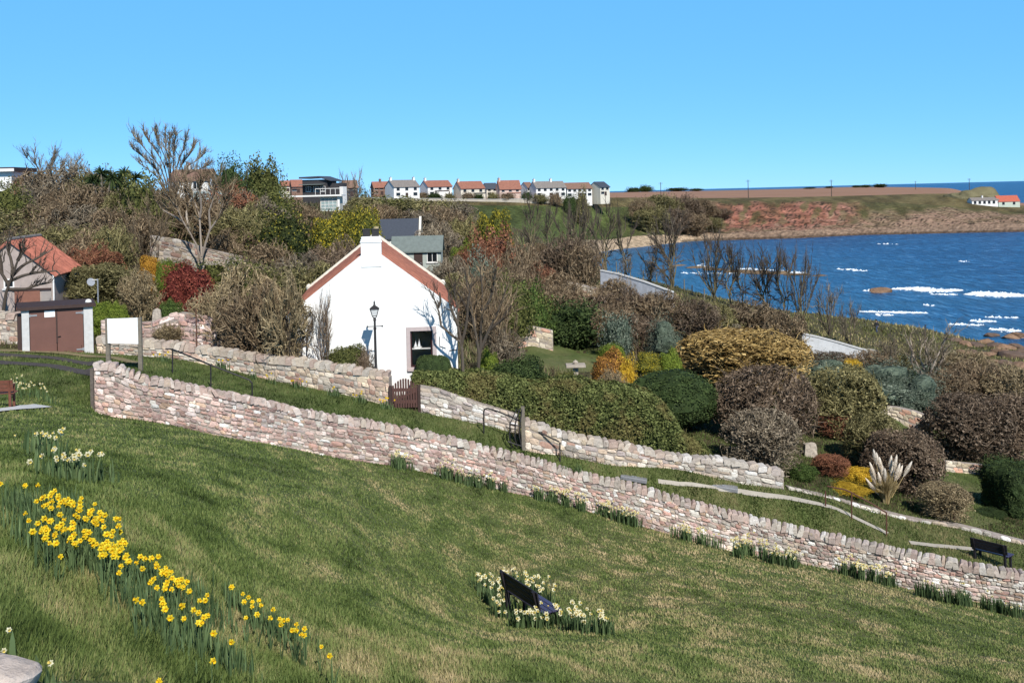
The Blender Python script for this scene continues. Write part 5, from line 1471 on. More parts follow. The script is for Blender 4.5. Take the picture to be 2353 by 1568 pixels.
def proto_fan(seed, nst=9, th=.3, n1=110, n2=420, r0=.016, rad=.0035, sin_=.05, sp=.42, up=.6, l1=.2, l2=.11, lean=0):
    """bare tree: sinuous limbs rising from a short trunk and fanning out to an open crown"""
    rg = np.random.default_rng(seed); m_ = 9
    az = np.arange(nst)*6.283*.382+rg.normal(0, .3, nst); rr = sp*np.sqrt(rg.uniform(.03, 1, nst)); h = rg.uniform(.72, .97, nst)*np.sqrt(1-.55*(rr/.5)**2)
    s = np.linspace(0, 1, m_)[None, :, None]
    tip = np.stack([np.cos(az)*rr+lean, np.sin(az)*rr, h], -1)
    t0 = th*rg.uniform(.15, 1.0, (nst, 1, 1))
    z = s; x = np.clip((s - t0)/(1-t0), 0, 1)**.8
    A = np.concatenate([tip[:, None, :2]*x, tip[:, None, 2:]*z], -1)
    ph = rg.uniform(0, 6.28, (2, nst, 1)); fq = rg.uniform(5, 9, (2, nst, 1)); sw = np.linspace(0, 1, m_)[None]
    A[..., 0] += sin_*np.sin(fq[0]*sw+ph[0])*sw**.7; A[..., 1] += sin_*np.sin(fq[1]*sw+ph[1])*sw**.7
    A[:, 0, 2] = -.05; A[:, 0, :2] += rg.normal(0, .01, (nst, 2))
    R0 = r0*np.linspace(1, .3, m_)[None]*rg.uniform(.7, 1.2, nst)[:, None]
    return limb_meshes(A, R0, n1, n2, l1, l2, rad, rg, up, .45 if up > .45 else .8)
TR = [proto_fan(300), proto_fan(301, 12, .22, 160, 620, .014, .0032), proto_fan(302, 16, .15, 260, 1100, .012, .0026, .025, .46, .9, .22, .12),
      proto_fan(303, 6, .42, 80, 420, .02, .0046, .11, .38, .25, .24, .12), proto_fan(304, 4, .48, 60, 320, .021, .0048, .12, .32, .25, .24, .12, .06), proto_fan(305, 9, .12, 120, 480, .012, .0036, .05, .45, .5, .22, .12),
      proto_fan(306, 7, .36, 100, 520, .019, .0044, .12, .42, .2, .24, .12, -.08)]

# ------------------------------------------------------------------ plant colours
LM = {
 'brown': leafmat('brown twigs', [(0, (0.055, 0.0373, 0.0226)), (.5, (0.16, 0.116, 0.0727)), (1, (0.341, 0.265, 0.17))]),
 'grey': leafmat('grey brown twigs', [(0, (0.0537, 0.043, 0.0311)), (.5, (0.162, 0.131, 0.0943)), (1, (0.344, 0.292, 0.212))]),
 'purple': leafmat('purplish twigs', [(0, (0.0469, 0.0321, 0.0215)), (.5, (0.122, 0.088, 0.06)), (1, (0.263, 0.203, 0.148))]),
 'tawny': leafmat('tawny twigs', [(0, (0.0805, 0.0598, 0.033)), (.5, (0.213, 0.167, 0.099)), (1, (0.402, 0.328, 0.198))]),
 'olive': leafmat('olive twigs', [(0, (0.0438, 0.0413, 0.0168)), (.5, (0.144, 0.131, 0.054)), (1, (0.312, 0.281, 0.138))]),
 'redbrown': leafmat('red brown leaves', [(0, (.08, .03, .02)), (.5, (.20, .085, .05)), (1, (.33, .16, .09))]),
 'red': leafmat('dark red leaves', [(0, (.07, .015, .012)), (.5, (.20, .045, .035)), (1, (.36, .11, .07))], .15),
 'dkgreen': leafmat('dark evergreen', [(0, (.012, .022, .007)), (.5, (.034, .056, .017)), (1, (.085, .12, .04))]),
 'green': leafmat('mid green leaves', [(0, (.025, .045, .012)), (.5, (.065, .105, .025)), (1, (.14, .20, .05))], .15),
 'lime': leafmat('lime leaves', [(0, (.06, .09, .015)), (.5, (.15, .21, .03)), (1, (.28, .34, .06))], .2),
 'gorse': leafmat('gorse', [(0, (.04, .05, .012)), (.35, (.09, .10, .02)), (.62, (.18, .17, .03)), (1, (.50, .40, .03))]),
 'olivegreen': leafmat('olive green leaves', [(0, (0.0403, 0.046, 0.0132)), (.5, (0.0978, 0.109, 0.0308)), (1, (0.196, 0.201, 0.066))], .1),
 'hedge': leafmat('hedge leaves', [(0, (0.03, 0.04, 0.012)), (.5, (0.096, 0.12, 0.036)), (1, (0.24, 0.269, 0.0936))], .1, patch=((.20, .14, .06), .8, .4)),
 'gold': leafmat('golden willow twigs', [(0, (0.114, 0.0721, 0.025)), (.5, (0.285, 0.196, 0.0688)), (1, (0.456, 0.34, 0.15))]),
 'orange': leafmat('orange leaves', [(0, (.16, .07, .015)), (.5, (.40, .20, .03)), (1, (.62, .38, .05))], .1),
 'yellow': leafmat('golden yellow leaves', [(0, (.22, .13, .01)), (.5, (.50, .33, .03)), (1, (.72, .53, .07))], .1),
 'juniper': leafmat('blue green juniper', [(0, (.03, .048, .034)), (.5, (.115, .15, .11)), (1, (.27, .31, .245))]),
 'bark': leafmat('dark bark', [(0, (.045, .035, .028)), (1, (.12, .10, .08))]),
 'palebark': leafmat('pale bark', [(0, (.22, .18, .15)), (1, (.38, .33, .28))]),
 'goldbark': leafmat('golden olive bark', [(0, (.10, .085, .05)), (1, (.22, .19, .11))]),  # olive bark tone for the trunks along the bank
 'darkgorse': leafmat('dark evergreen with yellow tips', [(0, (.015, .022, .007)), (.55, (.04, .052, .014)), (.85, (.10, .11, .025)), (1, (.34, .29, .04))]),
 'rust': leafmat('rust and orange leaves', [(0, (.08, .04, .015)), (.5, (.22, .105, .03)), (1, (.48, .26, .05))]),
 'straw': leafmat('straw', [(0, (.30, .22, .10)), (.5, (.48, .37, .18)), (1, (.64, .53, .30))], .15),
 'plume': leafmat('cream plume', [(0, (.62, .53, .42)), (1, (.85, .78, .68))], .3),
}

def dims(px, top, d, w, foot=None):
    b = gpt(px, d)
    h = P(px, top, d).z - b.z
    return b, max(h, .25), w/F*d

def setmat(o, m):
    if len(o.data.materials) == 0: o.data.materials.append(m)
    o.material_slots[0].link = 'OBJECT'; o.material_slots[0].material = m

SHR = {}
def shrub(pk, mk, px, top, d, w, label, name='shrub', cat='shrub', group=None, sx=1.12, hs=1.03, dep=None, dz=0.0, rz=None):
    b, h, wd_ = dims(px, top, d, w)
    o = bpy.data.objects.new(name, PT[pk]); COL.objects.link(o); setmat(o, LM[mk])
    o.location = (b.x, b.y, b.z-.02+dz); o.rotation_euler = (0, 0, random.uniform(0, 6.28) if rz is None else rz)
    k = wd_*sx
    if rz is not None: o.scale = (k, (dep or k), h*hs)
    else: o.scale = (k, k, h*hs)
    return tag(o, label, cat, group)
TRP = {}
def tree(ti, tm, cm, px, top, d, w, label, name='bare_tree', cat='tree', group=None, rz=None, sx=1.0):
    b, h, wd_ = dims(px, top, d, w)
    r = empty(name, (b.x, b.y, b.z-.05), label, cat, random.uniform(0, 6.28) if rz is None else rz, group)
    for nm, me, mt in (('trunk', TR[ti][0], tm), ('crown', TR[ti][1], cm)):
        o = bpy.data.objects.new(nm, me); COL.objects.link(o); o.parent = r; setmat(o, LM[mt])
    r.scale = (wd_*sx, wd_*sx, h)
    return r

def limb_tree(name, label, d, base, limbs, r0, n1, n2, l1, l2, rad, tm, cm, group=None, dj=.5, up=.5):
    """bare tree whose main limbs follow the ones in the photo; every limb has its own depth"""
    b = gpt(base, d); rg = np.random.default_rng(int(base*13+d)); A = []
    for L in limbs:
        off = rg.uniform(-dj, dj); m_ = len(L)
        q = np.array([(P(px, py, d + off*(i/(m_-1))) - b)[:] for i, (px, py) in enumerate(L)])
        t = np.linspace(0, 1, 9); A.append(pchip(np.linspace(0, 1, m_), q, t))
    A = np.stack(A); low = A[:, 0, 2] < .6
    A[low, 0, 2] = np.minimum(A[low, 0, 2], -.1)
    R0 = np.array(r0)[:, None]*np.linspace(1, .38, 9)[None] if np.ndim(r0) else r0*np.linspace(1, .38, 9)[None]*np.where(low, 1, .6)[:, None]
    t, c = limb_meshes(A, R0, n1, n2, l1, l2, rad, rg, up, .45, A.reshape(-1, 3).mean(0)*np.array([1, 1, .6]))
    r = empty(name, b[:], label, 'tree', 0, group)
    for nm, me, mt in (('trunk', t, tm), ('crown', c, cm)): o = link(nm, me, None, r); setmat(o, LM[mt])
    return r

# ------------------------------------------------------------------ planting, back of the hill first
R = random.Random(11)
# skyline at the left
limb_tree('bare_tree', 'largest bare tree, fan shaped, rising above the left skyline', 128, 395,
          [[(392,470),(372,392),(335,345),(306,312)],[(393,470),(380,390),(350,335),(330,308)],[(394,470),(386,385),(365,330),(356,304)],[(395,470),(392,390),(380,335),(380,303)],[(396,470),(398,390),(400,340),(404,308)],
           [(396,470),(404,390),(420,345),(428,318)],[(397,470),(410,392),(438,352),(448,332)],[(398,470),(418,396),(452,368),(468,355)],[(398,470),(422,405),(455,390),(478,380)],[(392,470),(366,400),(330,362),(304,342)],[(392,470),(368,415),(338,388),(318,374)],[(395,470),(390,400),(388,350),(392,312)]],
          .13, 420, 2000, 1.0, .62, .026, 'bark', 'grey', dj=3.0, up=.8)
tree(1, 'bark', 'grey', 105, 334, 152, 130, 'thin pale bare tree on the skyline at far left')
tree(5, 'bark', 'grey', 165, 352, 150, 110, 'thin bare tree just right of the palest one at far left')
tree(5, 'bark', 'brown', 500, 372, 140, 110, 'low bare tree right of the largest fan shaped tree')
tree(0, 'bark', 'brown', 552, 376, 146, 80, 'wispy bare tree left of the grey green bushy skyline tree')
shrub('loose0', 'olivegreen', 605, 366, 125, 95, 'grey green bushy tree at the right end of the wooded skyline', 'bushy_tree', 'tree')
shrub('loose1', 'dkgreen', 528, 380, 122, 80, 'dark evergreen tree on the skyline right of the fan shaped tree', 'evergreen_tree', 'tree')
for px, dx in ((790, 0), (822, 1)):
    tree(3, 'bark', 'grey', px, 398 if not dx else 392, 240, 40, ['spindly bare tree in front of the dark modern house', 'spindly bare tree just right of the dark modern house'][dx])

# the thicket covering the hillside: every bush its own object
GT = 'bare bushes of the hillside thicket'
TH = [  # px, top, distance, width, kind, colour
 (92,394,112,110,'b','brown'),(150,385,108,150,'b','grey'),(235,392,104,130,'b','brown'),(90,430,98,150,'t','grey'),(190,425,96,150,'b','brown'),(275,440,94,130,'t','brown'),
 (345,440,98,120,'b','brown'),(400,425,100,120,'t','brown'),(8,432,92,90,'l','olivegreen'),(10,480,84,130,'l','olive'),(100,470,86,150,'b','brown'),(180,470,84,140,'t','grey'),(260,480,82,130,'b','brown'),
 (330,490,84,110,'t','brown'),(520,430,104,120,'b','redbrown'),(580,430,104,110,'t','grey'),(480,440,100,90,'t','brown'),(560,470,92,130,'b','brown'),(630,440,108,90,'l','olivegreen'),(655,455,118,80,'b','brown'),
 (610,500,86,110,'b','brown'),(540,520,84,130,'t','brown'),(60,520,76,140,'b','brown'),(150,520,74,150,'b','brown'),(225,520,72,130,'t','brown'),(130,560,66,130,'b','brown'),
 (200,565,66,130,'b','redbrown'),(262,520,70,90,'b','olive'),(70,540,72,120,'l','olive'),(400,596,74,70,'l','olivegreen'),(575,592,74,80,'t','grey'),
 (690,470,112,90,'b','brown'),(640,480,100,80,'t','grey'),(700,505,96,90,'b','brown'),(840,462,150,90,'l','olive'),(900,452,190,120,'l','olivegreen'),(870,470,140,90,'b','brown'),(950,462,175,110,'l','olive'),(830,452,200,60,'b','olive'),
 (1000,458,190,110,'l','olive'),(1010,475,150,110,'b','brown'),(950,480,145,90,'t','grey'),(1060,470,160,100,'b','grey'),(1010,505,120,90,'t','grey'),(1070,500,125,100,'b','brown'),(1030,530,108,80,'t','grey'),
 (690,575,72,110,'t','grey'),(760,560,74,120,'b','purple'),(820,555,76,100,'b','brown'),(640,610,66,110,'l','olive'),(720,600,68,130,'t','brown'),(800,600,68,110,'t','brown'),
 (560,610,64,110,'l','olivegreen'),(510,600,66,90,'l','olivegreen'),(620,560,78,100,'b','brown'),
 (1040,585,92,90,'t','grey'),(1100,560,96,90,'b','redbrown'),(1160,540,100,90,'t','grey'),(1200,560,98,90,'b','brown'),(1050,625,74,110,'t','brown'),(1130,620,76,110,'b','brown'),(1200,610,84,100,'b','brown'),(1170,650,70,90,'l','olivegreen'),(1210,650,72,80,'l','green'),(1100,650,66,120,'t','brown'),
 (1240,600,98,80,'t','redbrown'),(1290,625,96,80,'b','brown')]
i_ = 0
for px, top, d, w, kd, col in TH:
    i_ += 1
    if col == 'brown' and i_ % 3 == 0: col = 'olive'
    nm = {'b': 'brush%d' % (i_ % 3), 't': 'twig%d' % (i_ % 3), 'l': 'loose%d' % (i_ % 2)}[kd]
    lab = {'b': 'dense brown twiggy bush in the hillside thicket', 't': 'open bare branched bush in the hillside thicket', 'l': 'olive leafy bush in the hillside thicket'}[kd]
    shrub(nm, col, px, top, d, w*1.15, lab, 'thicket_bush', 'bush', GT + {'b': ', dense', 't': ', open', 'l': ', leafy'}[kd])
# distinct plants of the hillside
limb_tree('bare_tree', 'bare tree with pale trunks above the rubble terrace wall', 79, 464,
          [[(464,603),(461,550),(458,495),(440,452),(430,420)],[(462,600),(450,560),(420,508),(405,474),(385,450)],[(459,500),(462,470),(458,440),(470,415)],[(464,590),(482,528),(502,500),(512,470),(520,440)],[(436,530),(428,490),(436,460),(410,430)],[(483,526),(480,490),(490,455),(488,430)],[(420,508),(392,492),(372,480),(360,462)]],
          .14, 190, 900, 1.3, .75, .02, 'palebark', 'brown', dj=1.6)
tree(0, 'palebark', 'brown', 190, 408, 100, 170, 'bare tree with two pale trunks above the red roofed shed', rz=2.4)
tree(5, 'bark', 'brown', 350, 450, 88, 130, 'dark multi stemmed bare tree left of the pale trunked one')
tree(1, 'bark', 'brown', 330, 505, 74, 130, 'spreading bare tree over the orange flowering bush')
shrub('loose0', 'olivegreen', 325, 404, 92, 110, 'yellow olive bushy tree on the skyline left of the fan shaped tree', 'bushy_tree', 'tree')
shrub('loose1', 'darkgorse', 665, 490, 82, 125, 'big dark evergreen with yellowish tips left of the gorse', 'evergreen_tree', 'tree')
shrub('leaf1', 'gorse', 770, 486, 94, 105, 'yellow flowering gorse bush above the cottage chimney, left half', 'gorse_bush', 'gorse')
shrub('leaf2', 'gorse', 835, 482, 92, 85, 'yellow and dark green gorse bush right above the cottage chimney', 'gorse_bush', 'gorse')
shrub('leaf0', 'gorse', 1138, 478, 118, 75, 'yellow green gorse bush below the far houses', 'gorse_bush', 'gorse')
shrub('loose0', 'redbrown', 1135, 528, 100, 115, 'russet leaved bush right of the grey shed', 'shrub', 'shrub')
shrub('leaf1', 'lime', 1072, 555, 99, 75, 'lime green bush beside the grey shed', 'shrub', 'shrub')
shrub('loose1', 'juniper', 1105, 596, 80, 70, 'pale grey green bush below the russet one', 'shrub', 'shrub')
shrub('leaf0', 'orange', 345, 584, 69, 48, 'orange flowering bush left of the terrace wall', 'shrub', 'shrub')
shrub('leaf2', 'lime', 385, 600, 68, 48, 'small lime green bush right of the orange one', 'shrub', 'shrub')
shrub('leaf1', 'red', 433, 606, 61, 112, 'rounded dark red leaved bush behind the sign', 'shrub', 'shrub')
shrub('tdome0', 'olive', 228, 604, 59, 150, 'broad dark olive dome of a bush right of the red roofed shed', 'shrub', 'shrub')
shrub('brush1', 'tawny', 325, 622, 57, 95, 'tawny brush bush between the olive dome and the red bush', 'shrub', 'shrub')
shrub('leaf2', 'green', 395, 690, 52, 60, 'green ivy mound below the dark red bush', 'shrub', 'shrub')
shrub('leaf0', 'lime', 225, 690, 51, 60, 'bright green leafy clump just above the utility cabinet roof', 'shrub', 'shrub')
shrub('leaf2', 'lime', 270, 696, 51, 50, 'small bright green clump right of the satellite dish pole', 'shrub', 'shrub')
shrub('brush0', 'tawny', 385, 742, 48.4, 70, 'low tawny brush against the rubble bank behind the sign', 'shrub', 'shrub')
shrub('leaf1', 'green', 438, 716, 49.5, 45, 'small dark green clump at the foot of the big twiggy mass', 'shrub', 'shrub')
limb_tree('bare_tree', 'dark bare tree in front of the red roofed shed', 51, 8,
          [[(8,712),(14,672),(30,630),(41,598),(60,572)],[(28,634),(55,608),(84,594),(108,580)],[(20,655),(4,628),(-20,600),(-40,575)],[(30,628),(25,595),(16,566),(20,548)],[(24,645),(56,632),(88,626),(130,622)],[(18,664),(55,664),(85,655),(114,649)],[(41,598),(48,578),(44,560)],[(4,628),(2,596),(-6,570)]],
          .14, 90, 260, .6, .35, .016, 'bark', 'bark', dj=.9)
# big twiggy masses behind the garden wall
shrub('twig0', 'tawny', 560, 606, 51, 220, 'largest twiggy bush, left part of the bare mass beside the cottage', 'shrub', 'shrub')
shrub('twig1', 'tawny', 658, 612, 45.35, 112, 'twiggy bush against the left wall of the cottage', 'shrub', 'shrub')
shrub('twig2', 'brown', 590, 640, 46.6, 150, 'twiggy bush left of the one against the cottage wall', 'shrub', 'shrub')
shrub('twig2', 'tawny', 500, 650, 49, 130, 'twiggy bush at the left end of the bare mass', 'shrub', 'shrub')
shrub('brush0', 'brown', 600, 690, 47.6, 190, 'lower dense twiggy bush behind the garden wall coping', 'shrub', 'shrub')
shrub('brush1', 'brown', 672, 742, 46.4, 110, 'low dark twiggy bush by the cottage annex', 'shrub', 'shrub')
tree(5, 'bark', 'purple', 745, 672, 45.2, 95, 'small bare shrub tree in front of the white gable', rz=.7, sx=.9)
tree(5, 'bark', 'bark', 690, 700, 45.5, 110, 'bare branching shrub at the left corner of the white gable', rz=2.0)
shrub('leaf0', 'olivegreen', 802, 788, 45.5, 92, 'low olive evergreen along the garden wall under the lamp', 'shrub', 'shrub')
shrub('twig1', 'purple', 838, 792, 45, 50, 'small twiggy shrub left of the lamp post', 'shrub', 'shrub')
# trees at the right corner of the cottage
limb_tree('bare_tree', 'dark bare tree with a limb crossing the right corner of the cottage', 45.4, 1064,
          [[(1064,872),(1062,810),(1054,780),(1014,752),(1006,706),(990,676)],[(1063,850),(1060,786),(1052,748),(1050,709),(1042,668)],[(1006,706),(1012,690),(1010,672)],[(1060,790),(1072,740),(1076,690),(1082,650)],[(1052,748),(1034,700),(1030,672)]],
          .115, 60, 240, .55, .32, .011, 'bark', 'bark', dj=.4)
limb_tree('bare_tree', 'tall bare tree just right of the white cottage', 47.5, 1100,
          [[(1098,868),(1100,812),(1087,738),(1079,684),(1070,640)],[(1099,840),(1104,790),(1106,722),(1108,676),(1104,612)],[(1101,810),(1123,757),(1148,704),(1165,655)],[(1087,738),(1062,690),(1040,655)],[(1106,722),(1128,680),(1136,640),(1140,612)],[(1123,757),(1150,735),(1175,700)],[(1090,750),(1092,690),(1084,630)]],
          .125, 120, 460, .8, .45, .0135, 'bark', 'brown', dj=1.1)
tree(5, 'bark', 'brown', 1160, 640, 52, 120, 'bare multi stemmed tree behind the two cottage corner trees')
shrub('twig2', 'grey', 1150, 740, 52, 90, 'grey twiggy bush beside the small lawn', 'shrub', 'shrub')
shrub('leaf0', 'dkgreen', 1195, 820, 49, 130, 'low dark evergreen shrub behind the hedge right of the corner trees', 'shrub', 'shrub')
shrub('leaf1', 'lime', 1125, 800, 50, 45, 'pale green flowering bush at the foot of the corner trees', 'shrub', 'shrub')
# bare bushes in the middle
MID = [(1270,655,84,110,'brush0','brown','dark brown bush at the left of the middle bare row'),(1345,650,86,120,'twig0','brown','brown bush left of centre in the middle bare row'),(1425,655,84,130,'twig1','purple','purplish bush at the centre of the middle bare row'),
       (1510,665,82,140,'twig2','brown','brown bush right of centre in the middle bare row'),(1590,690,82,120,'brush1','purple','purplish bush at the right of the middle bare row'),(1320,690,74,120,'loose0','dkgreen','dark green bush under the middle bare row'),
       (1395,700,74,110,'brush0','brown','dense low brown bush behind the small lawn'),(1230,690,78,90,'loose1','olivegreen','olive bush left of the middle bare row'),(1470,720,73,110,'twig0','purple','open purplish bush behind the yellow flowered bed'),
       (1540,735,71,70,'spread0','juniper','blue green conifer left of the golden willow'),(1420,720,70,60,'loose0','juniper','grey green bush behind the flower bed'),(1235,560,125,70,'brush1','brown','dense bush by the timber stack'),
       (1310,540,122,120,'brush0','purple','dark bare bush mass above the beach, left one'),(1345,565,118,80,'brush1','brown','dark bare bush mass above the beach, right one'),
       (1650,700,88,100,'brush1','olive','olive brush right of the middle bare row'),(1720,690,92,130,'brush0','brown','brown bush mass above the golden willow'),(1790,715,88,110,'brush1','brown','brown bush mass above the golden willow, right one'),
       (1680,740,80,100,'twig1','grey','grey twiggy bush just behind the golden willow'),(1420,640,96,80,'brush1','brown','bush in front of the blue grey wall, left one'),(1500,672,94,80,'brush0','brown','bush in front of the blue grey wall, right one')]
for px, top, d, w, pk, col, lab in MID: shrub(pk, col, px, top, d, w*1.1, lab)
for px, top, d, w, pk, col, lab in ((1490,806,62,56,'leaf0','gorse','yellow green flowering bed plants behind the clipped evergreen'),(1410,790,64,60,'leaf2','lime','lime flowering plants at the edge of the small lawn'),(1540,800,62,50,'leaf1','lime','small lime bush left of the golden willow'),
       (1405,803,54,88,'leaf1','rust','rounded russet bush behind the olive hedge'),(1440,818,53.6,40,'loose0','yellow','bright yellow bush hugging the rounded russet one'),(1410,850,51,70,'brush0','tawny','tan brush behind the olive hedge'),(1300,850,50,50,'leaf0','olivegreen','small olive bush by the stone bird table')):
    shrub(pk, col, px, top, d, w, lab)
shrub('tdome1', 'gold', 1705, 756, 66, 300, 'big golden twigged willow dome, the brightest bush in the garden', dep=None)
shrub('dome0', 'dkgreen', 1545, 848, 51, 205, 'dark green clipped evergreen dome behind the end of the hedge')
shrub('leaf0', 'dkgreen', 1655, 900, 55, 60, 'black green shrub in the shade right of the clipped evergreen')
shrub('tdome0', 'purple', 1762, 838, 50.5, 215, 'large purplish clipped bush in front of the golden willow')
shrub('tdome1', 'grey', 1752, 938, 45.3, 165, 'purplish clipped dome right behind the white rubble wall')
shrub('tdome0', 'olive', 1938, 838, 55, 165, 'olive brown dome right of the large purplish bush')
shrub('tdome1', 'olive', 2005, 946, 50, 120, 'smaller olive dome tucked behind the pampas grass')
shrub('tdome0', 'purple', 2078, 984, 47.5, 165, 'grey brown dome directly behind the pampas plumes')
shrub('brush1', 'redbrown', 1925, 950, 54, 90, 'red brown bush between the purplish domes and the olive one')
shrub('tdome1', 'redbrown', 1909, 1043, 46.5, 82, 'small red brown clipped bush left of the pampas grass')
shrub('leaf1', 'yellow', 1966, 1070, 46.6, 62, 'golden leaved bush between the red brown clipped bush and the pampas')
shrub('spread0', 'yellow', 1950, 1122, 44.6, 130, 'low spreading golden ground cover behind the handrail')
shrub('leaf2', 'green', 1845, 1065, 45, 62, 'bright green leafy shrub at the end of the white rubble wall')
shrub('tdome1', 'tawny', 2168, 1108, 43.8, 122, 'round clipped tan bush right of the pampas grass')
shrub('box0', 'dkgreen', 2345, 1066, 47.5, 125, 'tall dark clipped hedge block cut off by the right edge', rz=.2)
shrub('leaf1', 'dkgreen', 2270, 1190, 46, 70, 'low dark shrub at the foot of the hedge block at right')
shrub('loose1', 'dkgreen', 2290, 1052, 54, 90, 'low dark green plants along the short cream edging')
shrub('tdome0', 'purple', 2225, 902, 59, 190, 'large dark dome above the right hand lawn, left one')
shrub('tdome1', 'purple', 2318, 908, 60, 170, 'large dark dome above the right hand lawn, right one')
shrub('spread0', 'juniper', 1925, 828, 72, 130, 'blue green juniper, upper left spread')
shrub('spread0', 'juniper', 2010, 836, 69, 160, 'blue green juniper, middle spread')
shrub('spread0', 'juniper', 2095, 862, 67, 170, 'blue green juniper, right spread above the cream wall')
shrub('loose0', 'juniper', 1975, 880, 66, 150, 'darker blue green juniper below the middle spread')
for px, top, d, w, pk, col, lab in ((1900,808,86,110,'brush1','purple','brown brush in front of the white wall'),(1990,806,84,110,'brush0','brown','brown brush below the coast path'),(1960,824,80,40,'leaf0','yellow','small yellow bush above the juniper'),
       (2060,790,88,100,'twig2','olive','open bush beside the coast path'),(2250,830,78,140,'brush0','brown','brown brush at right behind the dark domes, left one'),(2330,846,76,130,'brush1','tawny','tawny brush at right behind the dark domes, right one'),
       (2180,850,76,120,'brush1','brown','brown brush right of the grey shrub tree'),(2110,850,82,90,'loose1','dkgreen','dark green bush under the grey shrub tree'),(2220,805,92,110,'brush0','tawny','tawny brush on the bank near the rocks, left one'),
       (2300,838,86,110,'brush1','tawny','tawny brush on the bank near the rocks, right one'),(2345,900,70,90,'brush0','brown','brown brush behind the right hand dark dome'),(1815,770,98,60,'brush0','olive','olive brush left of the white wall'),(2150,800,94,90,'brush0','olive','olive brush on the bank beyond the grey shrub tree')):
    shrub(pk, col, px, top, d, w*1.1, lab)
tree(0, 'palebark', 'grey', 2130, 742, 80, 190, 'bare grey shrub tree spreading above the juniper', rz=.4)
tree(5, 'bark', 'grey', 2040, 770, 86, 100, 'small bare shrub tree by the coast path')
# small clipped hedge block before the cottage
shrub('box0', 'dkgreen', 998, 817, 45.75, 76, 'small clipped square bush against the cottage window', rz=crz, dep=.7)
# trees along the bank: own trunk and crown each
GB = 'bare trees in a line along the bank above the bay'
BANK = [(1222,452,190,60,3,'tall bare tree at the left end of the bank line'),(1300,470,185,60,4,'bare tree second from the left in the bank line'),(1352,466,180,60,4,'bare tree third from the left in the bank line'),(1390,470,168,80,3,'bare tree with olive bark over the pale beach'),
        (1262,462,200,60,4,'bare tree just right of the leftmost one in the bank line'),(1330,460,196,50,3,'bare tree among the left ones of the bank line, against the far green slope'),(1436,480,166,70,4,'slim bare tree just right of the one over the beach'),(1545,478,158,100,6,'tallest bare tree at the middle of the bank'),(1640,532,150,110,1,'bare tree forking low before the reef'),(1680,545,146,90,4,'slim bare tree right of the low forking one'),
        (1760,560,140,100,6,'bare tree in front of the reef end'),(1800,556,138,80,4,'bare tree second right of the reef end'),(1842,575,134,90,1,'broad bare tree at the right end of the bank line'),(1705,570,146,60,4,'thin bare tree between two larger bank trees'),(1495,560,160,60,4,'short bare tree left of the tallest bank tree')]
for px, top, d, w, ti, lab in BANK: tree(ti, 'goldbark', 'bark', px, top, d, w*1.1, lab, group=GB)
for px, top, d, w, lab in ((1905,650,128,80,'dense bare bush tree at the right of the bank line'),(1952,690,122,70,'small dense bare bush tree near the walker'),(1440,588,164,50,'small round bare bush on the bank, left one'),(1492,592,160,60,'small round bare bush on the bank, middle one'),(1535,600,156,55,'small round bare bush on the bank, right one')):
    tree(5, 'bark', 'grey', px, top, d, w, lab, 'bush_tree', 'tree', GB)
# far scrub on the opposite slope
GF = 'scrub bushes on the far slope by the beach'
for i, (px, top, d, w) in enumerate(((1475,456,500,60),(1520,448,520,90),(1565,450,530,80),(1610,458,540,70),(1500,475,490,80),(1555,480,505,80),(1600,490,512,70),(1640,500,520,60),(1660,480,545,50),(1580,508,512,60),(1545,462,525,70),(1590,470,530,60),(1625,470,540,60))):
    shrub('brush%d' % (i % 2), ['brown', 'olive', 'purple'][i % 3], px, top, d, w, ['brown scrub bush on the far slope', 'olive scrub bush on the far slope', 'purplish scrub bush on the far slope'][i % 3], 'scrub_bush', 'bush', GF + ', ' + ['brown', 'olive', 'purplish'][i % 3])
GD = 'dark trees on the far edge of the field'
for i, (px, top, w) in enumerate(((1455,430,30),(1480,427,34),(1555,431,50),(1600,433,30),(1860,430,26),(1990,425,26),(2022,422,30),(1965,426,20),(1905,428,18))):
    shrub('loose%d' % (i % 2), 'dkgreen', px, top, 1300, w, 'dark far tree on the horizon edge of the brown field', 'far_tree', 'tree', GD)
GW = 'garden bushes at the foot of the far houses'
for i, (px, w) in enumerate(((900,30),(930,26),(965,40),(1000,36),(1032,24),(1075,30),(1100,24),(1130,26),(1165,34),(1210,26),(1240,40),(1275,30),(1310,30),(1340,34),(860,40),(830,40),(800,36))):
    shrub('loose%d' % (i % 2), ['dkgreen', 'olive', 'brown'][i % 3], px, 446-R.random()*5, 458, w, ['dark green bush in front of the far houses', 'olive bush in front of the far houses', 'brown bush in front of the far houses'][i % 3], 'garden_bush', 'bush', GW + ', ' + ['green', 'olive', 'brown'][i % 3])

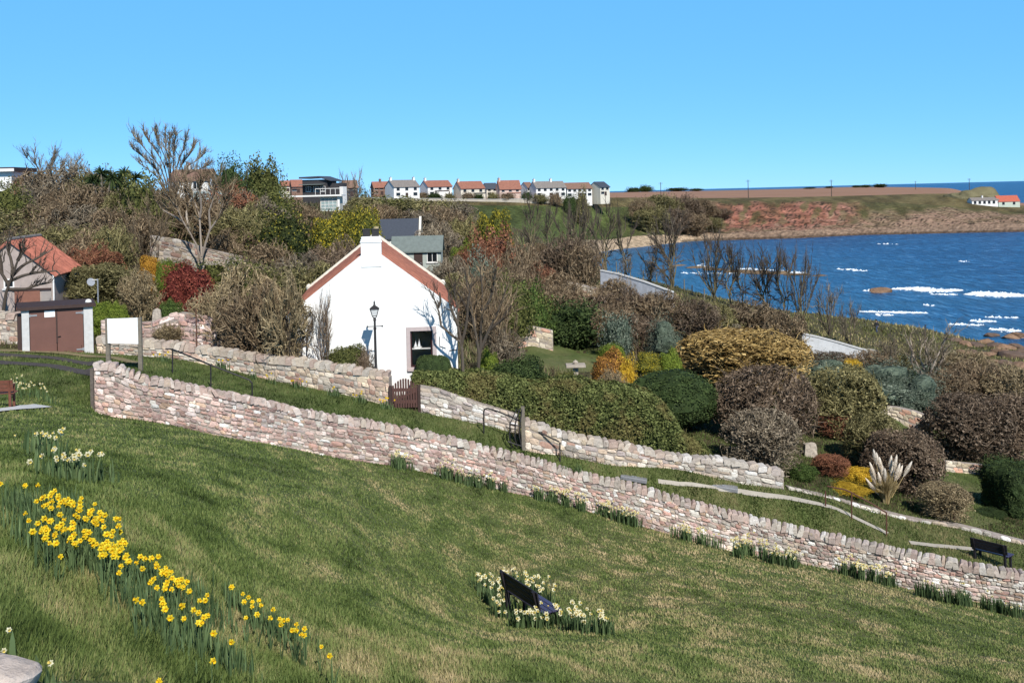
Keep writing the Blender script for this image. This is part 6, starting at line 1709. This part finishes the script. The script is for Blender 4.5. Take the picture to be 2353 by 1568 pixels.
# cabbage palms on the skyline
for px, top, d, lab in ((236, 362, 100, 'cabbage palm with dark spiky heads on the skyline, left one'), (290, 362, 101, 'cabbage palm with dark spiky heads on the skyline, right one')):
    b, h, _ = dims(px, top, d, 40)
    r = empty('cabbage_palm', (b.x, b.y, b.z), lab, 'palm')
    heads = [(0, 0, h*.8), (.9, .2, h*.74), (-.7, -.3, h*.7)]
    f = MB()
    for hx_, hy2, hz_ in heads: f.tube([(0, 0, -.2), (hx_*.3, hy2*.3, hz_*.55), (hx_, hy2, hz_)], [.16, .12, .09], 7)
    f.build('trunk', M_WOOD, r)
    A = []; Rr = []
    for hx_, hy2, hz_ in heads:
        n_ = 70; dd = unit(rng.normal(0, 1, (n_, 3)) + np.array([0, 0, .35])); L_ = rng.uniform(.7, 1.25, n_)
        s = np.linspace(0, 1, 4)[None, :, None]
        A.append(np.array([hx_, hy2, hz_]) + dd[:, None]*L_[:, None, None]*s - np.array([0, 0, .35])*s**2*L_[:, None, None]); Rr.append(np.full((n_, 1), .05)*np.array([[1, 1, .8, .15]]))
    v_, f_ = tubes(np.concatenate(A), np.concatenate(Rr), 3)
    o = link('crown', new_mesh('crown', v_, f_, v=vrand(rng, len(v_)//12, 12)), LM['dkgreen'], r)

# ------------------------------------------------------------------ the long clipped hedge
def hedge(name, label, top, d0, d1, th, mk, n_=26000, size=.055, seed=5):
    rg = np.random.default_rng(seed)
    top = np.array(top, float); pxs = np.arange(top[0, 0], top[-1, 0]+.1, 6)
    tp = np.interp(pxs, top[:, 0], top[:, 1])
    dd = np.interp(pxs, [pxs[0], pxs[-1]], [d0, d1])
    B = [gpt(a, q) for a, q in zip(pxs, dd)]
    x = np.array([b.x for b in B]); y = np.array([b.y for b in B]); zb = np.array([min(b.z, gz(b.x, b.y-th)) for b in B])-.1
    zt = np.array([P(a, t, q-th*.3).z for a, t, q in zip(pxs, tp, dd)])
    zt = np.maximum(zt, zb+.3)
    def surf(u, ph, sc=1.0):
        k = u*(len(x)-1); f = lambda q: np.interp(k, np.arange(len(x)), q)
        c, s = np.cos(ph), np.sin(ph)
        cy = np.sign(c)*np.abs(c)**.5; sz_ = np.abs(s)**.55
        lmp = .05*np.sin(f(x)*2.1+ph*2)+.04*np.sin(f(x)*4.7+ph*5)+.03*np.sin(f(x)*9+ph*9)
        e = np.clip((1-u)*len(x)*6/25, .0, 1)**.4
        X = f(x) + (lmp*.5); Y = f(y) - cy*th*(sc+lmp)*(.35+.65*e); Z = f(zb) + (f(zt)-f(zb))*sz_*(1-(1-sc)*.3+lmp*.35)
        return np.stack([X, Y, Z], -1), np.stack([np.where(u < .03, -1, np.where(u > .97, 1, 0)), -cy, sz_*.8], -1)
    u = rg.random(n_); ph = np.pi*rg.random(n_)**1.0*.8
    C_, N = surf(u, ph, 1.0); C_ += rg.normal(0, .03, C_.shape)
    v1, f1, a1 = quads(C_, unit(N), size, rg, .6)
    U, PH = np.meshgrid(np.linspace(0, 1, 140), np.linspace(0, np.pi, 14))
    vc, _ = surf(U.ravel(), PH.ravel(), .88)
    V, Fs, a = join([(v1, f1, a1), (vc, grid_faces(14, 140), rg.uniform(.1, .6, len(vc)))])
    o = link(name, new_mesh(name, V, Fs, v=a), LM[mk]); return tag(o, label, 'hedge')
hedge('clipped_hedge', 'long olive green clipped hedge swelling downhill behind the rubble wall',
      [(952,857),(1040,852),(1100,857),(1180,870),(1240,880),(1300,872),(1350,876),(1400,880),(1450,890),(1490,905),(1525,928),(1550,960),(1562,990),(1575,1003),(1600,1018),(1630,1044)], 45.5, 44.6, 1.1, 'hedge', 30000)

# ------------------------------------------------------------------ pampas grass
b = gpt(2035, 44.6); 
pr = empty('pampas_grass', b[:], 'pampas grass clump with cream plumes behind the low edging', 'pampas grass')
n_ = 700; az = rng.uniform(0, 6.28, n_); sp = rng.uniform(0, 1, n_)**.6; L_ = rng.uniform(.9, 1.5, n_)
s = np.linspace(0, 1, 6)[None, :, None]; dr = np.stack([np.cos(az), np.sin(az), az*0], -1)
A = dr[:, None]*(sp[:, None, None]*.12 + sp[:, None, None]*.45*s**1.6) + np.array([0, 0, 1])*(L_[:, None, None]*(s - .35*sp[:, None, None]*s**2.5))
v_, f_ = tubes(A, np.full((n_, 1), .013)*np.array([[1, 1, .9, .8, .5, .15]]), 3)
link('leaves', new_mesh('leaves', v_, f_, v=vrand(rng, n_, 18)), LM['straw'], pr)
pl = None
for (zx, zy) in ((1060,1210),(1085,1240),(1110,1275),(1130,1335),(1030,1320),(1032,1385),(1045,1405),(1000,1455),(1155,1370),(1210,1262),(1255,1260),(1280,1330),(1302,1345),(1380,1312),(1225,1320),(1100,1400)):
    px, py = 1719+zx*.2712, 705.6+zy*.2712
    t = P(px, py, 44.6+random.uniform(-.35, .35)); t = t - b
    base = Vector((t.x*.22, t.y*.3, .2)); dirn = (t-base).normalized()
    if pl is None:
        n2 = 620; L2 = .72
        q = rng.random(n2); az = rng.uniform(0, 6.28, n2); prof = .014+.075*np.sin(np.pi*np.clip(q, .0, 1))**.8
        P0 = np.stack([q*0, q*0, -L2+q*L2*.86], -1); dd = np.stack([np.cos(az)*prof, np.sin(az)*prof, .09+q*0], -1)
        s3 = np.linspace(0, 1, 3)[None, :, None]
        v_, f_ = tubes(P0[:, None] + dd[:, None]*s3, np.full((n2, 1), .007)*np.array([[1, .8, .2]]), 3)
        lm_ = MB().lathe([(.004, -.72), (.03, -.6), (.055, -.4), (.06, -.22), (.045, -.05), (.012, .06)], 9); lV = np.concatenate(lm_.V)
        a_, b_, c_ = join([(v_, f_, vrand(rng, n2, 9)*.5+.5)] + [(lV, np.array(q_), 1.0) for q_ in [lm_.F[4]]])
        mep = new_mesh('plume', a_, b_, v=c_)
        v2, f2 = tubes(np.array([[[0, 0, -2.2], [0, 0, -1.2], [0, 0, -.1]]]), np.array([[.014, .012, .008]]), 5)
        mes = new_mesh('stem', v2, f2, v=np.full(len(v2), .5))
    o = link('plume', mep, LM['plume'], pr); o.location = t; o.rotation_euler = dirn.to_track_quat('Z', 'Y').to_euler()
    o.scale = (1, 1, random.uniform(.8, 1.15))
    o2 = link('stem', mes, LM['straw'], o); o2.scale = (1, 1, (t-base).length/2.2)

# ------------------------------------------------------------------ daffodils
M_PETAL = leafmat('daffodil petals', [(0, (.68, .50, .015)), (1, (.88, .72, .06))], .25)
M_TRUMP = leafmat('daffodil trumpet', [(0, (.68, .40, .008)), (1, (.85, .58, .02))], .2)
M_PPET = leafmat('pale daffodil petals', [(0, (.66, .62, .38)), (1, (.85, .83, .62))], .25)
M_PTRU = leafmat('pale daffodil cups', [(0, (.66, .52, .12)), (1, (.8, .7, .25))], .2)
M_DLEAF = leafmat('daffodil leaves', [(0, (.03, .055, .02)), (.5, (.085, .135, .055)), (1, (.16, .225, .10))], .2)
def daff_meshes():
    pv = []; pf = []
    for i in range(6):
        a = i*math.pi/3; l, w = .043, .017; c, s = math.cos(a), math.sin(a)
        bz = .004 if i % 2 else 0
        q = [(.006, -.005, 0), (l*.55, -w, .004+bz), (l, 0, -.006+bz), (l*.55, w, .004+bz), (.006, .005, 0)]
        n0 = len(pv); pv += [(x*c-y*s, x*s+y*c, z) for x, y, z in q]; pf.append([n0+k for k in range(5)])
    pet = new_mesh('petals', pv, np.array(pf), v=np.repeat(np.random.default_rng(3).random(6), 5))
    m_ = MB().lathe([(.009, -.004), (.012, .012), (.014, .026), (.019, .033), (.016, .031), (.008, .01)], 9); V = np.concatenate(m_.V)
    tru = new_mesh('trumpet', V, [np.array(f) for f in m_.F.values()], v=np.linspace(.2, 1, len(V)))
    v_, f_ = tubes(np.array([[[0, 0, -.04], [.004, 0, .15], [0, 0, .30], [.012, -.012, .33]]]), np.array([[.005, .0045, .004, .006]]), 5)
    stem = new_mesh('stem', v_, f_, v=np.full(len(v_), .6))
    s = np.linspace(0, 1, 5)
    lv = []; lf = []
    for i, z in enumerate(s):
        x = .01+.055*z**2; w = .008*(1-z**3*.8); lv += [(x, -w, -.03+.31*z-.03*z**3), (x, w, -.03+.31*z-.03*z**3)]
        if i: lf.append((2*i-2, 2*i-1, 2*i+1, 2*i))
    leaf = new_mesh('leaf', lv, np.array(lf), v=np.linspace(.2, .9, 10))
    return pet, tru, stem, leaf
PET, TRU, STEM, LEAF = daff_meshes()
def daffodil(px, py, label, group, sc=1.0):
    g = BV.ray_cast(Vector((0, 0, CZ-.33*sc)), ray(px, py).normalized())[0]
    if g is None: return
    r = empty('daffodil', g[:], label, 'daffodil', R.uniform(0, 6.28), group); r.scale = (sc, sc, sc)
    st = link('stem', STEM, M_DLEAF, r)
    face = Vector((R.uniform(-.6, .9), R.uniform(-1.3, -.3), R.uniform(-.15, .5))).normalized()
    face.rotate(Matrix.Rotation(-r.rotation_euler.z, 3, 'Z'))
    eul = face.to_track_quat('Z', 'Y').to_euler()
    p = link('petals', PET, M_PETAL, r); p.location = (.012, -.012, .33); p.rotation_euler = eul; p.scale = (.74,)*3
    t = link('trumpet', TRU, M_TRUMP, r); t.location = (.012, -.012, .33); t.rotation_euler = eul; t.scale = (.76,)*3
    for k_ in range(2):
        l = link('leaf', LEAF, M_DLEAF, r); l.rotation_euler = (R.uniform(-.15, .15), 0, R.uniform(0, 6.28)); l.scale = (1.3, 1.3, R.uniform(.9, 1.2))
DAF = [(200,330,3),(10,315,1),(240,390,4),(300,380,4),(330,440,9),(420,390,4),(420,460,5),(490,440,7),(480,500,7),(330,510,5),(600,500,7),(650,520,7),(600,570,7),(560,540,4),(720,560,3),(750,550,2),(450,560,4),(215,550,4),(235,600,2),(300,570,7),(300,610,5),(380,600,6),(350,650,5),(450,620,7),(470,670,7),(550,650,8),(590,690,7),(670,600,4),(740,620,3),(680,680,8),(720,720,8),(760,700,4),(650,740,5),(750,775,2),(800,800,5),(780,850,3),(890,800,4),(870,850,3),(980,790,2),(1010,850,7),(970,910,3),(1060,890,7),(1060,960,7),(1110,930,4),(1140,960,4),(1185,975,2),(885,1060,3),(1020,1060,4),(1030,1110,1),(1140,1080,4),(1070,1155,1),(1155,1160,1),(1280,1050,4),(1230,1110,3),(1250,1150,5),(1270,1190,3),(1325,1260,2),(1445,1300,2),(1445,965,1),(1535,1005,1),(1560,1050,3),(1610,1070,4),(1610,1115,2),(1565,1135,2),(1650,1160,2),(1680,1165,2),(1720,1110,1),(1775,1165,3),(1800,1205,3),(1840,1220,4),(1870,1265,5),(1950,1310,2),(2085,1395,1),(1330,1435,1),(950,1550,2),(320,690,1),(370,775,1),(655,765,1)]
GY = 'yellow daffodils in the drift on the lawn'
for zx, zy, n_ in DAF:
    for k_ in range(max(1, int(n_*.85))):
        daffodil((zx + R.gauss(0, 22 if n_ > 1 else 0))*.3653, 995 + (zy + R.gauss(0, 20 if n_ > 1 else 0))*.3653, 'yellow daffodil in the drift at lower left', GY, R.uniform(.74, .98))
def strap_leaves(pts, n_, hgt, rg, width=.010, spread=.25):
    """upright strap leaves round ground points (k, 3)"""
    c = pts[rg.integers(len(pts), size=n_)] + np.concatenate([rg.normal(0, .09, (n_, 2)), np.zeros((n_, 1))], 1)
    c[:, 2] = [gz(x, y) for x, y in c[:, :2]]
    az = rg.uniform(0, 6.28, n_); h = hgt*rg.uniform(.55, 1.2, n_); sp = spread*rg.uniform(0, 1, n_)*h
    s = np.linspace(0, 1, 5)[None, :, None]; d = np.stack([np.cos(az), np.sin(az), az*0], -1)
    A = c[:, None] + d[:, None]*sp[:, None, None]*s**2 + np.array([0, 0, 1])*(h[:, None, None]*s - .02)
    w = np.stack([-np.sin(az), np.cos(az), az*0], -1)[:, None]*width*np.array([1, 1, .95, .75, .1])[None, :, None]*rg.uniform(.7, 1.3, n_)[:, None, None]
    V = np.stack([A-w, A+w], 2).reshape(-1, 3)
    i = np.arange(n_*10).reshape(n_, 5, 2)
    f = np.stack([i[:, :-1, 0], i[:, :-1, 1], i[:, 1:, 1], i[:, 1:, 0]], -1).reshape(-1, 4)
    return V, f, np.repeat(rg.random(n_), 10)
LZ = [(120,470),(130,530),(180,620),(230,720),(300,780),(380,800),(450,820),(520,850),(600,880),(680,870),(560,780),(480,740),(700,930),(820,900),(860,960),(940,980),(1000,1020),(900,1000),(850,1120),(900,1180),(960,1240),(1000,1290),(1080,1200),(1150,1230),(1100,1300),(1200,1250),(1320,1120),(1300,1180),(1500,1120),(1560,1180),(1640,1220),(1720,1250),(1780,1280),(1850,1320),(1680,1280),(1420,1480),(1470,1480),(350,480),(420,520),(500,560),(560,620),(640,640)]
pts = np.array([hit(zx*.3653, 995+zy*.3653)[:] for zx, zy in LZ])
V, f, a = strap_leaves(pts, 3600, .23, rng, .006)
o = link('daffodil_leaves', new_mesh('daffodil_leaves', V, f, v=a), M_DLEAF); kind(o, 'stuff'); o['label'] = 'tall blue green strap leaves among the yellow daffodils'

def pale_clump(label, pts, nl, nf, hgt, spread, name='pale_daffodil_clump', group=None, blue=0):
    """clump of pale daffodils: leaves and flower heads; pts are photo positions on the ground"""
    rg = np.random.default_rng(int(abs(pts[0][0])*7+len(pts)))
    G_ = np.array([hit(*p)[:] for p in pts]); c0 = G_.mean(0)
    ext = np.repeat(G_, 3, 0); ext[:, :2] += rg.normal(0, spread, (len(ext), 2))
    V, f, a = strap_leaves(ext, nl, hgt, rg, .014, .3)
    r = empty(name, c0.tolist(), label, 'daffodils', 0, group)
    o = link('leaves', new_mesh('leaves', V-c0, f, v=a), M_DLEAF, r)
    q = ext[rg.integers(len(ext), size=nf)].copy(); q[:, :2] += rg.normal(0, .1, (nf, 2)); q[:, 2] += hgt*rg.uniform(.85, 1.2, nf)
    pv, tf = np.array([v.co[:] for v in PET.vertices]), np.array([p.vertices[:] for p in PET.polygons])
    tv, tq = np.array([v.co[:] for v in TRU.vertices]), [p.vertices[:] for p in TRU.polygons]
    Vp = []; Fp = []; Vt = []; Ft = []
    for p in q:
        d = Vector((rg.uniform(-.7, .9), rg.uniform(-1.2, -.2), rg.uniform(-.1, .8))).to_track_quat('Z', 'Y').to_matrix()
        M3 = np.array(d)*rg.uniform(.7, 1.0)*(.5 if pts[0][1] > 1500 else 1 if pts[0][0] < 300 else 1.3)
        Fp.append(tf+len(Vp)*len(pv)); Vp.append(pv@M3.T + p - c0)
        Ft += [[i+len(Vt)*len(tv) for i in t_] for t_ in tq if len(t_) == 4]; Vt.append(tv@M3.T + p - c0)
    o = link('petals', new_mesh('petals', np.concatenate(Vp), np.concatenate(Fp), v=rg.random(len(Vp)*len(pv))), M_PPET, r); o['kind'] = 'stuff'
    o = link('cups', new_mesh('cups', np.concatenate(Vt), np.array(Ft), v=rg.random(len(Vt)*len(tv))), M_PTRU, r); o['kind'] = 'stuff'
    return r
pale_clump('small clump of pale daffodils on the lawn at upper left', [(92,1042),(110,1048),(122,1046)], 90, 11, .30, .08)
pale_clump('pale daffodils in a wider clump above the yellow drift', [(140,1098),(160,1104),(185,1106),(200,1104)], 140, 20, .30, .1)
pale_clump('few pale flowers beside the corner boulder', [(50,1545),(95,1572),(110,1566)], 24, 5, .16, .05)
pale_clump('pale daffodils behind the red brown bench', [(40,905),(60,912),(80,920),(30,890)], 110, 34, .35, .25)
pale_clump('pale daffodils ringing the left end of the lawn bench', [(1110,1352),(1118,1372),(1130,1390),(1145,1408),(1160,1420),(1135,1350)], 420, 42, .36, .16)
pale_clump('pale daffodils along the far side of the lawn bench', [(1165,1348),(1190,1352),(1215,1362),(1230,1372),(1245,1385)], 260, 30, .36, .14)
pale_clump('pale daffodils in front of the right end of the lawn bench', [(1205,1440),(1232,1440),(1262,1436),(1290,1436),(1320,1446),(1345,1452),(1362,1456)], 620, 60, .30, .16)
for pts, nl, nf, lab in (([(895,1066),(910,1070),(925,1076)], 150, 16, 'pale daffodil clump at the wall foot below the cottage gate'),
    ([(1010,1095),(1040,1102),(1080,1112),(1110,1118),(1145,1124)], 420, 40, 'long dark leaved daffodil clump at the wall foot below the kissing gate'),
    ([(1240,1146),(1275,1156),(1310,1165),(1350,1175),(1390,1184)], 480, 85, 'longest pale daffodil clump along the foot of the wall'),
    ([(1420,1193),(1445,1200),(1470,1208)], 260, 34, 'white flowered clump just right of the longest one at the wall'),
    ([(1560,1232),(1590,1240),(1630,1252)], 240, 36, 'daffodil clump at the middle of the wall foot'),
    ([(1695,1268),(1720,1275),(1745,1284)], 260, 50, 'cream daffodil clump at the wall foot below the gravel path'),
    ([(1760,1290),(1795,1296),(1825,1302)], 260, 40, 'daffodil clump next right of the cream one at the wall foot'),
    ([(1945,1322),(1975,1330),(2010,1338),(2035,1344)], 340, 62, 'cream daffodil clump under the handrail part of the wall'),
    ([(2130,1372),(2160,1380)], 170, 4, 'nearly flowerless leaf clump at the wall foot, left of three'),
    ([(2195,1388),(2215,1392)], 170, 3, 'nearly flowerless leaf clump at the wall foot, middle of three'),
    ([(2270,1402),(2300,1410),(2330,1415)], 240, 6, 'nearly flowerless leaf clump at the wall foot, right of three')):
    pale_clump(lab, pts, int(nl*1.2), int(nf*1.15), .46, .22)
for pts, nf, lab in (([(383,832),(376,830)], 5, 'few yellow daffodils by the wall right of the sign'), ([(512,846),(516,848)], 3, 'yellow daffodils at the wall beside the handrail'), ([(585,872),(619,882)], 4, 'pair of yellow daffodils at the garden wall foot'), ([(680,892),(700,898)], 6, 'yellow daffodils at the middle of the garden wall foot'),
                     ([(762,908),(768,910)], 2, 'single yellow daffodil tuft along the garden wall'), ([(826,924),(834,926)], 4, 'yellow daffodils left of the ones at the picket gate'), ([(885,938),(897,940)], 7, 'yellow daffodils beside the brown picket gate')):
    r = pale_clump(lab, pts, 50, nf, .34, .08, 'daffodil_clump')
    for c in r.children:
        if c.name.startswith('petals'): c.data.materials[0] = M_PETAL
        if c.name.startswith('cups'): c.data.materials[0] = M_TRUMP

# ------------------------------------------------------------------ grass, rough herbage and undergrowth
def blades(name, C_, h, w, val, mat, label, rg, lean=.5):
    n_ = len(C_); az = rg.uniform(0, 6.28, n_); d = np.stack([np.cos(az), np.sin(az), az*0], -1)
    t = np.stack([np.cos(az+1.57), np.sin(az+1.57), az*0], -1)
    h = h*rg.uniform(.5, 1.4, n_); w = w*rg.uniform(.7, 1.3, n_)
    V = np.stack([C_-d*w[:, None]-np.array([0, 0, .01]), C_+d*w[:, None]-np.array([0, 0, .01]), C_+t*(lean*h*rg.uniform(0, 1.2, n_))[:, None]+np.array([0, 0, 1])*h[:, None]], 1).reshape(-1, 3)
    o = link(name, new_mesh(name, V, np.arange(n_*3).reshape(-1, 3), v=np.repeat(val, 3)), mat); kind(o, 'stuff'); o['label'] = label
    return o
def sample(G, n_, rg, pymin=None, s0=0, s1=None):
    """points on a ground sheet spread evenly over the part of the picture it fills"""
    A = G[:-1, :-1]; B_ = G[:-1, 1:]; D = G[1:, :-1]; E_ = G[1:, 1:]
    def scr(Q):
        d = Q[..., 1]; X = Q[..., 0]/d; Z = (Q[..., 2]-CZ)/d
        xc = cr*X - sr*Z; yc = sr*X + cr*Z
        return W/2+xc*F, H/2+SHY-yc*F
    a, b_, d_, e = scr(A), scr(B_), scr(D), scr(E_)
    area = np.abs((e[0]-a[0])*(d_[1]-b_[1]) - (e[1]-a[1])*(d_[0]-b_[0]))*.5
    vis = (a[0] > -200) & (a[0] < W+300) & (a[1] < H+90)
    wgt = (np.minimum(area, 6000)*vis).ravel(); wgt /= wgt.sum()
    q = rg.choice(len(wgt), n_, p=wgt); u, v_ = rg.random((2, n_, 1))
    f = lambda Q: Q.reshape(-1, 3)[q]
    return f(A)*(1-u)*(1-v_) + f(B_)*u*(1-v_) + f(D)*(1-u)*v_ + f(E_)*u*v_
M_GRASS = leafmat('grass blades', [(0, (.026, .042, .011)), (.28, (.095, .14, .036)), (.52, (.18, .226, .074)), (.74, (.31, .285, .13)), (1, (.50, .40, .23))], .25)
def vnoise(x, y, sc, seed):
    """smooth random field, about 0..1"""
    tb = np.random.default_rng(seed).random((256, 256)); x = x/sc+500; y = y/sc+500
    i, j = np.floor(x).astype(int), np.floor(y).astype(int); u, v = x-i, y-j; u = u*u*(3-2*u); v = v*v*(3-2*v)
    g = lambda a, b: tb[a % 256, b % 256]
    return (g(i, j)*(1-u)+g(i+1, j)*u)*(1-v) + (g(i, j+1)*(1-u)+g(i+1, j+1)*u)*v
def turf_value(C_, rg, dry=1.0):
    x, y = C_[:, 0], C_[:, 1]
    big = vnoise(x, y*.6, 4.0, 1)*.6+vnoise(x, y*.5, 1.6, 2)*.4; mid = vnoise(x, y*.42, .55, 3)*.6+vnoise(x, y*.42, .24, 4)*.4
    c, s_ = math.cos(.75), math.sin(.75); xr, yr = x*c-y*s_, x*s_+y*c
    stk = vnoise(xr/.95, yr/.33, 1.0, 5)*.5 + vnoise(xr/.45, yr/.17, 1.0, 6)*.5
    right = np.clip((x+5)/14, 0, 1)
    q = .39 + (big-.5)*.36 + (mid-.5)*.85 + right*.10*dry + rg.normal(0, .10, len(x))
    q = q + dry*np.clip(stk-.52, 0, 1)*(.2+1.25*right)*np.clip(big*2.2-.5, .2, 1.2)
    spot = vnoise(x, y, .9, 8); q = q + dry*(spot > .86)*.3*np.clip(right+.2, 0, 1)
    return np.clip(q, 0, 1)
def off_paths(C_):
    k = np.ones(len(C_), bool)
    for Q, w in STRIPS:
        for a, b_ in zip(Q[:-1], Q[1:]):
            ab = b_-a; t = np.clip(((C_[:, :2]-a)@ab)/(ab@ab+1e-9), 0, 1)
            k &= np.linalg.norm(C_[:, :2]-(a+t[:, None]*ab), axis=1) > w*.5
    return C_[k]
rg = np.random.default_rng(31)
C_ = sample(GL, 390000, rg); d = C_[:, 1]
sel = rg.random(len(C_)) > np.clip((9-d)/14, 0, .4); C_ = off_paths(C_[sel]); d = C_[:, 1]
hh = np.interp(d, [4, 9, 14, 25, 42], [.04, .032, .03, .034, .045]); ww = np.interp(d, [4, 10, 20, 42], [.005, .008, .014, .025])
tv = turf_value(C_, rg); hh = hh*(.7 + 1.0*vnoise(C_[:, 0], C_[:, 1], .5, 9)) * np.where((C_[:, 0] < -.5) & (d < 13), 1.35, 1)
blades('grass', C_, hh, ww, tv, M_GRASS, 'rough mown grass over the sloping lawn', rg, .9)
C_ = off_paths(sample(GH[:nT], 60000, rg))
blades('terrace_turf', C_, .09, .016, np.clip(turf_value(C_, rg, .25)-.03, 0, 1), M_GRASS, 'green grass between the two rubble walls', rg, .8)
# undergrowth on the hillside, rough grass on the coast bank
C_ = sample(GH[nT-1:], 150000, rg); px_ = C_[:, 0]/C_[:, 1]*F + W/2
bank = ((px_ > 1400) & (C_[:, 1] > 92)) | ((px_ > 1950) & (C_[:, 1] > 84))
lawnz = np.zeros(len(C_), bool)
for o in [o for o in bpy.data.objects if o.name.startswith('garden_lawn')]:
    bb = np.array([v.co[:2] for v in o.data.vertices]); lawnz |= (np.abs(C_[:, 0]-bb[:, 0].mean()) < np.ptp(bb[:, 0])*.45) & (np.abs(C_[:, 1]-bb[:, 1].mean()) < np.ptp(bb[:, 1])*.42)
U = C_[~bank & ~lawnz & ~((px_ > 1560) & (C_[:, 1] < 63))]; d = U[:, 1]
GD_ = C_[~bank & (px_ > 1560) & (C_[:, 1] < 63)]; GD_ = np.repeat(GD_, 2, 0); GD_[:, :2] += rg.normal(0, .12, (len(GD_), 2))
blades('garden_turf', GD_, .09, .02, np.clip(turf_value(GD_, rg, .2)-.12, 0, 1), M_GRASS, 'green turf between the clipped bushes of the garden', rg, .8)
M_UND = leafmat('undergrowth', [(0, (.04, .032, .02)), (.4, (.11, .085, .055)), (.6, (.12, .12, .05)), (.8, (.10, .13, .04)), (1, (.28, .22, .14))])
blades('undergrowth', U, np.interp(d, [44, 60, 120, 300], [.28, .4, .7, 1.2]), np.interp(d, [44, 120, 300], [.02, .045, .12]), rg.random(len(U)), M_UND, 'tangled brown undergrowth covering the hillside', rg, 1.1)
B_ = C_[bank]; d = B_[:, 1]
M_BANK = leafmat('bank grass', [(0, (.06, .075, .025)), (.4, (.14, .15, .05)), (.7, (.27, .24, .11)), (1, (.45, .37, .2))], .15)
lf = np.sin(B_[:, 0]*.21+np.sin(d*.13))+np.sin(d*.17+B_[:, 0]*.1)
blades('bank_grass', B_, np.interp(d, [80, 160], [.2, .38]), np.interp(d, [80, 160], [.04, .08]), np.clip(.5+.13*lf+rg.normal(0, .2, len(B_)), 0, 1), M_BANK, 'pale rough grass on the bank above the bay', rg, .9)
